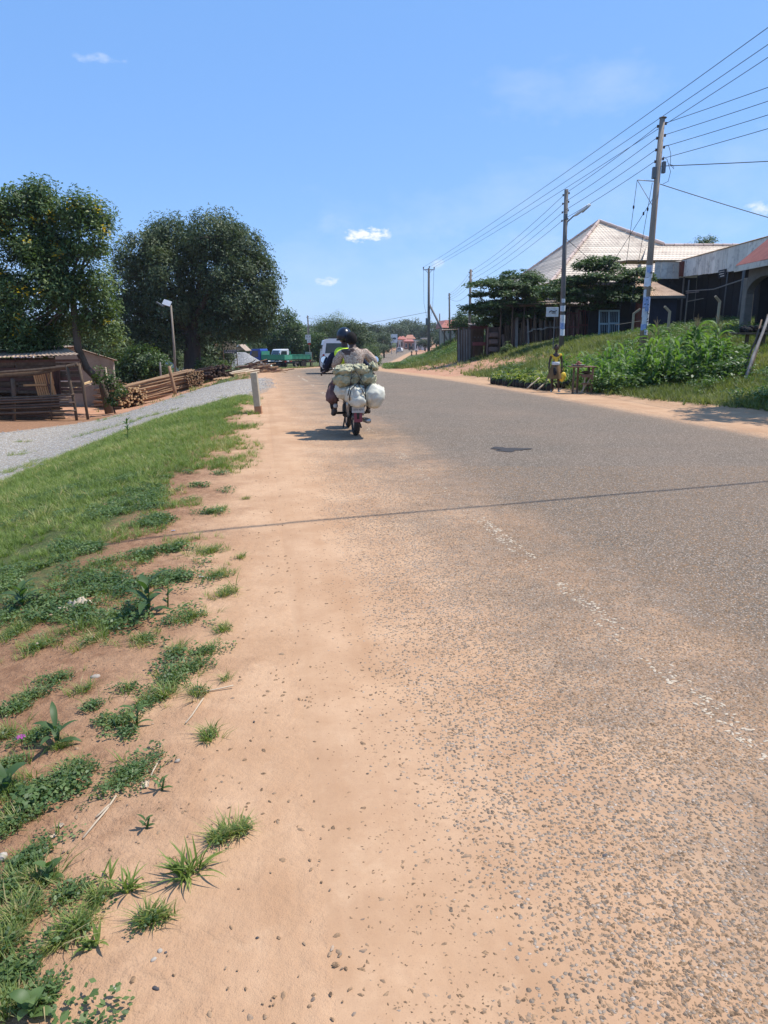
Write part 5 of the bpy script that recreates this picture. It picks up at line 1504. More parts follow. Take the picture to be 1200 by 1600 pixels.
def truck(label, loc, rz, cabm, bedm, bl=3.4):
    t = thing('tipper_truck', label, 'truck', loc, rz)
    B = lambda nm, mt, m, par=t, sm=False, bv=0: m.build(nm, mt, par, smooth=sm, local=True, bevel=bv)
    B('chassis', M_CHASSIS, MB().box((-.6, 0, .72), (5.2, .85, .22)))
    # cab: profile in x-z extruded
    prof = [(2.95, .55), (3.0, 1.15), (2.93, 1.35), (2.62, 2.25), (2.45, 2.36), (1.35, 2.38), (1.28, 2.2), (1.28, .62), (1.55, .6), (1.62, .9), (2.35, .9), (2.45, .55)]
    m = MB(); m.poly([(x, .95, z) for x, z in prof], 1.9, (0, 1, 0)); B('cab', cabm, m, bv=.03)
    for s in (-1, 1):
        m = MB().poly([(2.50, s * .956, 1.38), (2.66, s * .956, 1.42), (2.42, s * .956, 2.14), (1.62, s * .956, 2.14), (1.62, s * .956, 1.38)], .012, (0, s, 0)); B('side_window', M_GLASS, m)
        B('door_handle', M_CHASSIS, MB().box((1.75, s * .965, 1.15), (.16, .03, .04)))
        B('mirror', M_CHASSIS, MB().box((2.86, s * 1.12, 1.72), (.05, .18, .34)).bar((2.8, s * .9, 1.7), (2.86, s * 1.1, 1.8), .02, .02))
        B('headlight', M_WHITE, MB().box((3.0, s * .68, .88), (.05, .32, .18)))
    m = MB().poly([(2.955, .78, 1.42), (2.955, -.78, 1.42), (2.68, -.74, 2.20), (2.68, .74, 2.20)], .03, (1, 0, .3)); B('windscreen', M_GLASS, m)
    B('bumper', M_CHASSIS, MB().box((3.03, 0, .55), (.16, 1.9, .26)))
    # bed: floor plus four ribbed drop sides
    z0 = 1.05
    B('bed_floor', M_CHASSIS, MB().box((1.1 - bl / 2, 0, z0), (bl, 2.0, .12)))
    for s in (-1, 1):
        m = MB().box((1.1 - bl / 2, s * 1.02, z0 + .32), (bl, .05, .56))
        m.box((1.1 - bl / 2, s * 1.055, z0 + .58), (bl, .04, .07))
        for k in range(6): m.box((1.1 - bl * (k + .1) / 5.2, s * 1.055, z0 + .27), (.06, .04, .52))
        B('side_board', bedm, m)
        B('mudguard', M_CHASSIS, MB().tube([(-.9 + .55 * math.cos(a_ * PI / 6), s * .85, .46 + .55 * math.sin(a_ * PI / 6)) for a_ in range(7)], .03, 5))
    B('tailboard', bedm, MB().box((1.1 - bl - .03, 0, z0 + .32), (.05, 2.05, .56)))
    B('headboard', bedm, MB().box((1.12, 0, z0 + .55), (.06, 2.05, 1.0)))
    for s in (-1, 1): B('tail_lamp', M_LAMP_R, MB().box((1.1 - bl - .02, s * .75, .86), (.05, .3, .14)))
    for x in (2.0, -.9):
        for s in (-1, 1):
            mt, mr = MB(), MB()
            wheel(mt, mr, (x, s * .82, .43), .43, .26 if x > 0 else .42)
            w_ = B('wheel', M_TYRE, mt, sm=False); mr.build('rim', M_RIM, w_, local=True)
    return t
p = on(428, 93)
truck('parked truck with a blue cab and green tipper bed beside the gravel heap', (p.x, p.y, p.z), R(160), M_BLUE, M_GREEN, 3.1)
p = on(459, 99)
truck('parked truck with a white cab and green tipper bed, nearer the road', (p.x, p.y, p.z), R(220), M_WHITEP, M_GREEN, 3.2)
# white covered load between them
drape('white sheeting over a load behind the green truck bed', 409, 420, 548, 560, 104)
# placards on a post, green sign
Yp = 101.
p = on(487, Yp)
t = thing('sign_post', 'leaning post with two white placards and a red strip beside the road', 'sign', p)
top = at(480, 512, Yp)
MB().tube([p + Vector((0, 0, -.2)), top], .05, 7).build('post', M_POLE, t)
for (ua, va, ub, vb, mt) in ((477, 530.5, 485.5, 523, M_WHITE), (480, 535.5, 485.5, 531, M_WHITE), (481, 538.5, 485.5, 536, M_LAMP_R)):
    a, b = at(ua, va, Yp - .1), at(ub, vb, Yp - .1)
    MB().box(((a.x + b.x) / 2, Yp - .1, (a.z + b.z) / 2), (b.x - a.x, .04, b.z - a.z)).build('placard', mt, t)
for (uu, vv) in ((479.5, 526), (484, 526), (481.7, 533), (484, 533)):
    a = at(uu, vv, Yp - .13); MB().box(a, (.06, .01, .2)).build('lettering', M_INK, t)
Yp = 99.5
p = on(482, Yp)
t = thing('sign_board', 'low pale green sign board on a dark post at the roadside', 'sign', p)
a, b = at(477, 558, Yp), at(487, 550, Yp)
MB().box(((a.x + b.x) / 2, Yp, (a.z + b.z) / 2), (b.x - a.x, .05, b.z - a.z)).build('panel', pm('pale_green_board', (.36, .46, .38), (.28, .37, .30), 5, .7, .1, .001), t)
for k in range(3):
    MB().box(((a.x + b.x) / 2, Yp - .03, b.z - .15 - .18 * k), (.55 - .1 * k, .01, .035)).build('lettering', M_INK, t)
for uu in (478, 488):
    q = at(uu, 560, Yp); MB().bar((q.x, Yp + .04, tz(q.x, Yp) - .2), (q.x, Yp + .04, b.z), .06, .06).build('post', M_PLANK_D, t)

# --- marker posts ----------------------------------------------------------------
def marker(label, u, v, u1, v1, w):
    b_ = hit(u, v); tp = at(u1, v1, b_.y)
    t_ = thing('marker_post', label, 'marker post', b_)
    m = MB().bar(b_ + Vector((0, 0, -.15)), tp, w, w, up=(0, 1, 0)); m.build('shaft', M_CONC, t_, bevel=.008)
    d_ = (tp - b_).normalized()
    MB().bar(b_ + Vector((0, 0, -.02)), b_ + d_ * .16, w + .008, w + .008, up=(0, 1, 0)).build('muddy_foot', pm('orange_mud', (.40, .20, .10), (.28, .15, .085), 9, .95, .4, .004), t_, bevel=.005)
    return t_
marker('leaning white concrete marker post at the edge of the verge', 404.5, 646, 396.5, 582, .135)
marker('small far marker post fallen aslant beside the bend', 466, 575, 461, 569, .16)
# ------------------------------------------------------------------ right: big tiled roof, sheds, kiosks, furniture
M_TILE = pm('pink_roof_tile', (.76, .62, .47), (.67, .53, .39), 2.5, .6, .15, .003, dirt=(.34, .24, .18), dscale=.6)
M_TANROOF = pm('tan_iron_roof', (.62, .44, .28), (.44, .29, .18), 2.5, .6, .2, .003, dirt=(.30, .17, .10))
M_REDROOF = pm('faded_red_iron', (.44, .17, .13), (.32, .12, .09), 2.5, .6, .2, .003)
M_BOARD_W = pm('grey_white_board', (.82, .76, .65), (.70, .64, .54), 5, .8, .3, .003, (1, 1, .3), dirt=(.24, .21, .19))
M_NAVY = pm('navy_painted_wall', (.030, .036, .065), (.02, .024, .045), 4, .7, .1, .002)
M_SHADE_AND_BOARD = pm('shade_and_board_black', (.022, .024, .028), (.014, .015, .018), 4, .75, .2, .003)  # near black stands in for shade inside buildings; also the name board's own colour
M_REDWALL = pm('red_brown_wall', (.21, .065, .045), (.15, .05, .035), 4, .8, .1, .002)
M_GREYPL = pm('grey_plaster', (.20, .18, .155), (.13, .12, .105), 3, .9, .3, .004)
M_LTBLUE = pm('pale_blue_metal', (.30, .40, .44), (.24, .32, .36), 6, .5, .05, .001)
M_MAROON = pm('maroon_metal', (.15, .045, .045), (.10, .035, .035), 6, .55, .05, .001)
M_BROWNW = pm('brown_board', (.19, .12, .095), (.12, .075, .06), 6, .75, .3, .003)
M_PLANK_G = pm('grey_plank', (.27, .245, .225), (.16, .145, .13), 8, .9, .5, .005, (1, 1, .25))

def tiled_face(parent, pts_fn, rows, name='tile_course', mat=M_TILE, lift=.020, wave=.30):
    """pts_fn(t) -> left,right points at slope parameter t; each course is a row of tiles proud of the one above"""
    for k in range(rows):
        a0, b0 = pts_fn(k / rows); a1, b1 = pts_fn((k + 1) / rows)
        a0, b0, a1, b1 = map(Vector, (a0, b0, a1, b1))
        if (b0 - a0).length < .2: continue
        nrm = (b0 - a0).cross(a1 - a0).normalized()
        if nrm.z < 0: nrm = -nrm
        n = max(2, int((b0 - a0).length / (wave / 4)))
        vs, fs = [], []
        for i in range(n + 1):
            t_ = i / n
            L = (b0 - a0).length * t_
            h = .013 * math.cos(2 * PI * L / wave)
            p0 = a0.lerp(b0, t_); p1 = a1.lerp(b1, t_)
            vs += [p0 - nrm * .02, p0 + nrm * (lift + h), p1 + nrm * (h * .4)]
        for i in range(n):
            q = i * 3
            fs += [(q, q + 3, q + 4, q + 1), (q + 1, q + 4, q + 5, q + 2)]
        MB().add(vs, fs).build(name, mat, parent)

ap = at(936, 346, 68); cf = at(861, 441, 62.2); ze = cf.z
cb = Vector((11.4, 80, ze))
r0 = at(1038, 384, 66); zr = r0.z; r1 = Vector((46, 66, zr))
base = on(990, 64)
BH = thing('tiled_house', 'large house with a pale pinkish tiled hip roof behind the trees', 'house', base)
tf = lambda A, B, C, D: (lambda t: (Vector(A).lerp(Vector(D), t), Vector(B).lerp(Vector(C), t)))
# left slope (back-left corner to front-left corner up to the apex)
tiled_face(BH, tf(cb, cf, ap, ap), 30)
# front slope of the main hip: eave runs right, hip falls to the lower ridge
cfr = Vector((r0.x + .3, cf.y - .2, ze))
def front_fn(t):
    L_ = cf.lerp(ap, t)
    if L_.z > zr:
        q_ = (L_.z - zr) / (ap.z - zr); R_ = r0.lerp(ap, min(q_, .995))
    else:
        R_ = cfr.lerp(r0 + Vector((.3, 0, 0)), (L_.z - cf.z) / (zr - cf.z)) + Vector((1.8 * (1 - (L_.z - cf.z) / (zr - cf.z)), 0, 0))
    return L_, R_ + Vector((.02, 0, 0))
tiled_face(BH, front_fn, 30)
# right flank of the main hip, down to the lower ridge
MB().poly([ap + Vector((0, .1, -.08)), r0 + Vector((0, .1, -.08)), Vector((30, 84, ze))], .05, (1, 0, .8)).build('roof_flank', M_TILE, BH)
# wing front slope
tiled_face(BH, tf((r0.x - 4, cf.y - 2.4, 6.75), (46, cf.y - 2.4, 6.75), r1, (r0.x - 1.5, 66, zr)), 14)
MB().poly([(r0.x - 4, 66.0, zr - .02), (46, 66, zr - .02), (46, 74, 6.5), (r0.x - 4, 74, 6.5)], .05, (0, .3, 1)).build('roof_back', M_TILE, BH)
MB().poly([ap, cb, (30, 84, ze)], .05, (0, 1, 1)).build('roof_back', M_TILE, BH)
for a, b in ((cf, ap), (ap, r0 + Vector((0, 0, .1))), (r0, r1), (ap, cb)):
    a = Vector(a); b = Vector(b)
    n = max(3, int((b - a).length / .8))
    for k in range(n):
        MB().tube([a.lerp(b, k / n) + Vector((0, -.03, .04)), a.lerp(b, (k + .96) / n) + Vector((0, -.03, .05))], [.15, .12], 8).build('ridge_tile', pm('ridge_tile_paint', (.68, .50, .40), (.60, .43, .34), 3, .6, .1, .002), BH)
MB().box(((cf.x + r0.x) / 2 + .7, cf.y + 1.0, (ze + base.z) / 2 - .2), (r0.x - cf.x - 1.4, .25, ze - base.z)).build('front_wall', M_PLASTER, BH)
MB().box((cf.x + .9, cf.y + 9.3, (ze + base.z) / 2 - .2), (.25, 16, ze - base.z)).build('side_wall', M_PLASTER, BH)
MB().box((34, cf.y - 1.2, (6.7 + base.z) / 2), (21, .25, 6.7 - base.z)).build('wing_wall', M_PLASTER, BH)
MB().bar((cf.x, cf.y - .05, ze - .1), (cfr.x, cfr.y - .05, ze - .1), .04, .22).build('fascia', M_BROWNW, BH)

# --- long open shed with pale board fascia ---------------------------------------
xw = 19.75
SHD = thing('open_shed', 'long dark open shed with a pale vertical board fascia below the tiled roof', 'shed', (xw, 46, tz(xw, 46)))
ztop, zb0 = 6.76, 5.72
yy = 51.3; k = 0
while yy > 39.3:
    w_ = .50 if k % 5 else .42
    zbot = 5.72 - (51.3 - yy) * .042 + random.uniform(-.015, .015)
    mt = M_BOARD_W
    o = MB().box((xw + random.uniform(-.008, .008), yy - w_ / 2, (ztop + zbot) / 2), (.035, w_ - .018, ztop - zbot)).build('board', mt, SHD)
    yy -= w_; k += 1
for j in range(7):
    o = MB().box((xw + .01, 39.2 - j * .16, 6.3 + random.uniform(-.05, .03)), (.03, .12, .9)).build('board', M_PLANK_G, SHD)
xx = at(1022, 430, 51.4).x
while xx < xw - .1:
    MB().box((xx + .21, 51.4 + random.uniform(-.008, .008), (6.72 + 5.62) / 2), (.405, .035, 1.1)).build('board', M_BOARD_W, SHD); xx += .42
MB().poly([(at(975, 413, 52).x, 51.2, 6.80), (xw + .1, 51.2, 6.80), (xw + .1, 58.2, 7.25), (at(975, 413, 52).x, 58.2, 7.25)], .04, (0, 0, 1)).build('flat_roof', M_TANROOF, SHD)
corr_sheet((xw - .08, 51.5, 6.80), (xw - .08, 38.0, 6.80), (xw + 9, 38.0, 7.3), (xw + 9, 51.5, 7.3), .12).build('roof', M_TANROOF, SHD)
q = at(1066, 430, 51)
MB().box((q.x, 50.9, 6.2), (.42, .3, .95), taper=1.15).build('rain_hopper', M_REDWALL, SHD)
MB().tube([(q.x + .1, 50.9, 5.7), (q.x + .1, 50.9, tz(q.x, 50.9))], .06, 8).build('down_pipe', M_GREYPL, SHD)
q = at(1111, 428, 45); 
MB().box((xw - .05, 44.9, q.z), (.03, 1.0, .46)).build('name_board', M_SHADE_AND_BOARD, SHD)
for j in range(3): MB().box((xw - .068, 44.9 + random.uniform(-.1, .1), q.z + .13 - .13 * j), (.006, .7 - .1 * j, .035)).build('lettering', M_BOARD_W, SHD)
# inner walls coloured near black as the shade inside, each sheet a panel
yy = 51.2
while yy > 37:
    MB().box((xw + 1.1 + random.uniform(-.01, .01), yy - .45, 4.0), (.03, .88, 3.6)).build('wall_sheet', M_SHADE_AND_BOARD, SHD); yy -= .9
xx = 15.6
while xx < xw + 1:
    MB().box((xx + .44, 51.62 + random.uniform(-.01, .01), 3.9), (.88, .03, 3.6)).build('wall_sheet', M_SHADE_AND_BOARD, SHD); xx += .9
for (u_, Y_, r_) in ((1153, 41.0, .075), (1069, 49.5, .05), (1128, 44.2, .04)):
    b_ = on(u_, Y_)
    MB().tube([(b_.x, b_.y, b_.z - .2), (b_.x + .05, b_.y, 5.4)], r_, 8).build('post', M_POLE_G, SHD, smooth=True)
MB().tube([at(1072, 455, 49), at(1115, 452, 45), at(1160, 437, 40.5)], .035, 6).build('eave_rail', M_PLANK_G, SHD)
MB().tube([at(1072, 458, 49), at(1092, 456, 47)], .03, 6).build('eave_rail', M_PLANK_G, SHD)

# --- blue walled shop with tan iron hip roof --------------------------------------
Yb = 46.
o_ = on(1035, Yb)
BS = thing('blue_shop', 'low shop with a tan iron roof over dark blue walls and a red brown pillar', 'shop', o_)
e0, e1 = at(988, 462, Yb - .3), at(1062, 460, Yb - .3)
ze2 = e0.z - .02
corr_sheet((e0.x, Yb - .4, ze2), (e1.x + .35, Yb - .4, ze2), at(1026, 442, 48.5), at(992, 428, 50), .14, .022).build('roof', M_TANROOF, BS)
corr_sheet((e1.x + .35, Yb - .4, ze2), (e1.x + .35, 50, ze2), at(1026, 440, 50), at(1026, 442, 48.5), .14, .02, n=30).build('roof', M_TANROOF, BS)
MB().bar((e0.x, Yb - .42, ze2 - .09), (e1.x + .3, Yb - .42, ze2 - .05), .04, .16).build('fascia', M_GREYPL, BS)
MB().bar((e1.x + .32, Yb - .4, ze2 - .06), (e1.x + .32, 50, ze2 - .06), .04, .14).build('fascia', M_GREYPL, BS)
zlo = min(tz(e0.x, Yb), tz(e1.x, Yb)) - .3
xs0 = at(1005.5, 500, Yb).x
MB().box(((xs0 + e1.x) / 2, Yb + .1, (zlo + ze2) / 2 - .03), (e1.x - xs0, .2, ze2 - zlo - .06)).build('front_wall', M_NAVY, BS)
MB().box((e1.x - .1, Yb + 2.2, (zlo + ze2) / 2 - .03), (.2, 4.0, ze2 - zlo - .06)).build('side_wall', M_NAVY, BS)
xp0 = at(993.5, 500, Yb).x
MB().box(((xs0 + xp0) / 2 - .01, Yb + .05, (zlo + ze2) / 2 - .03), (xs0 - xp0, .34, ze2 - zlo - .06)).build('pillar', M_REDWALL, BS)
MB().box((xp0 - 1.4, Yb + .6, (zlo + ze2) / 2), (2.6, .1, ze2 - zlo - .1)).build('recess_wall', M_SHADE_AND_BOARD, BS)

# --- red roofed building at the right edge ----------------------------------------
RB = thing('red_roof_building', 'building with a faded red iron roof and arched veranda at the right edge', 'building', (15.4, 30, tz(15.4, 30)))
el = at(1151, 415, 32); ez = el.z; ex = el.x
corr_sheet((ex, 32.1, ez), (ex, 22.0, ez), (ex + 5.5, 22.0, ez + 4.7), (ex + 5.5, 32.1, ez + 4.7), .13, .02).build('roof', M_REDROOF, RB)
corr_sheet((ex + 11, 32.1, ez), (ex + 11, 22.0, ez), (ex + 5.5, 22.0, ez + 4.7), (ex + 5.5, 32.1, ez + 4.7), .13, .02).build('roof', M_REDROOF, RB)
MB().bar((ex - .02, 32.1, ez - .14), (ex - .02, 22.0, ez - .14), .05, .22).build('fascia', M_BOARD_W, RB)
MB().poly([(ex + .5, 31.7, ez - .1), (ex + 10.5, 31.7, ez - .1), (ex + 5.5, 31.7, ez + 4.1)], .15, (0, 1, 0)).build('gable', M_GREYPL, RB)
# arched colonnade along the eave: solid spandrel with arch openings
zg = tz(15.2, 30) - .3
colx = ex + .55
nA = 3; y_end = 31.9; bay = 3.2
for k in range(nA + 1):
    MB().box((colx, y_end - k * bay, (zg + ez) / 2 - .25), (.34, .36, ez - zg - .5)).build('column', M_GREYPL, RB, bevel=.02)
for k in range(nA):
    ya, yb_ = y_end - k * bay - .18, y_end - (k + 1) * bay + .18
    ztp = ez - .12; zs = ez - 1.15; n = 12
    pts = [(colx, ya, ztp), (colx, ya, zs)]
    for i in range(1, n):
        a_ = PI * i / n
        pts.append((colx, (ya + yb_) / 2 + (ya - yb_) / 2 * math.cos(a_), zs + .62 * math.sin(a_)))
    pts += [(colx, yb_, zs), (colx, yb_, ztp)]
    vs, fs = [], []
    m_ = len(pts)
    # spandrel as strips from the arch up to the flat top
    arch = pts[1:-1]
    for sgn in (-.15, .15):
        for p_ in arch: vs.append((p_[0] + sgn, p_[1], p_[2]))
        for p_ in arch: vs.append((p_[0] + sgn, p_[1], ztp))
    na = len(arch)
    for s_ in range(2):
        o2 = s_ * 2 * na
        for i in range(na - 1): fs.append((o2 + i, o2 + i + 1, o2 + na + i + 1, o2 + na + i))
    for i in range(na - 1): fs.append((i, i + 1, 2 * na + i + 1, 2 * na + i))
    MB().add(vs, fs).build('arch', M_GREYPL, RB)
MB().box((colx + 2.6, 27.0, (zg + ez) / 2 + .3), (.2, 10, ez - zg + .5)).build('back_wall', M_SHADE_AND_BOARD, RB)  # veranda shade put into the wall colour
MB().box((colx + 5.3, 31.6, (zg + ez) / 2), (10, .2, ez - zg)).build('end_wall', M_SHADE_AND_BOARD, RB)  # coloured near black so the arch opening looks shaded
MB().box((colx + 1.2, 27.0, zg + .22), (3.0, 10, .5)).build('veranda_floor', M_GREYPL, RB)

# --- bench, dark load, leaning poles ----------------------------------------------
Yt = 24.6
p = on(1185, Yt)
T = thing('work_bench', 'rough plank bench on the grass at the right edge carrying a dark load', 'bench', p)
a = at(1150, 521, Yt); zt_ = a.z; x_r = p.x + 1.6
MB().box(((a.x + x_r) / 2, Yt, zt_), (x_r - a.x, .55, .06)).build('top', M_PLANK_D, T)
MB().poly([(a.x + .02, Yt - .1, zt_ + .02), (a.x - .35, Yt - .3, zt_ + .05), (a.x - .32, Yt - .18, zt_ + .05), (a.x + .02, Yt + .2, zt_ + .02)], .03, (0, 0, 1)).build('plank', M_PLANK_G, T)
for uu, w_ in ((1166, .09), (1187, .22), (1215, .1)):
    q = at(uu, 530, Yt); g = tz(q.x, Yt)
    MB().bar((q.x, Yt, g - .2), (q.x + .03, Yt, zt_ - .03), w_, w_).build('leg', M_PLANK_D, T)
p2_ = at(1175, 518, Yt)
o = MB()
for k in range(26):
    c = Vector((p2_.x + random.uniform(-.30, .55), Yt + random.uniform(-.2, .2), zt_ + .06 + random.uniform(0, .16)))
    o.lathe(c, [(.001, -.07), (.06, -.05), (.085, 0), (.06, .05), (.001, .07)], 7)
o = o.build('charcoal_pile', pm('charcoal', (.03, .027, .025), (.015, .014, .013), 12, .9, .8, .01), origin=(p2_.x, Yt, zt_ + .03))
tag(o, 'dark lumpy pile of charcoal lying on the rough plank bench', 'charcoal pile')
for k, (ua, va, Ya, ub, vb, Yb_) in enumerate(((1164, 579, 19.6, 1206, 480, 22.5), (1169, 572, 20.4, 1200, 492, 22.6), (1161, 568, 20.6, 1190, 500, 22.8))):
    a, b = at(ua, va, Ya), at(ub, vb, Yb_)
    a.z = tz(a.x, a.y) - .03
    m = MB(); rough_pole(m, a, b, .045 - .008 * k, .012, 8)
    o = m.build('leaning_pole', M_PLANK_G if k == 0 else M_PLANK_D, origin=a, smooth=True)
    tag(o, ('thickest grey pole leaning at the right edge in front of the bench', 'thin dark pole just behind the thickest leaning pole', 'thinnest dark pole, leftmost of those leaning by the bench')[k], 'pole', 'poles leaning by the bench')
# --- concrete fence posts with bent tops ------------------------------------------
for k, (u_, Y_, vt, dx, lab) in enumerate(((987, 42.5, 489, .35, 'fence post with a bent top between the blue frames and the red pillar'), (1043, 38.5, 486, -.30, 'pale fence post with a bent top just right of the postered pole'), (1120, 38.5, 470, -.28, 'fence post with a bent top before the darkest shed wall'), (1069, 43, 470, .9, 'thin fence post with a long level arm before the dark shed'))):
    b_ = on(u_, Y_); tp = at(u_, vt, Y_)
    t = thing('fence_post', lab, 'fence post', b_)
    w_ = .11 if k < 3 else .05
    MB().bar(b_ + Vector((0, 0, -.3)), (b_.x + .02, Y_, tp.z), w_, w_, up=(0, 1, 0)).build('shaft', M_CONC if k < 3 else M_GREYPL, t, bevel=.008)
    MB().bar((b_.x + .02, Y_, tp.z - .04), (b_.x + dx, Y_ - .1, tp.z + (.22 if k < 3 else .12)), w_ * .9, w_ * .9, up=(0, 1, 0)).build('bent_top', M_CONC if k < 3 else M_GREYPL, t, bevel=.006)
MB_ = MB().tube([on(960, 43.0) + Vector((0, 0, .7)), on(1005, 43) + Vector((0, 0, .75))], .02, 5)
o = MB_.build('rail', M_GREYPL, origin=on(980, 43)); tag(o, 'thin horizontal rail behind the bent fence post', 'rail')

# --- kiosk row and furniture -------------------------------------------------------
Yk = 54.
# leaning grey planks
p = on(724, Yk)
t = thing('plank_rack', 'row of grey weathered planks standing upright left of the red kiosk', 'plank rack', p)
for i in range(15):
    uu = 715 + i * 1.35; a = on(uu, Yk - .3 + random.uniform(-.1, .1)); tp = at(uu + random.uniform(-.6, .6), 513 + random.uniform(-1, 3), Yk)
    MB().bar(a + Vector((0, 0, -.05 + random.uniform(0, .1))), (tp.x, Yk, tp.z), .07 + random.uniform(0, .03), .03, up=(0, 1, 0)).build('plank', M_PLANK_G if i % 3 else M_PLANK_D, t)
MB().bar(at(714, 512, Yk + .1), at(737, 512, Yk + .1), .08, .08).build('rail', M_PLANK_D, t)
for uu in (715, 736): 
    a = on(uu, Yk + .12); MB().bar(a, (a.x, Yk + .12, at(uu, 512, Yk).z), .08, .08).build('post', M_PLANK_D, t)
# red kiosk with shelf
p = on(747, Yk)
t = thing('market_kiosk', 'open kiosk framed in dark maroon with a red counter shelf', 'kiosk', p)
xa_, xb_ = at(736.5, 540, Yk).x, at(759, 540, Yk).x; zt_ = at(748, 511, Yk).z
for xx in (xa_, xb_):
    for yy in (Yk, Yk + 1.6): MB().bar((xx, yy, tz(xx, yy) - .1), (xx, yy, zt_), .09, .09).build('post', M_PLANK_D, t)
MB().box(((xa_ + xb_) / 2, Yk - .03, zt_ + .0), (xb_ - xa_ + .2, .05, .24)).build('header_board', M_MAROON, t)
corr_sheet((xa_ - .1, Yk - .1, zt_ + .12), (xb_ + .1, Yk - .1, zt_ + .12), (xb_ + .1, Yk + 1.8, zt_ + .3), (xa_ - .1, Yk + 1.8, zt_ + .3), .12).build('roof', M_RUST, t)
zc_ = at(748, 535, Yk).z
MB().box(((xa_ + xb_) / 2, Yk - .06, zc_), (xb_ - xa_ - .1, .4, .06)).build('shelf', M_MAROON, t)
MB().box(((xa_ + xb_) / 2, Yk - .25, zc_ - .1), (xb_ - xa_ - .1, .03, .24)).build('shelf_front', pm('dull_red_board', (.26, .075, .07), (.18, .05, .05), 6, .7, .1, .001), t)
MB().box(((xa_ + xb_) / 2, Yk + 1.55, (zt_ + p.z) / 2), (xb_ - xa_, .04, zt_ - p.z)).build('back_wall', M_PLANK_D, t)
for i in range(8):
    xx = xa_ + (xb_ - xa_) * (i + .5) / 8
    if i in (2, 3, 5): continue
    MB().bar((xx, Yk + .02, p.z + .08), (xx, Yk + .02, zc_ - .2), .09, .03, up=(0, 1, 0)).build('plank', M_PLANK_R if i % 2 else M_PLANK_D, t)
for i in range(3):
    q = at(742 + 5 * i, 527, Yk + .4); MB().lathe(q, [(.001, -.05), (.035, -.045), (.04, .01), (.02, .05), (.001, .055)], 8).build('hanging_pot', M_GREYPL, t)
# drawer cupboard
Yc = 52.3
p = on(771, Yc)
t = thing('drawer_cupboard', 'brown open cupboard with three boxy drawers under the layered tree', 'cupboard', p)
xa_, xb_ = at(762.5, 540, Yc).x, at(779.5, 540, Yc).x; zb_ = at(771, 556, Yc).z; zt_ = at(771, 511, Yc).z
zb_ = min(zb_, p.z + .1)
for xx in (xa_, xb_):
    MB().box((xx, Yc + .3, (zb_ + zt_) / 2), (.05, .6, zt_ - zb_)).build('side_panel', M_BROWNW, t)
MB().box(((xa_ + xb_) / 2, Yc + .58, (zb_ + zt_) / 2), (xb_ - xa_, .03, zt_ - zb_)).build('back_panel', M_BROWNW, t)
for i, vv in enumerate((523, 534, 546)):
    z_ = at(771, vv, Yc).z
    MB().box(((xa_ + xb_) / 2, Yc + .06, z_), (xb_ - xa_ - .14, .5, .34)).build('drawer', pm('brown_leatherette', (.20, .13, .105), (.14, .09, .07), 5, .6, .2, .002), t, bevel=.05)
    MB().box(((xa_ + xb_) / 2, Yc + .3, z_ - .21), (xb_ - xa_ - .06, .56, .035)).build('shelf', M_PLANK_D, t)
# long timber shed with posts and planks leaning in it
Ysd = 52.
p = on(850, Ysd)
zg = p.z
t = thing('timber_shed', 'long dark pole built shed holding standing planks and frames behind the trees', 'shed', p)
xl_, xr_ = at(782, 500, Ysd).x, at(957, 500, Ysd).x
def zt_at(x): return 4.4
for i in range(11):
    xx = xl_ + (xr_ - xl_) * i / 10
    for yy in (Ysd - .2, Ysd + 3): 
        MB().tube([(xx, yy, tz(xx, yy) - .3), (xx + random.uniform(-.05, .05), yy, 4.05)], .055, 7).build('post', M_PLANK_D, t, smooth=True)
for k in range(3):
    x0_ = xl_ - .2 + k * (xr_ - xl_ + .4) / 3; x1_ = x0_ + (xr_ - xl_ + .4) / 3 - .02
    corr_sheet((x0_, Ysd - .6, 4.0), (x1_, Ysd - .6, 4.0), (x1_, Ysd + 3.4, 4.45), (x0_, Ysd + 3.4, 4.45), .16).build('roof_sheet', M_RUST, t)
MB().bar((xl_ - .1, Ysd - .35, 3.9), (xr_ + .1, Ysd - .35, 3.92), .08, .12).build('beam', M_PLANK_D, t)
MB().box(((xl_ + xr_) / 2, Ysd + 3.1, 2.8), (xr_ - xl_, .05, 3.4)).build('back_wall', M_SHADE_AND_BOARD, t)
for i in range(64):
    uu = random.uniform(784, 908); a = on(uu, Ysd - random.uniform(-.9, .3))
    hgt = random.uniform(1.0, 2.3); ln = random.uniform(-.12, .12)
    mt = random.choice([M_PLANK_D, M_PLANK_G, M_PLANK_R, M_PLANK_D, M_BROWNW])
    MB().bar((a.x, a.y - .25, a.z + random.uniform(-.05, .15)), (a.x + ln, a.y + .1, a.z + hgt), random.uniform(.06, .2), .03, up=(0, 1, 0)).build('plank', mt, t)
for i in range(7):
    a = on(822 + 7 * i, Ysd - .4); MB().bar((a.x, a.y, a.z + 1.15 + random.uniform(-.1, .1)), (a.x + .4, a.y, a.z + 1.2), .03, .08).build('rail', M_PLANK_G, t)
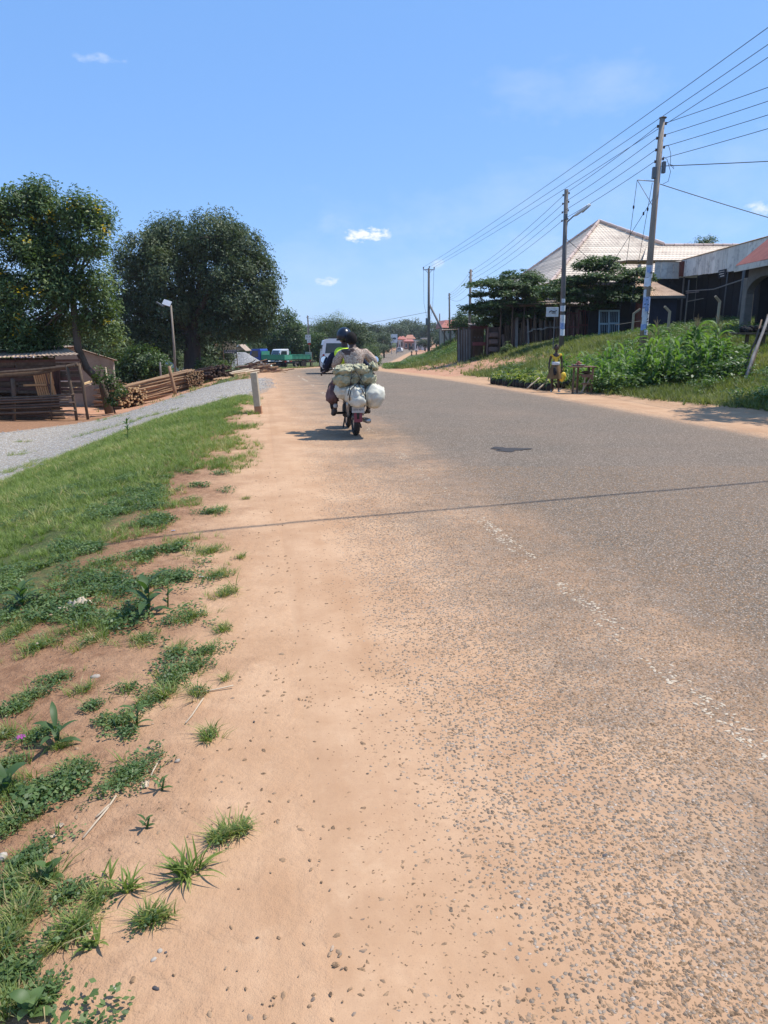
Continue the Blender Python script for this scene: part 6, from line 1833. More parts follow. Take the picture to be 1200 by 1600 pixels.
# standing frames for sale
def frame_thing(name, label, u0_, u1_, vt, Y_, mat, cols=2, rows=2, bars=4, lean=.25, cat='frame', solid=False):
    a = on((u0_ + u1_) / 2, Y_); w_ = (u1_ - u0_) / FPX * Y_; h_ = at(u0_, vt, Y_).z - a.z
    t_ = thing(name, label, cat, a)
    def P(x, z, off=0): return Vector((a.x + x, Y_ + lean * z / h_ + off, a.z + z))
    fw = .07
    for i in range(cols + 1):
        x = -w_ / 2 + w_ * i / cols; MB().bar(P(x, .0), P(x, h_), fw, .05, up=(0, 1, 0)).build('stile', mat, t_)
    for j in range(rows + 1):
        z = .05 + (h_ - .1) * j / rows; MB().bar(P(-w_ / 2, z, -.004), P(w_ / 2, z, -.004), .052, fw + .03).build('rail', mat, t_)
    for i in range(cols):
        for j in range(rows):
            for k in range(1, bars):
                x = -w_ / 2 + w_ * (i + k / bars) / cols
                MB().bar(P(x, .05 + (h_ - .1) * j / rows, .01), P(x, .05 + (h_ - .1) * (j + 1) / rows, .01), .022, .02, up=(0, 1, 0)).build('bar', mat, t_)
    return t_
frame_thing('window_frame', 'pale blue barred metal frame, left one of the tall pair standing beside the shed', 936, 950, 484, 45.5, M_LTBLUE, 1, 2, 5)
frame_thing('window_frame', 'pale blue barred metal frame, right one of the tall pair standing beside the shed', 951.5, 966, 484, 45.4, M_LTBLUE, 1, 2, 5)
frame_thing('door_frame', 'dark maroon barred frame standing just right of the postered lamp pole', 885, 903, 488, 48, M_MAROON, 2, 2, 3)
frame_thing('door_frame', 'maroon door frame with a middle rail, left of the pale blue frames', 904, 924, 484, 47.4, M_MAROON, 2, 2, 3)
frame_thing('door_frame', 'narrow brown frame leaning behind the light blue pair', 925, 935, 486, 48.2, M_BROWNW, 1, 3, 2)
for k in range(6):
    p_ = on(820 + k * 9, 48.6 + .2 * (k % 2))
    o = MB().box((p_.x, p_.y, p_.z + .08), (.35, .3, .2)).build('concrete_block', M_CONC, origin=p_, bevel=.01)
    tag(o, 'loose concrete block lying in the row below the timber shed', 'block', 'blocks below the shed')

# --- roadside: red roof house far, rails near the strut pole ------------------------
p = on(702, 128)
t = thing('red_roof_house', 'small far house with a red hipped roof behind the slim pole', 'house', p)
a, b, c, d = at(687, 512, 128), at(716, 512, 128), at(714, 500, 131), at(697, 500, 131)
MB().poly([a, b, c, d], .1, (0, -.5, 1)).build('roof', pm('brick_red_roof', (.42, .15, .11), (.33, .12, .09), 2, .7, .1, .003), t)
MB().poly([a, d, (d.x - 1, 138, d.z), (a.x, 138, a.z)], .1, (-.5, 0, 1)).build('roof', pm('brick_red_roof', (.42, .15, .11)), t)
MB().box(((a.x + b.x) / 2, 129.5, (a.z + p.z) / 2), (b.x - a.x - .6, 2.4, a.z - p.z)).build('wall', M_PLASTER, t)
for k in range(3): MB().box((a.x + .8 + k * .9, 128.27, a.z - .6), (.4, .05, .5)).build('window', M_GLASS, t)
p = on(700, 80)
t = thing('pole_shelter', 'bare pole shelter frame on the mound below the red roofed house', 'shelter', p)
for uu in (694, 704, 712):
    for yy in (80, 82):
        a = on(uu, yy); MB().tube([a - Vector((0, 0, .2)), (a.x, yy, at(uu, 517, 80).z)], .06, 6).build('post', M_PLANK_D, t)
MB().bar(at(690, 516.5, 80), at(716, 515, 80), .1, .1).build('beam', M_PLANK_D, t)
MB().bar(at(690, 516.5, 82), at(716, 515, 82), .1, .1).build('beam', M_PLANK_D, t)
corr_sheet(at(690, 516, 79.8), at(716, 514.6, 79.8), at(716, 514, 82.3), at(690, 515, 82.3), .2).build('roof', M_RUST, t)
# ------------------------------------------------------------------ people, motorcycle, sacks
M_SKIN = pm('dark_brown_skin', (.085, .045, .030), (.060, .032, .022), 14, .5, .05, .001, spec=.4)
M_HAIR = pm('short_black_hair', (.015, .012, .011), (.008, .007, .007), 60, .9, .9, .004)
TMP = bpy.data.scenes.new('workshop')
def skin_mesh(joints, bones, root, sub=2):
    names = list(joints)
    me = bpy.data.meshes.new('tmp_skin')
    me.from_pydata([joints[n][0] for n in names], [(names.index(a), names.index(b)) for a, b in bones], [])
    o = bpy.data.objects.new('tmp_skin', me); TMP.collection.objects.link(o)
    md = o.modifiers.new('skin', 'SKIN'); md.use_smooth_shade = True; md.branch_smoothing = .6
    for i, n in enumerate(names):
        r = joints[n][1]
        me.skin_vertices[0].data[i].radius = (r, r) if not hasattr(r, '__len__') else r
        me.skin_vertices[0].data[i].use_root = (n == root)
    s = o.modifiers.new('sub', 'SUBSURF'); s.levels = sub; s.render_levels = sub
    vl = TMP.view_layers[0]; vl.update()
    ev = o.evaluated_get(vl.depsgraph)
    out = bpy.data.meshes.new_from_object(ev)
    bpy.data.objects.remove(o, do_unlink=True)
    return out
def mesh_obj(name, me, mat, parent):
    me.materials.clear(); me.materials.append(mat)
    me.polygons.foreach_set('use_smooth', [True] * len(me.polygons))
    me.name = name
    return link_mesh(name, me, parent)
def skin_part(name, joints, bones, root, mat, parent, sub=2):
    return mesh_obj(name, skin_mesh(joints, bones, root, sub), mat, parent)
def join_mb(me, mb):
    bm = bmesh.new(); bm.from_mesh(me)
    vs = [bm.verts.new(p) for p in mb.v]
    for f in mb.f:
        try: bm.faces.new([vs[i] for i in f])
        except ValueError: pass
    bm.to_mesh(me); bm.free()
def ellipsoid(mb, c, r, rot=None, n=14, m=9, fn=None):
    vs, fs = [], []
    for j in range(m + 1):
        ph = -PI / 2 + PI * j / m
        for i in range(n):
            a = 2 * PI * i / n
            p = Vector((math.cos(ph) * math.cos(a), math.cos(ph) * math.sin(a), math.sin(ph)))
            k = fn(p) if fn else 1
            p = Vector((p.x * r[0], p.y * r[1], p.z * r[2])) * k
            if rot: p = rot @ p
            vs.append(p + Vector(c))
    for j in range(m):
        for i in range(n):
            i2 = (i + 1) % n; fs.append((j * n + i, j * n + i2, (j + 1) * n + i2, (j + 1) * n + i))
    mb.add(vs, fs); return mb
def head_mb(c, yaw=0., s=1., face=True):
    """skull, jaw, nose, lips, eyes sockets and ears, looking along +Y before yaw"""
    rot = Matrix.Rotation(yaw, 3, 'Z'); c = Vector(c); mb = MB()
    def fn(p):
        k = 1.0
        if p.z < -.1: k *= 1 - .16 * min(1, (-p.z - .1)) - (.10 * abs(p.x) if p.z < -.3 else 0)
        if p.y > .6 and -.05 < p.z < .3: k *= .96
        return k
    ellipsoid(mb, c, (.076 * s, .096 * s, .118 * s), rot, 20, 14, fn)
    P = lambda x, y, z: c + rot @ Vector((x * s, y * s, z * s))
    if face:
        ellipsoid(mb, P(0, .094, -.022), (.013 * s, .016 * s, .022 * s), rot, 8, 6)
        ellipsoid(mb, P(0, .086, -.058), (.026 * s, .010 * s, .009 * s), rot, 8, 6)
        ellipsoid(mb, P(0, .074, -.092), (.028 * s, .018 * s, .020 * s), rot, 8, 6)
    for sx in (-1, 1): ellipsoid(mb, P(sx * .077, -.004, -.012), (.008 * s, .018 * s, .030 * s), rot, 8, 6)
    return mb
def hand_mb(mb, wrist, d, palm_n, curl=.6, s=1.):
    """palm, four bent fingers and a thumb leaving the side"""
    wrist = Vector(wrist); d = Vector(d).normalized(); n = Vector(palm_n).normalized()
    side = d.cross(n).normalized(); n = side.cross(d).normalized()
    pc = wrist + d * .045 * s
    m = Matrix((side, d, n)).transposed()
    ellipsoid(mb, pc, (.040 * s, .052 * s, .017 * s), m, 10, 6)
    for i, L in enumerate((.068, .078, .072, .056)):
        b = pc + d * .040 * s + side * (i - 1.5) * .019 * s
        p1 = b + (d * math.cos(curl * .5) + n * math.sin(curl * .5)) * L * .45 * s
        p2 = p1 + (d * math.cos(curl * 1.3) + n * math.sin(curl * 1.3)) * L * .32 * s
        p3 = p2 + (d * math.cos(curl * 2.0) + n * math.sin(curl * 2.0)) * L * .25 * s
        mb.tube([b, p1, p2, p3], [.0095 * s, .009 * s, .008 * s, .006 * s], 7)
    b = pc - side * .034 * s - d * .015 * s
    p1 = b + (-side * .7 + d * .6 + n * .3).normalized() * .035 * s
    p2 = p1 + (-side * .1 + d * .8 + n * .5).normalized() * .030 * s
    mb.tube([b, p1, p2], [.012 * s, .0105 * s, .008 * s], 7)

# place the motorcycle: rear tyre touches the asphalt here
bk = hit(559, 684.5)
bk.z = float(road_z(bk.y)) + .006
BRZ = R(8.5)
MC = thing('motorcycle', 'loaded small motorcycle riding away along the left lane', 'motorcycle', bk, BRZ)
M_PAINT_R = pm('dark_red_fairing', (.22, .02, .02), (.15, .015, .015), 4, .3, .05, .001, spec=.5)
M_VINYL = pm('black_vinyl', (.03, .028, .027), (.02, .019, .018), 10, .55, .2, .001)
M_CHROME = pm('dull_chrome', (.45, .45, .44), (.30, .28, .26), 12, .35, .1, .001, metal=.8)
def mp_(nm, mt, m, par=None, sm=False, bv=0): return m.build(nm, mt, par or MC, smooth=sm, local=True, bevel=bv)
RW = .30
for y_ in (.30, 1.52):
    mt = MB(); pr = []
    R1 = .305; w2 = .052 if y_ < 1 else .042
    # torus tyre
    n1, n2 = 36, 10; vs, fs = [], []
    for i in range(n1):
        a_ = 2 * PI * i / n1
        for j in range(n2):
            b_ = 2 * PI * j / n2
            rr = R1 - w2 + w2 * math.cos(b_) * 1.0
            vs.append((w2 * math.sin(b_), y_ + rr * math.cos(a_), R1 + rr * math.sin(a_)))
    for i in range(n1):
        for j in range(n2):
            i2, j2 = (i + 1) % n1, (j + 1) % n2
            fs.append((i * n2 + j, i2 * n2 + j, i2 * n2 + j2, i * n2 + j2))
    w_ = mp_('wheel', M_TYRE, MB().add(vs, fs), sm=True)
    m = MB().lathe((0, y_, R1), [(.215, -.028), (.225, -.03), (.225, .03), (.215, .028)], 28, 'X')
    m.build('rim', M_CHROME, w_, local=True)
    m = MB().lathe((0, y_, R1), [(.001, -.07), (.05, -.06), (.05, .06), (.001, .07)], 14, 'X')
    for k in range(16):
        a_ = 2 * PI * k / 16; m.bar((.03 * (-1) ** k, y_ + .05 * math.cos(a_), R1 + .05 * math.sin(a_)), (0, y_ + .22 * math.cos(a_ + .2), R1 + .22 * math.sin(a_ + .2)), .005, .005)
    m.build('hub', M_CHROME, w_, local=True)
mp_('rear_mudguard', M_VINYL, MB().tube([(0, .30 + .37 * math.cos(a_), .305 + .37 * math.sin(a_)) for a_ in (1.2, 1.6, 2.0, 2.4, 2.8, 3.15)], [.07, .075, .075, .07, .065, .05], 8, flat=.35), sm=True)
mp_('front_mudguard', M_PAINT_R, MB().tube([(0, 1.52 + .34 * math.cos(a_), .305 + .34 * math.sin(a_)) for a_ in (.6, 1.1, 1.6, 2.1, 2.6)], [.05, .06, .06, .06, .05], 8, flat=.3), sm=True)
mp_('mud_flap', M_PAINT_R, MB().box((0, -.075, .33), (.13, .012, .15), Matrix.Rotation(R(-8), 3, 'X')))
plate = mp_('number_plate', pm('white_number_plate', (.62, .62, .58), (.5, .5, .47), 8, .6, .1, .001, dirt=(.25, .18, .12), dscale=9), MB().box((0, -.10, .455), (.20, .008, .10)), bv=.002)
# characters of the plate
try:
    cu = bpy.data.curves.new('plate_text', 'FONT'); cu.body = 'UEW 457V'; cu.size = .040; cu.extrude = .001; cu.align_x = 'CENTER'; cu.align_y = 'CENTER'
    to = bpy.data.objects.new('plate_text', cu); TMP.collection.objects.link(to)
    TMP.view_layers[0].update()
    tm = bpy.data.meshes.new_from_object(to.evaluated_get(TMP.view_layers[0].depsgraph)); bpy.data.objects.remove(to, do_unlink=True)
    tm.transform(Matrix.Translation((0, -.1055, .455)) @ Matrix.Rotation(R(90), 4, 'X') @ Matrix.Scale(.85, 4, (1, 0, 0)))
    tm.materials.clear(); tm.materials.append(M_INK); tm.name = 'lettering'
    link_mesh('lettering', tm, plate)
except Exception as e:
    print('text', e)
mp_('tail_light', M_LAMP_R, MB().box((0, -.06, .555), (.15, .07, .075)), bv=.012)
for s in (-1, 1):
    mp_('indicator', M_LAMP_O, ellipsoid(MB(), (s * .16, -.02, .60), (.035, .025, .028)).bar((s * .05, 0, .6), (s * .14, -.01, .60), .012, .012), sm=True)
    mp_('shock_absorber', M_CHROME, MB().tube([(s * .115, .28, .33), (s * .12, .42, .72)], .022, 8).lathe((s * .117, .33, .48), [(.034, -.10), (.034, .14)], 10, rot=None), sm=True)
    mp_('swing_arm', M_CHASSIS, MB().bar((s * .09, .30, .305), (s * .10, .78, .36), .03, .045))
    mp_('foot_peg', M_VINYL, MB().tube([(s * .10, .72, .34), (s * .26, .70, .34)], .016, 8))
    mp_('foot_peg', M_VINYL, MB().tube([(s * .08, 1.0, .30), (s * .27, 1.0, .30)], .016, 8))
    mp_('fork', M_CHROME, MB().tube([(s * .075, 1.50, .31), (s * .085, 1.24, .95)], .022, 8), sm=True)
    hb = [(0, 1.20, 1.02), (s * .14, 1.18, 1.06), (s * .30, 1.10, 1.05), (s * .38, 1.04, 1.03)]
    mp_('handlebar', M_CHROME, MB().tube(hb, .013, 8), sm=True)
    mp_('grip', M_VINYL, MB().tube([(s * .30, 1.10, 1.05), (s * .40, 1.03, 1.025)], .019, 8))
    mr = mp_('mirror', M_VINYL, MB().tube([(s * .27, 1.12, 1.05), (s * .34, 1.14, 1.16), (s * .43, 1.12, 1.18)], .007, 6).lathe((s * .44, 1.12, 1.20), [(.001, .02), (.062, .012), (.066, 0), (.001, 0)], 18, 'Y'))
    MB().lathe((s * .44, 1.118, 1.20), [(.001, -.004), (.058, -.004), (.058, 0)], 18, 'Y').build('mirror_glass', pm('mirror_glass', (.75, .8, .85), (.7, .75, .8), 3, .06, 0, .001, metal=1.), mr, local=True)
mp_('seat', M_VINYL, MB().box((0, .58, .77), (.25, .74, .10)), bv=.035)
mp_('fuel_tank', M_PAINT_R, ellipsoid(MB(), (0, 1.06, .80), (.13, .22, .12)), sm=True)
mp_('side_panel', M_PAINT_R, MB().box((0, .62, .62), (.22, .34, .18)), bv=.03)
mp_('engine', M_CHASSIS, MB().box((0, .92, .42), (.22, .34, .30)).lathe((0, .92, .36), [(.10, -.15), (.12, -.13), (.12, .13), (.10, .15)], 14, 'X'), bv=0)
mp_('exhaust', M_CHROME, MB().tube([(.12, 1.05, .28), (.16, .75, .22), (.17, .45, .24), (.17, -.02, .27)], [.022, .026, .045, .045], 12), sm=True)
mp_('chain_case', M_CHASSIS, MB().box((-.10, .55, .34), (.03, .52, .11)), bv=.01)
mp_('carrier_rack', M_CHASSIS, MB().bar((-.12, -.12, .80), (.12, -.12, .80), .018, .018).bar((-.12, -.12, .80), (-.12, .35, .80), .018, .018).bar((.12, -.12, .80), (.12, .35, .80), .018, .018).bar((.0, -.12, .80), (.0, .3, .80), .018, .018))
mp_('headlight', M_VINYL, ellipsoid(MB(), (0, 1.36, .93), (.09, .08, .09)), sm=True)
mp_('stand', M_CHASSIS, MB().tube([(-.12, .85, .25), (-.17, .65, .10)], .014, 6).tube([(.10, .85, .25), (.14, .70, .08)], .014, 6))

# driver
def cloth(name, c1, c2, scale=30, **k): return pm(name, c1, c2, scale, .9, .5, .003, **k)
M_NAVYC = cloth('navy_cloth', (.020, .028, .055), (.012, .016, .034), 6)
M_HIVIS = cloth('hi_vis_yellow', (.62, .80, .06), (.50, .66, .04), 10)
M_TROUS = cloth('black_trousers', (.022, .020, .022), (.014, .013, .014), 9)
M_HELM = pm('navy_helmet_shell', (.010, .012, .024), (.008, .010, .018), 3, .28, .0, .001, spec=.5)
M_SHIRT = cloth('speckled_beige_shirt', (.64, .54, .44), (.24, .14, .11), 30)
def print_cloth(name, base, spot, sc, thr):
    t = NT(name); P = t.coord('Object'); n = t.noise(P, sc, 2, .5); f = t.noise(P, 7, 4, .6)
    c = t.mix(t.rng(n, thr, thr + .05), base, spot)
    return t.done(c, .92, t.bump(f, .6, .02), spec=.15)
M_SHIRT = print_cloth('speckled_beige_print', (.50, .40, .315), (.27, .17, .125), 60, .50)
M_SKIRT = cloth('patterned_brown_cloth', (.24, .13, .11), (.10, .055, .055), 26)
M_SHOE = pm('dusty_shoe', (.10, .075, .06), (.05, .04, .035), 12, .8, .3, .002)
M_SHOE_W = pm('white_shoe', (.66, .64, .60), (.5, .47, .43), 12, .7, .3, .002)

DR = thing('person', 'motorcycle driver in a dark blue helmet, navy jacket and yellow safety vest, seen from behind', 'person', bk, BRZ)
J = dict(pel=((-.04, .78, .86), .14), ch1=((-.05, .82, 1.06), .145), ch2=((-.06, .86, 1.27), .15), nk=((-.06, .89, 1.44), .062), hd=((-.06, .92, 1.56), .07),
    lh=((-.14, .80, .86), .10), lk=((-.27, 1.16, .78), .072), la=((-.25, .98, .38), .050), lt=((-.25, 1.14, .34), .040),
    rh=((.07, .80, .86), .10), rk=((.22, 1.16, .78), .072), ra=((.22, .98, .38), .050), rt=((.22, 1.14, .34), .040),
    ls=((-.25, .87, 1.34), .07), le=((-.36, .93, 1.13), .055), lw=((-.35, 1.05, 1.04), .038),
    rs=((.12, .87, 1.34), .07), re=((.33, .95, 1.12), .052), rw=((.36, 1.05, 1.04), .036))
bones = [('pel', 'ch1'), ('ch1', 'ch2'), ('ch2', 'nk'), ('nk', 'hd'), ('pel', 'lh'), ('lh', 'lk'), ('lk', 'la'), ('la', 'lt'), ('pel', 'rh'), ('rh', 'rk'), ('rk', 'ra'), ('ra', 'rt'), ('ch2', 'ls'), ('ls', 'le'), ('le', 'lw'), ('ch2', 'rs'), ('rs', 're'), ('re', 'rw')]
me = skin_mesh({k: (v[0], v[1] * .86 if not hasattr(v[1], '__len__') else v[1]) for k, v in J.items()}, bones, 'pel')
hm = head_mb((-.06, .94, 1.60), .1)
for s, w in ((-1, J['lw'][0]), (1, J['rw'][0])): hand_mb(hm, w, (s * .12, -.02 + .05, -.03), (0, .2, -1), 1.15)
join_mb(me, hm); mesh_obj('body', me, M_SKIN, DR)
def sub(Jd, keys, k=1.0, over={}):
    return {n: (over.get(n, Jd[n])[0], Jd[n][1] * k if n not in over else over[n][1]) for n in keys}
skin_part('jacket', sub(J, ['pel', 'ch1', 'ch2', 'ls', 'le', 'lw', 'rs', 're', 'rw'], 1.05), [('pel', 'ch1'), ('ch1', 'ch2'), ('ch2', 'ls'), ('ls', 'le'), ('le', 'lw'), ('ch2', 'rs'), ('rs', 're'), ('re', 'rw')], 'pel', M_NAVYC, DR)
skin_part('safety_vest', {'a': ((-.08, .81, 1.02), .165), 'b': ((-.09, .85, 1.25), .180), 'c': ((-.09, .87, 1.38), .160), 'l': ((-.26, .87, 1.39), .095), 'r': ((.06, .87, 1.37), .085)}, [('a', 'b'), ('b', 'c'), ('c', 'l'), ('c', 'r')], 'a', M_HIVIS, DR)
skin_part('trousers', sub(J, ['pel', 'lh', 'lk', 'la', 'rh', 'rk', 'ra'], 1.06), [('pel', 'lh'), ('lh', 'lk'), ('lk', 'la'), ('pel', 'rh'), ('rh', 'rk'), ('rk', 'ra')], 'pel', M_TROUS, DR)
for s in (-.25, .22):
    skin_part('shoe', {'a': ((s, .95, .335), .05), 'b': ((s, 1.08, .32), .045), 'c': ((s, 1.19, .315), .034)}, [('a', 'b'), ('b', 'c')], 'a', M_SHOE, DR)
hmb = MB(); ellipsoid(hmb, (-.06, .93, 1.625), (.128, .152, .142), None, 24, 14, lambda p: 1 - (.16 if p.z < -.55 else 0))
hl = hmb.build('helmet', M_HELM, DR, smooth=True, local=True)
MB().poly([(-.13, 1.075, 1.66), (.01, 1.075, 1.66), (.015, 1.07, 1.57), (-.135, 1.07, 1.57)], .012, (0, 1, 0)).build('visor', M_GLASS, hl, local=True)
MB().lathe((-.06, .93, 1.56), [(.128, -.012), (.134, 0), (.128, .012)], 24).build('rim_trim', M_VINYL, hl, local=True)

# passenger
DR.location = bk + Matrix.Rotation(BRZ, 3, 'Z') @ Vector((-.05, 0, -.03))
PS = thing('person', 'rear passenger with short black hair, speckled beige shirt and brown patterned skirt', 'person', bk, BRZ)
J2 = dict(pel=((0, .46, .87), .15), ch1=((-.005, .44, 1.05), .15), ch2=((-.01, .45, 1.26), .16), nk=((-.02, .47, 1.42), .068), hd=((-.03, .49, 1.50), .07),
    lh=((-.10, .46, .87), .11), lk=((-.29, .78, .80), .075), la=((-.30, .66, .42), .045), lt=((-.30, .80, .37), .036),
    rh=((.10, .46, .87), .11), rk=((.27, .78, .80), .075), ra=((.26, .66, .40), .045), rt=((.26, .80, .36), .036),
    ls=((-.19, .46, 1.35), .072), le=((-.30, .52, 1.12), .052), lw=((-.26, .74, 1.02), .034),
    rs=((.18, .46, 1.35), .072), re=((.34, .50, 1.15), .052), rw=((.30, .74, 1.06), .034))
me = skin_mesh({k: (v[0], v[1] * .86) for k, v in J2.items()}, bones, 'pel')
hm = head_mb((-.035, .51, 1.52), -.05)
hand_mb(hm, J2['lw'][0], (.5, .6, 0), (.6, -.3, -.4), .7); hand_mb(hm, J2['rw'][0], (-.5, .6, 0), (-.6, -.3, -.4), .7)
join_mb(me, hm); mesh_obj('body', me, M_SKIN, PS)
hh = MB(); ellipsoid(hh, (-.035, .497, 1.540), (.094, .110, .118), None, 26, 16, lambda p: (1 + .02 * math.sin(p.x * 23) * math.sin(p.z * 19)) * .76 if (p.y > .35 and p.z < .25) or p.z < -.62 else (1 + .02 * math.sin(p.x * 23) * math.sin(p.z * 19)))
hh.build('hair', M_HAIR, PS, smooth=True, local=True)
skin_part('shirt', {**sub(J2, ['pel', 'ch1', 'ls', 'rs'], 1.12), 'ch2': ((-.01, .45, 1.27), .195), 'col': ((-.015, .46, 1.41), .080), 'le': ((-.30, .52, 1.13), .078), 're': ((.345, .50, 1.15), .078), 'lb': ((-.285, .60, 1.085), .062), 'rb': ((.335, .59, 1.11), .066)},
    [('pel', 'ch1'), ('ch1', 'ch2'), ('ch2', 'col'), ('ch2', 'ls'), ('ls', 'le'), ('le', 'lb'), ('ch2', 'rs'), ('rs', 're'), ('re', 'rb')], 'pel', M_SHIRT, PS)
skin_part('skirt', {'p': ((0, .46, .86), .17), 'lh': ((-.12, .48, .85), .135), 'lk': ((-.30, .76, .80), .10), 'lc': ((-.36, .62, .62), .12), 'lm': ((-.33, .60, .50), .11), 'rh': ((.10, .48, .85), .13), 'rk': ((.27, .76, .80), .095), 'rc': ((.27, .66, .62), .075)},
    [('p', 'lh'), ('lh', 'lk'), ('lk', 'lc'), ('lc', 'lm'), ('p', 'rh'), ('rh', 'rk'), ('rk', 'rc')], 'p', M_SKIRT, PS)
skin_part('shoe', {'a': ((-.30, .62, .375), .045), 'b': ((-.31, .75, .36), .042), 'c': ((-.31, .86, .355), .032)}, [('a', 'b'), ('b', 'c')], 'a', M_SHOE, PS)
skin_part('shoe', {'a': ((.26, .62, .365), .045), 'b': ((.26, .75, .35), .042), 'c': ((.26, .86, .345), .032)}, [('a', 'b'), ('b', 'c')], 'a', M_SHOE, PS)
skin_part('sock', {'a': ((-.29, .60, .50), .050), 'b': ((-.30, .64, .42), .046)}, [('a', 'b')], 'a', M_SHOE_W, PS)

# sacks
def crumple(me_o, amp, sc, seed):
    """push the surface in and out along its normals with ridged noise"""
    me_ = me_o.data; from mathutils import noise as mn
    for v_ in me_.vertices:
        p_ = v_.co * sc + Vector((seed, seed * 2, 0))
        k_ = 1 - 2 * abs(mn.noise(p_)) ; k2 = 1 - 2 * abs(mn.noise(p_ * 2.1 + Vector((5, 0, 0))))
        v_.co += v_.normal * amp * ((k_ ** 3) + .5 * (k2 ** 3) - .55)
def sack_mat(name, c1, c2):
    t = NT(name); P = t.coord('Object')
    w = t.n('ShaderNodeTexWave'); t.put(w.inputs['Vector'], P); w.inputs['Scale'].default_value = 60; w.inputs['Distortion'].default_value = 1
    n = t.noise(P, 9, 5, .6)
    c = t.mix(t.rng(n, .35, .65), c2, c1)
    return t.done(c, .6, t.bump(t.math('ADD', t.math('MULTIPLY', w.outputs['Fac'], .15), n), .5, .01), spec=.35)
M_SACK_W = sack_mat('white_woven_sack', (.70, .67, .54), (.52, .49, .39))
M_SACK_G = sack_mat('pale_green_sack', (.54, .50, .32), (.31, .30, .18))
def sack(name, label, c, r, mat, rot, seed, crease=.10, tail=None, group=None):
    r_ = random.Random(seed); fr = [(Vector((r_.gauss(0, 1), r_.gauss(0, 1), r_.gauss(0, 1))).normalized(), r_.uniform(4, 9), r_.uniform(0, 6)) for _ in range(7)]
    def fn(p):
        k = 1.0
        q = max(abs(p.x), abs(p.y), abs(p.z)); k *= 1 + .22 * (1 - q)  # boxier than a ball
        for d, f, ph in fr: k -= crease * abs(math.sin(p.dot(d) * f + ph)) ** 4 * .5
        if tail is not None:
            t_ = p.dot(tail)
            if t_ > .6: k *= 1 + (t_ - .6) * 1.1
        return k
    mb = MB(); ellipsoid(mb, (0, 0, 0), r, rot, 44, 30, fn)
    o = mb.build(name, mat, None, smooth=True, local=True)
    o.location = bk + Matrix.Rotation(BRZ, 3, 'Z') @ Vector(c); o.rotation_euler = (0, 0, BRZ)
    tag(o, label, 'sack', group)
    if name == 'sack': crumple(o, .016, 6.5, seed)
    return o
sack('sack', 'bulging smooth white sack hanging low on the right of the motorcycle rack', (.255, .03, .665), (.190, .26, .205), M_SACK_W, Matrix.Rotation(R(24), 3, 'Y'), 5, .05)
sack('sack', 'white sack tapering to a tied tail above the number plate', (-.035, .0, .69), (.195, .24, .165), M_SACK_W, Matrix.Rotation(R(-8), 3, 'Y'), 8, .06, Vector((.12, -.5, -.86)).normalized())
sack('sack', 'white sack half hidden under the skirt at the left of the rack', (-.21, .14, .73), (.15, .22, .14), M_SACK_W, None, 15, .06)
g1 = sack('bundle', 'crumpled pale green bundle tied behind the passenger, on the white sacks', (-.03, .10, .965), (.330, .21, .160), M_SACK_G, Matrix.Rotation(R(-4), 3, 'Y'), 21, .16)
crumple(g1, .035, 7, 3)
r_ = random.Random(4)
for k, (x, z, rx, rz_, tl) in enumerate(((-.16, .085, .17, .085, -12), (.10, .09, .16, .08, 14), (.17, -.02, .15, .11, 6), (-.17, -.04, .16, .10, -6), (.26, .14, .07, .05, 40))):
    m = MB(); ellipsoid(m, (x * 1.1, -.10, z * 1.1), (rx, .13, rz_), Matrix.Rotation(R(tl), 3, 'Y'), 40, 26)
    fo = m.build('fold', M_SACK_G, g1, smooth=True, local=True); crumple(fo, .045, 11, k * 3.7)
C_ = thing('cord', 'black rubber cords lashing the sacks onto the motorcycle rack', 'cord', bk, BRZ)
for pts in ([(-.16, -.05, .60), (-.17, -.20, .70), (-.13, -.18, .84), (-.12, -.21, .95), (-.10, -.15, 1.07), (-.05, .2, 1.1)], [(-.13, -.1, .55), (-.15, -.22, .66), (-.12, -.215, .78), (-.02, -.14, .86), (.05, -.16, .95), (.04, .1, 1.1)],
            [(.10, -.14, .50), (.10, -.21, .62), (.10, -.21, .74), (.09, -.17, .83), (.02, -.19, .95), (-.04, -.12, 1.06)], [(.00, -.18, .84), (.06, -.20, .76), (.10, -.215, .66)], [(.17, -.1, .42), (.15, -.15, .52), (.12, -.20, .60)], [(-.05, -.21, 1.02), (-.13, -.23, .93), (-.11, -.2, .84)]):
    MB().tube(pts, .007, 6).build('strap', M_VINYL, C_, smooth=True, local=True)

# woman by the table
wp = hit(866, 612.5)
WO = thing('person', 'girl with a yellow top, brown skirt and yellow bag standing at the roadside', 'person', wp, R(176))
S = 1.43 / 1.60
def SC(d): return {k: (tuple(x * S for x in v[0]), v[1] * S) for k, v in d.items()}
JW = SC(dict(pel=((0, 0, .88), .105), ch1=((0, 0, 1.04), .095), ch2=((0, .0, 1.22), .105), nk=((0, .0, 1.36), .042), hd=((0, .01, 1.44), .05),
    lh=((-.085, 0, .84), .08), lk=((-.11, .02, .48), .055), la=((-.14, 0, .09), .034), lt=((-.17, .14, .03), .028),
    rh=((.085, 0, .84), .08), rk=((.10, .02, .48), .055), ra=((.10, 0, .09), .034), rt=((.12, .15, .03), .028),
    ls=((-.155, 0, 1.28), .05), le=((-.215, -.02, 1.02), .036), lw=((-.215, .06, .80), .024),
    rs=((.155, 0, 1.28), .05), re=((.215, -.02, 1.02), .036), rw=((.225, .03, .78), .024)))
for _o in list(PS.children):
    if _o.name.startswith('shirt'): crumple(_o, .014, 9, 2)
    if _o.name.startswith('skirt'): crumple(_o, .03, 8, 5)
me = skin_mesh(JW, bones, 'pel')
hm = head_mb((0, .015, 1.50 * S), .15, .95)
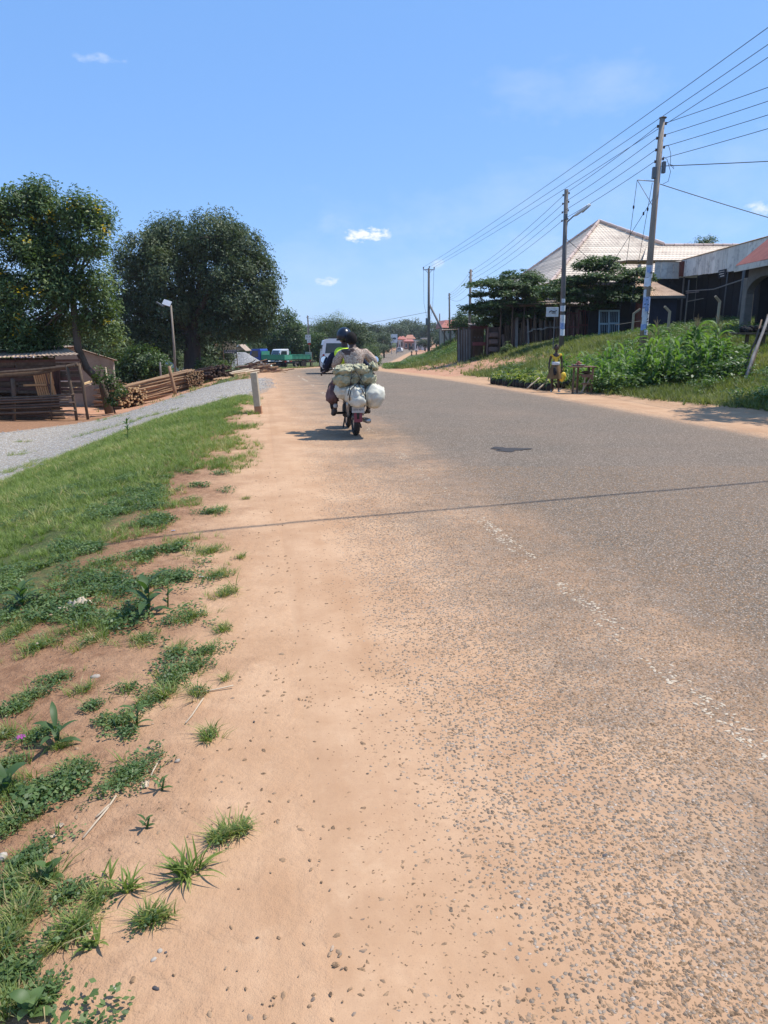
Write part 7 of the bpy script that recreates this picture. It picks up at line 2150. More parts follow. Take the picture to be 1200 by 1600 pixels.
hand_mb(hm, JW['lw'][0], (0, .1, -1), (1, 0, 0), .8, .85); hand_mb(hm, JW['rw'][0], (0, .1, -1), (-1, 0, 0), .35, .85)
join_mb(me, hm); mesh_obj('body', me, M_SKIN, WO)
hh = MB(); ellipsoid(hh, (0, .005, 1.515 * S), (.079, .095, .108), None, 18, 12, lambda p: .78 if (p.y > .3 and p.z < .35) or p.z < -.5 else 1.0)
hh.build('hair', M_HAIR, WO, smooth=True, local=True)
M_YEL = cloth('yellow_cloth', (.78, .50, .05), (.62, .38, .04), 14)
M_BRNC = cloth('brown_skirt_cloth', (.26, .155, .06), (.15, .09, .045), 9)
skin_part('top', SC({'a': ((0, 0, .98), .105), 'b': ((0, 0, 1.08), .108), 'c': ((0, 0, 1.23), .118), 'l': ((-.155, 0, 1.29), .064), 'r': ((.155, 0, 1.29), .064), 'l2': ((-.18, -.005, 1.22), .058), 'r2': ((.18, -.005, 1.22), .058)}), [('a', 'b'), ('b', 'c'), ('c', 'l'), ('c', 'r'), ('l', 'l2'), ('r', 'r2')], 'a', M_YEL, WO)
m = MB().lathe((0, 0, .985 * S), [(.118, -.05), (.124, -.03), (.124, .03), (.118, .045)], 22); m.build('waistband', M_WHITE, WO, smooth=True, local=True)
vs, fs = [], []
n = 36; lv = [(.93, .118), (.86, .145), (.74, .18), (.60, .215), (.46, .245)]
for z, r in lv:
    for i in range(n):
        a = 2 * PI * i / n; k = 1 + .09 * math.sin(a * 7) * (.93 - z) / .47
        vs.append((r * k * math.cos(a) * 1.05, r * k * math.sin(a) * .85, z * S))
for j in range(len(lv) - 1):
    for i in range(n): fs.append((j * n + i, j * n + (i + 1) % n, (j + 1) * n + (i + 1) % n, (j + 1) * n + i))
MB().add(vs, fs).build('skirt', M_BRNC, WO, smooth=True, local=True)
skin_part('apron', SC({'a': ((.05, .14, .86), .05), 'b': ((.03, .19, .70), .07), 'c': ((.05, .20, .58), .04)}), [('a', 'b'), ('b', 'c')], 'a', M_TROUS, WO)
for s_, x_ in ((-1, -.14), (1, .10)):
    skin_part('shoe', SC({'a': ((x_, -.03, .04), .038), 'b': ((x_ + .015 * s_, .07, .035), .036), 'c': ((x_ + .03 * s_, .16, .03), .026)}), [('a', 'b'), ('b', 'c')], 'a', M_SHOE_W, WO)
# bag, held in her hand on the side nearer the table
bgp = wp + Matrix.Rotation(R(176), 3, 'Z') @ Vector((-.23 * 1, .06, .50))
m = MB(); fr = None
ellipsoid(m, (0, 0, 0), (.105, .07, .19), Matrix.Rotation(R(14), 3, 'Y'), 22, 16, lambda p: (1 - .35 * max(0, p.z)) * (1 - .06 * abs(math.sin(p.x * 6 + p.z * 4)) ** 2))
o = m.build('plastic_bag', pm('yellow_plastic', (.80, .55, .06), (.68, .44, .04), 8, .4, .4, .01), None, smooth=True, local=True); o.location = bgp
o.scale = (1, 1, 1); tag(o, 'bright yellow plastic bag hanging from the hand of the roadside girl', 'bag')
MB().tube([(-.03, 0, .16), (0, 0, .26), (.03, 0, .16)], .008, 6).build('handle', pm('yellow_plastic', (1, 1, 1)), o, local=True)

# minibus ahead
vp = on(527, 43); 
VN = thing('minibus', 'white minibus driving away ahead of the motorcycle', 'minibus', (vp.x, 43, float(road_z(43)) + .004), R(7))
def vpart(nm, mt, m, par=None, sm=False, bv=0): return m.build(nm, mt, par or VN, smooth=sm, local=True, bevel=bv)
prof = [(-.84, .34), (.84, .34), (.86, .95), (.80, 1.55), (.70, 1.90), (.45, 1.98), (-.45, 1.98), (-.70, 1.90), (-.80, 1.55), (-.86, .95)]
vs, fs = [], []; yl = [(0, 1, 0), (.06, 1.0, .0), (3.3, 1.0, 0), (4.0, .97, -.35), (4.4, .95, -.9)]
for (y, k, dz) in yl:
    for x, z in prof: vs.append((x * k, y, z + (dz if z > 1.2 else (dz * .25 if z > .9 else 0))))
np_ = len(prof)
for j in range(len(yl) - 1):
    for i in range(np_): fs.append((j * np_ + i, j * np_ + (i + 1) % np_, (j + 1) * np_ + (i + 1) % np_, (j + 1) * np_ + i))
fs.append(tuple(range(np_))); fs.append(tuple((len(yl) - 1) * np_ + i for i in reversed(range(np_))))
vpart('body', M_WHITEP, MB().add(vs, fs), bv=.02)
vpart('rear_window', M_GLASS, MB().poly([(-.68, -.012, 1.18), (.68, -.012, 1.18), (.60, -.012, 1.74), (-.60, -.012, 1.74)], .01, (0, -1, 0)))
for s in (-1, 1):
    vpart('tail_lamp', M_LAMP_R, MB().box((s * .77, -.02, .92), (.11, .05, .42)), bv=.01)
    for k in range(3): vpart('side_window', M_GLASS, MB().box((s * .80, .75 + k * 1.0, 1.42), (.05, .85, .45)))
    for y in (.75, 3.4):
        mt, mr = MB(), MB(); wheel(mt, mr, (s * .74, y, .31), .31, .19, 'X')
        w_ = vpart('wheel', M_TYRE, mt); mr.build('rim', M_RIM, w_, local=True)
vpart('bumper', M_CHASSIS, MB().box((0, -.06, .46), (1.68, .14, .22)), bv=.03)
vpart('number_plate', M_YBOARD, MB().box((0, -.14, .66), (.45, .02, .12)))
vpart('door_handle', M_CHASSIS, MB().box((.1, -.02, 1.02), (.24, .03, .05)))
vpart('roof_rack', M_CHASSIS, MB().bar((-.6, .4, 2.06), (-.6, 2.8, 2.06), .03, .03).bar((.6, .4, 2.06), (.6, 2.8, 2.06), .03, .03).bar((-.6, .4, 2.06), (.6, .4, 2.06), .03, .03).bar((-.6, 2.8, 2.06), (.6, 2.8, 2.06), .03, .03).bar((-.6, 1.6, 2.06), (.6, 1.6, 2.06), .03, .03).bar((-.6, .5, 1.95), (-.6, .5, 2.06), .03, .03).bar((.6, .5, 1.95), (.6, .5, 2.06), .03, .03))
# ------------------------------------------------------------------ market table, seedlings, maize, weeds
M_TABLE = pm('reddish_table_wood', (.27, .15, .095), (.16, .09, .06), 8, .8, .4, .003, (1, 1, .3))
tp = on(913, 22.6)
x0_, x1_ = at(889, 612, 22.6).x, at(923, 612, 22.6).x
TB = thing('market_table', 'tall rough wooden table with a low shelf standing before the maize', 'table', tp)
zt_ = at(905, 572, 22.6).z
for x, y in ((x0_ + .05, 22.35), (x1_ - .04, 22.35), (x0_ + .28, 22.75), (x1_ - .04, 22.8)):
    MB().bar((x + random.uniform(-.02, .02), y, tz(x, y) - .02), (x, y, zt_ - .04), .05, .05, up=(0, 1, 0)).build('leg', M_TABLE if x > x0_ + .1 else M_PLANK_D, TB)
for k in range(4):
    MB().box(((x0_ + x1_) / 2, 22.30 + k * .155, zt_ - .015), (x1_ - x0_ + .06, .145, .03)).build('tabletop_board', M_TABLE, TB, bevel=.004)
MB().bar((x0_ + .3, 22.36, tp.z + .30), (x1_ - .04, 22.36, tp.z + .30), .035, .05).build('rail', M_TABLE, TB)
MB().bar((x0_ + .3, 22.36, tp.z + .52), (x1_ - .04, 22.36, tp.z + .52), .035, .07).build('rail', M_TABLE, TB)
MB().box(((x0_ + x1_) / 2 + .12, 22.56, tp.z + .56), (x1_ - x0_ - .3, .4, .025)).build('shelf', M_TABLE, TB)
MB().bar((x0_ + .3, 22.38, tp.z + .03), (x1_ - .06, 22.42, tp.z + .5), .03, .03).build('brace', M_LOG_P, TB)
MB().bar((x0_ + .42, 22.42, tp.z + .5), (x1_ - .3, 22.38, tp.z + .03), .03, .03).build('brace', M_LOG_P, TB)
M_TRAY = pm('grey_enamel_tray', (.34, .33, .31), (.25, .24, .23), 8, .4, .1, .001)
tr_c = Vector((at(904, 570, 22.5).x, 22.52, zt_ + .004))
TR = thing('tray', 'shallow grey tray heaped with reddish tubers on the market table', 'tray', tr_c)
MB().lathe((0, 0, 0), [(.001, 0), (.17, 0), (.21, .035), (.215, .04), (.205, .036), (.165, .008), (.001, .008)], 20).build('dish', M_TRAY, TR, local=True, smooth=True)
M_TUB = pm('reddish_tuber', (.36, .15, .10), (.26, .10, .075), 12, .8, .3, .003)
for k in range(24):
    lay = k // 11; a = random.uniform(0, 2 * PI); d = random.uniform(.02, .15 - lay * .05)
    m = MB(); ellipsoid(m, (d * math.cos(a), d * math.sin(a), .035 + lay * .045), (random.uniform(.028, .045), random.uniform(.02, .03), .024), Matrix.Rotation(random.uniform(0, 3), 3, 'Z'), 9, 6)
    m.build('tuber', M_TUB, TR, smooth=True, local=True)
m = MB(); ellipsoid(m, (.0, 0, 0), (.18, .14, .05), None, 14, 8, lambda p: 1 - .2 * abs(math.sin(p.x * 7)))
o = m.build('dark_basin', M_PLANK_D, origin=None, smooth=True, local=True); o.location = ((x0_ + x1_) / 2 + .15, 22.56, tp.z + .625)
tag(o, 'dark covered basin resting on the low shelf of the market table', 'basin')

# seedling: black bag of earth with strappy yellow-green leaves
M_BAG = pm('black_nursery_bag', (.022, .022, .024), (.014, .014, .015), 10, .45, .5, .006)
M_SEED = leaf_mat('strappy_leaf', [(0, (.040, .075, .018)), (.5, (.085, .13, .03)), (.8, (.20, .24, .06)), (1, (.38, .38, .12))], .45, .35)
def strap_leaf(L, w, lean, az, droop=1.4, seg=6, z0=0, fold=.25, twist=0):
    """long arching leaf with a raised midrib fold"""
    V, F, A = [], [], []
    p = Vector((0, 0, z0)); ang = PI / 2 - lean
    dirx, diry = math.cos(az), math.sin(az); sx, sy = -diry, dirx
    for k in range(seg + 1):
        t_ = k / seg
        wk = w * math.sin(PI * min(1, t_ * .92 + .10)) ** .8 if t_ < .99 else w * .04
        tw = twist * t_
        up_ = Vector((-dirx * math.sin(ang), -diry * math.sin(ang), math.cos(ang)))
        side = Vector((sx, sy, 0)) * math.cos(tw) + up_ * math.sin(tw)
        V += [p + side * wk / 2 + up_ * wk * fold, p.copy(), p - side * wk / 2 + up_ * wk * fold]
        A += [t_] * 3
        ang -= droop / seg * (.4 + t_ * 1.2)
        p = p + Vector((dirx * math.cos(ang), diry * math.cos(ang), math.sin(ang))) * (L / seg)
    for k in range(seg):
        q = k * 3; F += [(q, q + 1, q + 4, q + 3), (q + 1, q + 2, q + 5, q + 4)]
    return [tuple(v) for v in V], F
def tint_attr(me, val):
    at_ = me.attributes.new('tint', 'FLOAT', 'POINT'); at_.data.foreach_set('value', np.full(len(me.vertices), val, dtype=np.float32))
def leaf_obj(name, V, F, mat, parent, tint):
    me = bpy.data.meshes.new(name); me.from_pydata(V, [], F); me.materials.append(mat); tint_attr(me, tint)
    me.polygons.foreach_set('use_smooth', [True] * len(me.polygons))
    return link_mesh(name, me, parent)
seeds = []
for k in range(4):
    t = thing('potted_seedling', 'young strappy yellow green plant in a black bag, in the roadside row', 'seedling', (0, 0, 0), group='bagged seedlings in the roadside row')
    m = MB(); m.lathe((0, 0, 0), [(.10, 0), (.125, .04), (.13, .16), (.12, .22), (.08, .23), (.001, .22)], 12); m.build('bag', M_BAG, t, smooth=True, local=True)
    for j in range(14):
        V, F = strap_leaf(random.uniform(.28, .52), .05, random.uniform(.1, .9), j * 2.4 + random.uniform(-.3, .3), random.uniform(1.6, 3.0), 6, .19)
        leaf_obj('leaf', V, F, M_SEED, t, random.uniform(0, 1.) ** 1.5)
    seeds.append(t)
idx = 0
for (u0_, v0_, u1_, v1_, n_, row) in ((768, 600, 862, 611, 16, 0), (766, 594, 885, 607, 16, .45), (795, 590, 890, 603, 12, .9)):
    for i in range(n_):
        u_ = u0_ + (u1_ - u0_) * (i + .5) / n_ + random.uniform(-1.5, 1.5); v_ = v0_ + (v1_ - v0_) * (i + .5) / n_
        c = hit(u_, v_)
        if abs(u_ - 866) < 4 and row < .2: continue
        t = seeds[idx % 4] if idx < 4 else dup(seeds[idx % 4], c)
        t.location = c; t.rotation_euler = (random.uniform(-.08, .08), random.uniform(-.08, .08), random.uniform(0, 6.2)); s_ = random.uniform(.85, 1.2); t.scale = (s_, s_, s_)
        idx += 1
for k, (ua, va, ub, vb, mt, lab) in enumerate(((793, 601, 810, 583, 'y', 'yellow green cane lying aslant against the bagged seedlings, leftmost of three'), (823, 605, 843, 590, 'b', 'middle brown cane lying aslant against the bagged seedlings'), (839, 607, 857, 594, 'b', 'pale brown cane slanting down just left of the roadside girl'))):
    a = hit(ua, va + 4) + Vector((0, 0, .03)); b = at(ub, vb, a.y + .25)
    m = MB(); rough_pole(m, a, b, .028, .01, 7)
    o = m.build('cane', M_SEED if mt == 'y' else M_LOG_P, origin=a, smooth=True)
    if mt == 'y': tint_attr(o.data, .75)
    tag(o, lab, 'cane', 'canes by the seedlings')

# maize
def make_maize(hgt, tassel):
    t = thing('maize_plant', '', 'maize plant', (0, 0, 0))
    m = MB(); m.tube([(0, 0, -.05), (.01, 0, hgt * .5), (0, 0.01, hgt * .95)], [.017, .014, .007], 6); o = m.build('stalk', M_MAIZE, t, smooth=True, local=True); tint_attr(o.data, .6)
    n = int(8 + hgt * 3)
    for j in range(n):
        f = (j + .7) / n
        V, F = strap_leaf(hgt * random.uniform(.42, .56) * (1.1 - .45 * abs(f - .55)), .095, .35 + .5 * (1 - f), j * PI + random.uniform(-.6, .6), random.uniform(1.6, 2.5), 7, hgt * (.08 + .80 * f), .22, random.uniform(-.6, .6))
        leaf_obj('leaf', V, F, M_MAIZE, t, random.uniform(.15, 1.))
    if tassel:
        m = MB()
        for k in range(7):
            a = k * .9; m.tube([(0, 0, hgt * .93), (.04 * math.cos(a), .04 * math.sin(a), hgt * 1.05), (.11 * math.cos(a), .11 * math.sin(a), hgt * 1.13)], [.006, .005, .003], 4)
        m.tube([(0, 0, hgt * .93), (0, 0, hgt * 1.2)], [.006, .003], 4)
        m.build('tassel', pm('maize_tassel', (.36, .28, .14), (.26, .19, .09), 10, .9, .2, .001), t, local=True)
    return t
MP = [make_maize(1.0, False), make_maize(.85, False), make_maize(1.1, False), make_maize(1.3, True), make_maize(1.45, True), make_maize(1.2, False)]
used = [False] * 6
def put_maize(k, c, rz, sc, tall):
    t = MP[k] if not used[k] else dup(MP[k], c)
    used[k] = True
    t.location = c; t.rotation_euler = (random.uniform(-.07, .07), random.uniform(-.07, .07), rz); t.scale = (sc, sc, sc)
    t['label'] = 'tall leafy maize plant crowding the patch around the postered pole' if tall else 'shorter maize plant in the low part of the patch behind the table'
    t['category'] = 'maize plant'; t['group'] = 'tall maize plants' if tall else 'short maize plants'
random.seed(33)
cnt = 0
while cnt < 150:
    u_ = random.uniform(868, 1135); v_ = random.uniform(560, 618)
    lo = np.interp(u_, [868, 930, 990, 1040, 1090, 1140], [605, 616, 613, 604, 597, 590])
    hi = np.interp(u_, [868, 930, 990, 1040, 1090, 1140], [597, 588, 577, 568, 566, 576])
    if not (hi < v_ < lo): continue
    c = hit(u_, v_)
    tall = (u_ > 1005 and random.random() < .35 * (c.y > 22)) 
    k = random.randrange(3, 6) if tall else random.randrange(0, 3)
    put_maize(k, c, random.uniform(0, 6.3), random.uniform(.75, 1.1) if tall else random.uniform(.55, 1.02), tall)
    cnt += 1
# leafy weeds filling the foot of the patch and the bank
def weed_template(seed, n=24, h=.35, leaf=.09):
    r = np.random.default_rng(seed)
    P = r.normal(0, .13, (n, 3)); P[:, 2] = r.uniform(.05, 1, n) ** .8 * h; P[:, :2] *= (1.2 - P[:, 2:3])
    old = globals()['RNG']; globals()['RNG'] = r
    V, F, t = leaf_cloud(P, leaf, .5, aspect=.6); globals()['RNG'] = old
    return V, F, np.zeros(len(V))
T_WEED = [weed_template(i) for i in range(5)]
def px_pts(n, us, vlo, vhi):
    out = []
    for _ in range(n):
        u_ = random.uniform(us[0], us[-1]); a = np.interp(u_, us, vlo); b = np.interp(u_, us, vhi)
        c = hit(u_, random.uniform(b, a)); out.append(tuple(c))
    return np.array(out)
pp = np.concatenate([px_pts(700, [925, 990, 1040, 1100, 1160], [615, 612, 604, 600, 592], [600, 592, 585, 575, 560]), px_pts(420, [1090, 1130, 1160], [598, 596, 585], [568, 560, 565])])
o = scatter('weeds', T_WEED, pp, M_WEED, scale=RNG.uniform(.6, 1.5, len(pp)), tilt=.15)
tag(o, 'leafy weeds filling the foot of the maize patch', 'weeds', kind='stuff')
def bankw(x, y):
    return bank_density(x, y) * sstep(.46, .60, fbm(x * .5 + 9, y * .5, 12, 4))
pp = field_pts((3, 26), (16, 62), 16000, bankw)
o = scatter('weeds', T_WEED, pp, M_WEED, scale=RNG.uniform(.5, 1.1, len(pp)), tilt=.15)
tag(o, 'low broad leaved weeds mixed through the right bank', 'weeds', kind='stuff')
pp = field_pts((-2, 18), (66, 96), 9000, lambda x, y: ((x - line_x(y) - ROAD_W) > 1.2) * sstep(.42, .55, fbm(x * .3, y * .3, 15, 3)))
o = scatter('weeds', T_WEED, pp, M_WEED, scale=RNG.uniform(.8, 1.7, len(pp)), tilt=.15)
tag(o, 'dark scrub covering the near face of the far mound', 'weeds', kind='stuff')
pp = field_pts((4, 16), (13, 21), 5000, lambda x, y: sstep(2.6, 3.4, x - line_x(y) - ROAD_W) * sstep(.44, .55, fbm(x * .8, y * .8, 19, 3)) * in_view(x, y))
if len(pp):
    o = scatter('weeds', T_WEED, pp, M_WEED, scale=RNG.uniform(.4, .9, len(pp)), tilt=.15)
    tag(o, 'shaded weeds at the foot of the bank near the right edge', 'weeds', kind='stuff')

# ------------------------------------------------------------------ near details on the left verge
def big_weed(label, u, v, hgt, nleaf, L, w, mat=M_WEED, seed=0, cat='weed', name='weed_plant', tint=(.1, .7), lean0=.5, droop=1.2):
    c = hit(u, v); t = thing(name, label, cat, c); random.seed(seed)
    m = MB(); m.tube([(0, 0, -.01), (.01, .01, hgt)], [.005, .003], 6); o = m.build('stem', mat, t, smooth=True, local=True); tint_attr(o.data, .3)
    for j in range(nleaf):
        f = (j + .5) / nleaf
        V, F = strap_leaf(L * random.uniform(.7, 1.15), w, lean0 + .5 * (1 - f), j * 2.4 + random.uniform(-.3, .3), droop * random.uniform(.7, 1.3), 6, hgt * f, .12, random.uniform(-.3, .3))
        leaf_obj('leaf', V, F, mat, t, random.uniform(*tint))
    return t
big_weed('large dark toothed weed standing on bare earth left of the sandy path', 232, 960, .17, 9, .17, .05, seed=3, tint=(0, .3))
big_weed('thin weed with small leaves just right of the large dark weed', 262, 950, .15, 7, .07, .022, seed=4)
big_weed('dark low weed with a long shadow beside the purple flower', 90, 1165, .09, 7, .10, .026, seed=5, tint=(0, .3))
big_weed('small pale upright weed near the top of the bare earth patch', 213, 1135, .09, 6, .07, .018, seed=6, tint=(.5, 1))
big_weed('broad dark leaves at the left edge below the purple flower', 12, 1240, .07, 5, .12, .040, seed=7, tint=(0, .3))
big_weed('little weed in the middle of the bare earth', 228, 1295, .035, 5, .04, .012, seed=8)
big_weed('little pale weed right of the leafy patch', 252, 1235, .04, 5, .05, .012, seed=9, tint=(.5, .9))
big_weed('rounded leafy weed at the lower left beside the small stone', 78, 1375, .05, 6, .05, .028, seed=10)
big_weed('broad leaved weed in the bottom left corner', 48, 1590, .05, 6, .07, .030, seed=11, tint=(.4, .9))
big_weed('broad dark leaved weed at the left edge of the thick grass', 35, 950, .12, 9, .16, .045, seed=12, tint=(.1, .5))
big_weed('tall leafy weed at the edge of the crushed stone drive', 200, 688, .35, 12, .22, .035, seed=13, tint=(.0, .5))
def tuft(label, u, v, n, L, seed, w=.0055, tint=(.1, .7)):
    c = hit(u, v); t = thing('grass_tuft', label, 'grass tuft', c); random.seed(seed)
    for j in range(n):
        V, F = strap_leaf(L * random.uniform(.45, 1.1), w * random.uniform(.8, 1.3), random.uniform(.15, 1.15), random.uniform(0, 6.3), random.uniform(.3, 1.1), 5, 0, .25)
        V = [(x + math.cos(j) * .012, y + math.sin(j) * .012, z) for x, y, z in V]
        leaf_obj('blade', V, F, M_GRASS, t, random.uniform(*tint))
    return t
tuft('largest spiky grass tuft on the bare sand at lower left', 290, 1372, 44, .115, 1)
tuft('second spiky tuft just right of the largest one, leaning right', 305, 1362, 26, .12, 2)
tuft('dense spiky tuft left of the largest tuft', 200, 1392, 34, .085, 3)
tuft('small dark tuft with blades bent over, left of the dense tuft', 166, 1374, 14, .06, 4)
tuft('pale flattened tuft below the largest tuft', 255, 1432, 22, .055, 5, tint=(.5, .95))
tuft('low tuft with wide blades near the bottom left', 145, 1478, 16, .06, 6, .008)
tuft('long loose tuft above the wide bladed one', 118, 1455, 26, .075, 7)
tuft('dry grass runner reaching right over the sand', 350, 1312, 24, .05, 8, tint=(.5, 1))
tuft('tip of the dry grass runner, further up the sand', 378, 1300, 16, .045, 9, tint=(.5, 1))
tuft('small dark tuft alone beside the sandy path', 325, 1160, 18, .05, 10, .004)
tuft('thin tuft with one tall stalk at the sand edge', 368, 925, 16, .14, 11, .004)
tuft('round dark tuft above the lone pebble', 255, 1090, 34, .07, 12)
tuft('small pale tuft near the middle of the bare earth', 150, 1395, 12, .05, 13, tint=(.4, .9))
# stones, scraps, stalks
def pebble(label, u, v, s, mat, seed, cat='stone', name='stone', flat=.7):
    c = hit(u, v); V, F, _ = stone_template(seed + 100, flat)
    bm = bmesh.new(); s = s * .62; vs = [bm.verts.new(tuple(p * s)) for p in V]
    for f in F:
        try: bm.faces.new([vs[i] for i in f])
        except ValueError: pass
    bmesh.ops.holes_fill(bm, edges=bm.edges[:]) ; bmesh.ops.subdivide_edges(bm, edges=bm.edges[:], cuts=1, use_grid_fill=True, smooth=.6)
    me = bpy.data.meshes.new(name); bm.to_mesh(me); bm.free(); me.materials.append(mat)
    me.polygons.foreach_set('use_smooth', [True] * len(me.polygons))
    o = link_mesh(name, me, None, c + Vector((0, 0, s * .12))); o.rotation_euler = (0, 0, seed); tag(o, label, cat); return o
M_PEB = pm('pale_pebble', (.46, .40, .33), (.34, .28, .22), 60, .85, .3, .001)
M_PEBD = pm('dark_pebble', (.10, .09, .09), (.06, .055, .055), 60, .8, .3, .001)
pebble('pale stone on the bare earth right of the leafy patch', 277, 1190, .030, M_PEB, 1)
pebble('brown speckled stone in the little cluster of three stones', 250, 1487, .022, M_PEB, 2)
pebble('dark stone in the little cluster of three stones', 259, 1489, .014, M_PEBD, 3)
pebble('round tan stone just below the little cluster', 240, 1500, .020, M_PEB, 4)
pebble('pale grey stone at the very left edge', 4, 1340, .050, M_PEB, 5)
pebble('white flecked stone near the bottom of the bare sand', 180, 1545, .026, M_PEB, 6)
pebble('dark stone alone on the smooth sand at the bottom', 402, 1466, .014, M_PEBD, 7)
pebble('small dark stone on the upper smooth sand', 397, 1128, .014, M_PEBD, 8)
pebble('dark brown stone on the sand near the bottom edge', 243, 1545, .018, M_PEBD, 9)
pebble('blue grey stone among the chippings at lower right', 945, 1338, .024, M_PEBD, 10)
pebble('whitish stone among the chippings at lower right', 1032, 1420, .022, M_PEB, 11)
pebble('grey flat stone among the chippings near the bottom', 918, 1487, .026, M_PEBD, 12, flat=.4)
pebble('tan corn cob like stone lying on the bare earth', 150, 1058, .055, M_PEB, 13, flat=.5)
def scrap(label, u, v, s, mat, seed, name='paper_scrap', cat='paper', asp=.6, bump=.25):
    c = hit(u, v); r_ = random.Random(seed); n = 7; vs = []; fs = []
    for j in range(n):
        for i in range(n):
            x = (i / (n - 1) - .5) * s * (1 - .25 * r_.random()); y = (j / (n - 1) - .5) * s * asp * (1 - .25 * r_.random())
            vs.append((x, y, s * bump * abs(math.sin(i * 1.3 + seed) * math.cos(j * 1.1)) * (.4 + r_.random() * .6) + .004))
    for j in range(n - 1):
        for i in range(n - 1): fs.append((j * n + i, j * n + i + 1, (j + 1) * n + i + 1, (j + 1) * n + i))
    o = MB().add(vs, fs).build(name, mat, None, local=True); o.location = c; o.rotation_euler = (.1, -.1, seed); tag(o, label, cat); return o
scrap('crumpled pale brown paper bag lying in the verge', 118, 950, .19, pm('brown_paper', (.50, .41, .30), (.40, .32, .23), 8, .8, .3, .004), 1, 'paper_bag', 'paper bag', .6, .28)
scrap('white crumpled paper scrap in the grass', 238, 793, .075, M_PAPER, 2)
scrap('thin white paper strip on the bare edge of the verge', 318, 903, .07, M_PAPER, 3, asp=.25, bump=.1)
scrap('tiny blue plastic scrap in the grass', 271, 830, .035, M_PAPER_B, 4, 'plastic_scrap', 'plastic')
scrap('dry curled leaf on the bare earth', 228, 1288 - 60, .05, M_LOG_P, 5, 'dry_leaf', 'leaf')
scrap('pale dry leaf at the left beside the low cover', 95, 1292, .03, M_LOG_P, 6, 'dry_leaf', 'leaf')
scrap('small pale dry leaf below the two broken stalks', 85, 1308, .025, M_LOG_P, 7, 'dry_leaf', 'leaf')
for k, (ua, va, ub, vb, lab) in enumerate(((182, 1248, 130, 1312, 'longest dry split stalk on the bare earth'), (172, 1262, 150, 1280, 'short dry stalk lying beside the longest one'), (318, 1095, 290, 1132, 'thin dry stalk near the sand edge'), (250, 1190, 236, 1215, 'short dry stalk by the leafy patch'), (365, 1075, 300, 1085, 'pale runner stalk along the sand edge'))):
    a, b = hit(ua, va), hit(ub, vb)
    m = MB(); rough_pole(m, a + Vector((0, 0, .012)), b + Vector((0, 0, .006)), .0035, .02, 6)
    o = m.build('dry_stalk', M_LOG_P, origin=a, smooth=True); tag(o, lab, 'stalk', 'dry stalks on the bare earth')
c = hit(35, 1172); t = thing('wild_flower', 'small purple flower among the weeds at the left edge', 'flower', c)
MB().tube([(0, 0, 0), (0, 0, .05)], .0015, 5).build('stem', M_WEED, t, local=True)
M_PUR = pm('purple_petal', (.42, .06, .32), (.32, .04, .24), 30, .6, .1, .001)
for k in range(7):
    a = k * .9; MB().poly([(0, 0, .05), (.014 * math.cos(a - .3), .014 * math.sin(a - .3), .058), (.02 * math.cos(a), .02 * math.sin(a), .054), (.014 * math.cos(a + .3), .014 * math.sin(a + .3), .058)]).build('petal', M_PUR, t, local=True)
# darker patch on the asphalt
c = hit(795, 703); vs = [(0, 0, 0)]; n = 28
for i in range(n):
    a = 2 * PI * i / n; k = 1 + .35 * math.sin(a * 3 + 1) + .2 * math.sin(a * 7)
    vs.append((.24 * k * math.cos(a), .20 * k * math.sin(a), 0))
o = MB().add(vs, [(0, i + 1, (i + 1) % n + 1) for i in range(n)]).build('asphalt_patch', pm('dark_asphalt', (.055, .045, .038), (.035, .03, .027), 40, .7, .8, .006), None, local=True)
o.location = (c.x, c.y, float(road_z(c.y)) + .012); tag(o, 'dark oily patch on the asphalt lane', kind='structure')

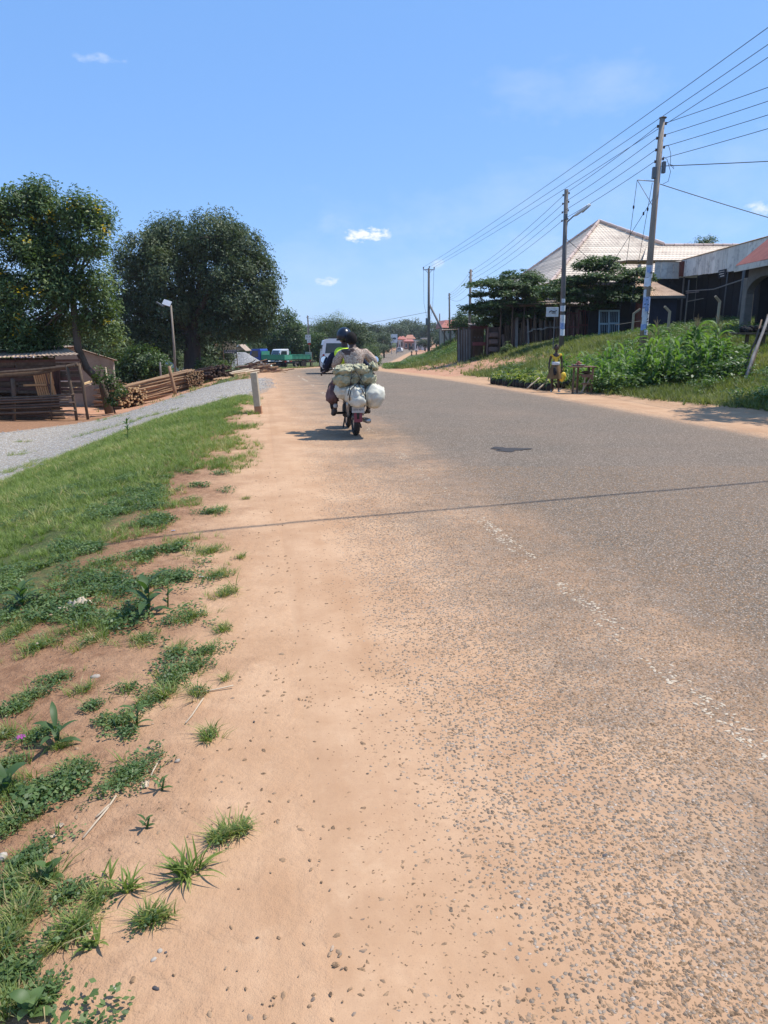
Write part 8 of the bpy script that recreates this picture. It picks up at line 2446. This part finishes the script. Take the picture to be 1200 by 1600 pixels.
# ------------------------------------------------------------------ the far town along the road
M_BILL = pm('billboard_white', (.62, .64, .66), (.54, .56, .58), 2, .7, .1, .001)
def bldg(label, u0_, u1_, ve, vb, Y, wall, roof, rv=None, depth=9, name='house', windows=3, flat=False):
    p = on((u0_ + u1_) / 2, Y); a, b = at(u0_, ve, Y), at(u1_, ve, Y); g = min(tz(a.x, Y), tz(b.x, Y), at(u0_, vb, Y).z) - .6
    t = thing(name, label, 'building', (p.x, Y, g))
    w = MB().box(((a.x + b.x) / 2, Y + depth / 2, (a.z + g) / 2), (b.x - a.x, depth, a.z - g)).build('wall', wall, t)
    if flat:
        MB().box(((a.x + b.x) / 2, Y + depth / 2 - .3, a.z + .12), (b.x - a.x + .8, depth + .9, .24)).build('roof', roof, t)
    else:
        zr_ = at(u0_, rv, Y).z; o = .5; m = depth / 2
        MB().poly([(a.x - o, Y - o, a.z - .05), (b.x + o, Y - o, a.z - .05), (b.x - (b.x - a.x) * .2, Y + m, zr_), (a.x + (b.x - a.x) * .2, Y + m, zr_)], .12, (0, -.5, 1)).build('roof', roof, t)
        MB().poly([(a.x - o, Y + depth + o, a.z - .05), (b.x + o, Y + depth + o, a.z - .05), (b.x - (b.x - a.x) * .2, Y + m, zr_), (a.x + (b.x - a.x) * .2, Y + m, zr_)], .12, (0, .5, 1)).build('roof', roof, t)
        MB().poly([(a.x - o, Y - o, a.z - .05), (a.x - o, Y + depth + o, a.z - .05), (a.x + (b.x - a.x) * .2, Y + m, zr_)], .12, (-1, 0, 1)).build('roof_end', roof, t)
        MB().poly([(b.x + o, Y - o, a.z - .05), (b.x + o, Y + depth + o, a.z - .05), (b.x - (b.x - a.x) * .2, Y + m, zr_)], .12, (1, 0, 1)).build('roof_end', roof, t)
    for i in range(windows):
        x = a.x + (b.x - a.x) * (i + .5) / windows; hh_ = (a.z - g - .6)
        f = MB().box((x, Y - .04, g + .6 + hh_ * .45), ((b.x - a.x) / windows * .5, .06, hh_ * .5)).build('window' if i != 1 else 'door', M_WHITE if i != 1 else M_BROWNW, t)
        MB().box((x, Y - .08, g + .6 + hh_ * .45), ((b.x - a.x) / windows * .4, .04, hh_ * .4)).build('pane', M_GLASS, f)
    return t
M_BRICKR = pm('brick_red_roof', (.42, .15, .11))
M_ORANGER = pm('orange_tile_roof', (.52, .24, .15), (.42, .18, .12), 1, .7, .1, .003)
M_PINKW = pm('pink_wall', (.52, .38, .33), (.42, .30, .26), 1, .8, .1, .003)
bldg('far house with a dull red roof right of the billboard', 622, 634, 530, 541, 330, M_PINKW, M_BRICKR, 525)
bldg('far house with an orange roof, in the middle of the far town', 634, 648, 529, 540, 345, M_PINKW, M_ORANGER, 523)
bldg('low far shop with an orange wall below the orange roof', 632, 648, 533, 543, 300, M_ORANGER, M_BRICKR, 530)
bldg('long low white roofed shop at the right of the far town', 648, 662, 532, 543, 290, M_PINKW, M_WHITE, None, 8, 'shop', 3, True)
bldg('far white building with a rounded white top near the strutted pole', 660, 668, 529, 543, 270, M_WHITE, M_WHITE, None, 7, 'shop', 2, True)
bldg('small bright white kiosk before the long white roofed shop', 649, 653, 533, 541, 262, M_WHITE, M_WHITE, None, 3, 'shop', 1, True)
bldg('small white shed left of the far road', 623, 626, 533, 538, 270, M_WHITE, M_WHITE, None, 3, 'shop', 1, True)
bldg('cream house half hidden by trees left of the billboard', 590, 600, 533, 545, 235, M_PLASTER, M_RUST, 529)
p = on(616, 225)
t = thing('billboard', 'large white billboard with dark marks on two posts beside the far road', 'billboard', p)
a, b = at(610.5, 535.5, 225), at(621, 522, 225)
MB().box(((a.x + b.x) / 2, 225, (a.z + b.z) / 2), (b.x - a.x, .2, b.z - a.z)).build('panel', M_BILL, t)
for uu in (612, 619.5): q = at(uu, 535, 225); MB().bar((q.x, 225.2, tz(q.x, 225) - .5), (q.x, 225.2, b.z), .2, .2).build('post', M_STEEL, t)
for (ua, va, ub, vb) in ((613.5, 528, 616, 530), (616.3, 527.5, 618.5, 530.3), (614.5, 532, 616, 533)):
    q, r_ = at(ua, va, 224.85), at(ub, vb, 224.85); MB().box(((q.x + r_.x) / 2, 224.85, (q.z + r_.z) / 2), (r_.x - q.x, .05, q.z - r_.z)).build('lettering', M_INK, t)
# far vehicles, each a car with its parts
def far_car(label, u, Y, mat, rz, dx=0):
    p = Vector((line_x(Y) + dx, Y, float(road_z(Y)) + .004)); p.x = float(p.x)
    if dx is None: p = on(u, Y)
    t = thing('car', label, 'car', p, rz)
    prof = [(-.8, .25), (.8, .25), (.84, .8), (.62, 1.42), (-.62, 1.42), (-.84, .8)]; vs = []; fs = []; yl = [(-2.0, .9, .0, .62), (-1.85, 1, 1, .8), (1.0, 1, 1, .8), (1.2, .98, .55, .8), (2.0, .92, .3, .7)]
    for y, k, top_, b_ in yl:
        for x, z in prof: vs.append((x * k, y, z if z < 1 else (.82 + (z - .82) * (top_ if top_ > .5 else .1))))
    for j in range(4):
        for i in range(6): fs.append((j * 6 + i, j * 6 + (i + 1) % 6, (j + 1) * 6 + (i + 1) % 6, (j + 1) * 6 + i))
    fs += [tuple(range(6)), tuple(24 + i for i in reversed(range(6)))]
    MB().add(vs, fs).build('body', mat, t, local=True, bevel=.03)
    MB().box((0, -1.97, 1.08), (1.05, .08, .34)).build('rear_window', M_GLASS, t, local=True)
    for s in (-1, 1):
        MB().box((s * .66, -2.0, .72), (.22, .06, .16)).build('tail_lamp', M_LAMP_R, t, local=True)
        for y in (-1.25, 1.25): mt, mr = MB(), MB(); wheel(mt, mr, (s * .74, y, .3), .3, .18, 'X'); w_ = mt.build('wheel', M_TYRE, t, local=True); mr.build('rim', M_RIM, w_, local=True)
    return t
far_car('silver car driving on the distant road below the billboard', 0, 245, M_BILL, R(-10), 3.0)
far_car('dark grey car farther along the distant road', 0, 275, M_CHASSIS, R(-8), 5.0)
far_car('red car on the distant road in the dip of the town', 0, 350, M_LAMP_R, R(-10), 2.0)
far_car('white car on the distant road near the orange roofs', 0, 330, M_WHITEP, R(-10), 4.2)
far_car('grey car parked beside the distant road in front of the white shop', 0, 282, M_STEEL, R(-6), 8.5)
far_car('white car parked left of the distant road by the trees', 0, 232, M_WHITEP, R(-12), -3.5)
# people walking beside the far road
def far_person(label, x, Y, shirt):
    p = Vector((x, Y, tz(x, Y))); t = thing('person', label, 'person', p)
    Jp = dict(pel=((0, 0, .88), .11), ch=((0, 0, 1.2), .13), nk=((0, 0, 1.42), .05), hd=((0, 0, 1.56), .09), lk=((-.1, .08, .46), .07), la=((-.12, 0, .06), .05), rk=((.1, -.05, .46), .07), ra=((.12, -.1, .06), .05), ls=((-.18, 0, 1.32), .06), lw=((-.24, .05, .82), .04), rs=((.18, 0, 1.32), .06), rw=((.24, .02, .82), .04))
    bn = [('pel', 'ch'), ('ch', 'nk'), ('nk', 'hd'), ('pel', 'lk'), ('lk', 'la'), ('pel', 'rk'), ('rk', 'ra'), ('ch', 'ls'), ('ls', 'lw'), ('ch', 'rs'), ('rs', 'rw')]
    skin_part('body', Jp, bn, 'pel', M_SKIN, t, 1)
    skin_part('shirt', {'a': ((0, 0, .92), .13), 'b': ((0, 0, 1.22), .155), 'l': ((-.19, 0, 1.32), .075), 'r': ((.19, 0, 1.32), .075)}, [('a', 'b'), ('b', 'l'), ('b', 'r')], 'a', shirt, t, 1)
    skin_part('trousers', {'p': ((0, 0, .88), .13), 'lk': ((-.1, .08, .46), .085), 'la': ((-.12, 0, .12), .07), 'rk': ((.1, -.05, .46), .085), 'ra': ((.12, -.1, .12), .07)}, [('p', 'lk'), ('lk', 'la'), ('p', 'rk'), ('rk', 'ra')], 'p', M_TROUS, t, 1)
lx = lambda Y: float(line_x(Y))
far_person('person in a red shirt walking left of the distant road', lx(190) - 4.0, 190, M_LAMP_R)
far_person('person in a dark shirt walking left of the distant road, farther on', lx(205) - 3.5, 205, M_NAVYC)
far_person('person in dark clothes standing right of the distant road', lx(196) + 9.3, 196, M_TROUS)
far_person('person in a pale shirt standing beside the dark clothed one by the distant road', lx(200) + 10.4, 200, M_SHIRT)
far_person('person in a yellow shirt near the billboard foot', lx(222) - 5, 222, M_YEL)
# small pylons and masts on the skyline
for k, (u_, vt, Y_, lab) in enumerate(((596.5, 509, 520, 'thin lattice mast on the skyline at the left'), (623.5, 510, 560, 'thin mast on the skyline above the billboard'))):
    p = on(u_, Y_); tpz = at(u_, vt, Y_).z; t = thing('mast', lab, 'mast', p)
    for s in (-1, 1): MB().bar(p + Vector((s * 1.6, 0, 0)), (p.x + s * .15, Y_, tpz), .3, .3).build('leg', M_STEEL, t)
    for j in range(6): f = j / 6; z_ = p.z + (tpz - p.z) * f; w_ = 1.6 * (1 - f) + .15; MB().bar((p.x - w_, Y_, z_), (p.x + w_ * .9, Y_, z_ + (tpz - p.z) / 7), .16, .16).build('brace', M_STEEL, t)

# the air itself: a thin even haze over the whole scene
hz = NT('thin_haze'); hz.t.nodes.remove(hz.b)
pv = hz.n('ShaderNodeVolumePrincipled'); pv.inputs['Color'].default_value = (.86, .91, 1.0, 1); pv.inputs['Density'].default_value = .0002; pv.inputs['Anisotropy'].default_value = .2
hz.t.links.new(pv.outputs[0], hz.out.inputs['Volume'])
HAZE = True
if HAZE:
    o = MB().box((0, 1240, 16), (3200, 2600, 60)).build('haze', hz.m, None, local=True)
    tag(o, 'thin pale haze', kind='stuff')
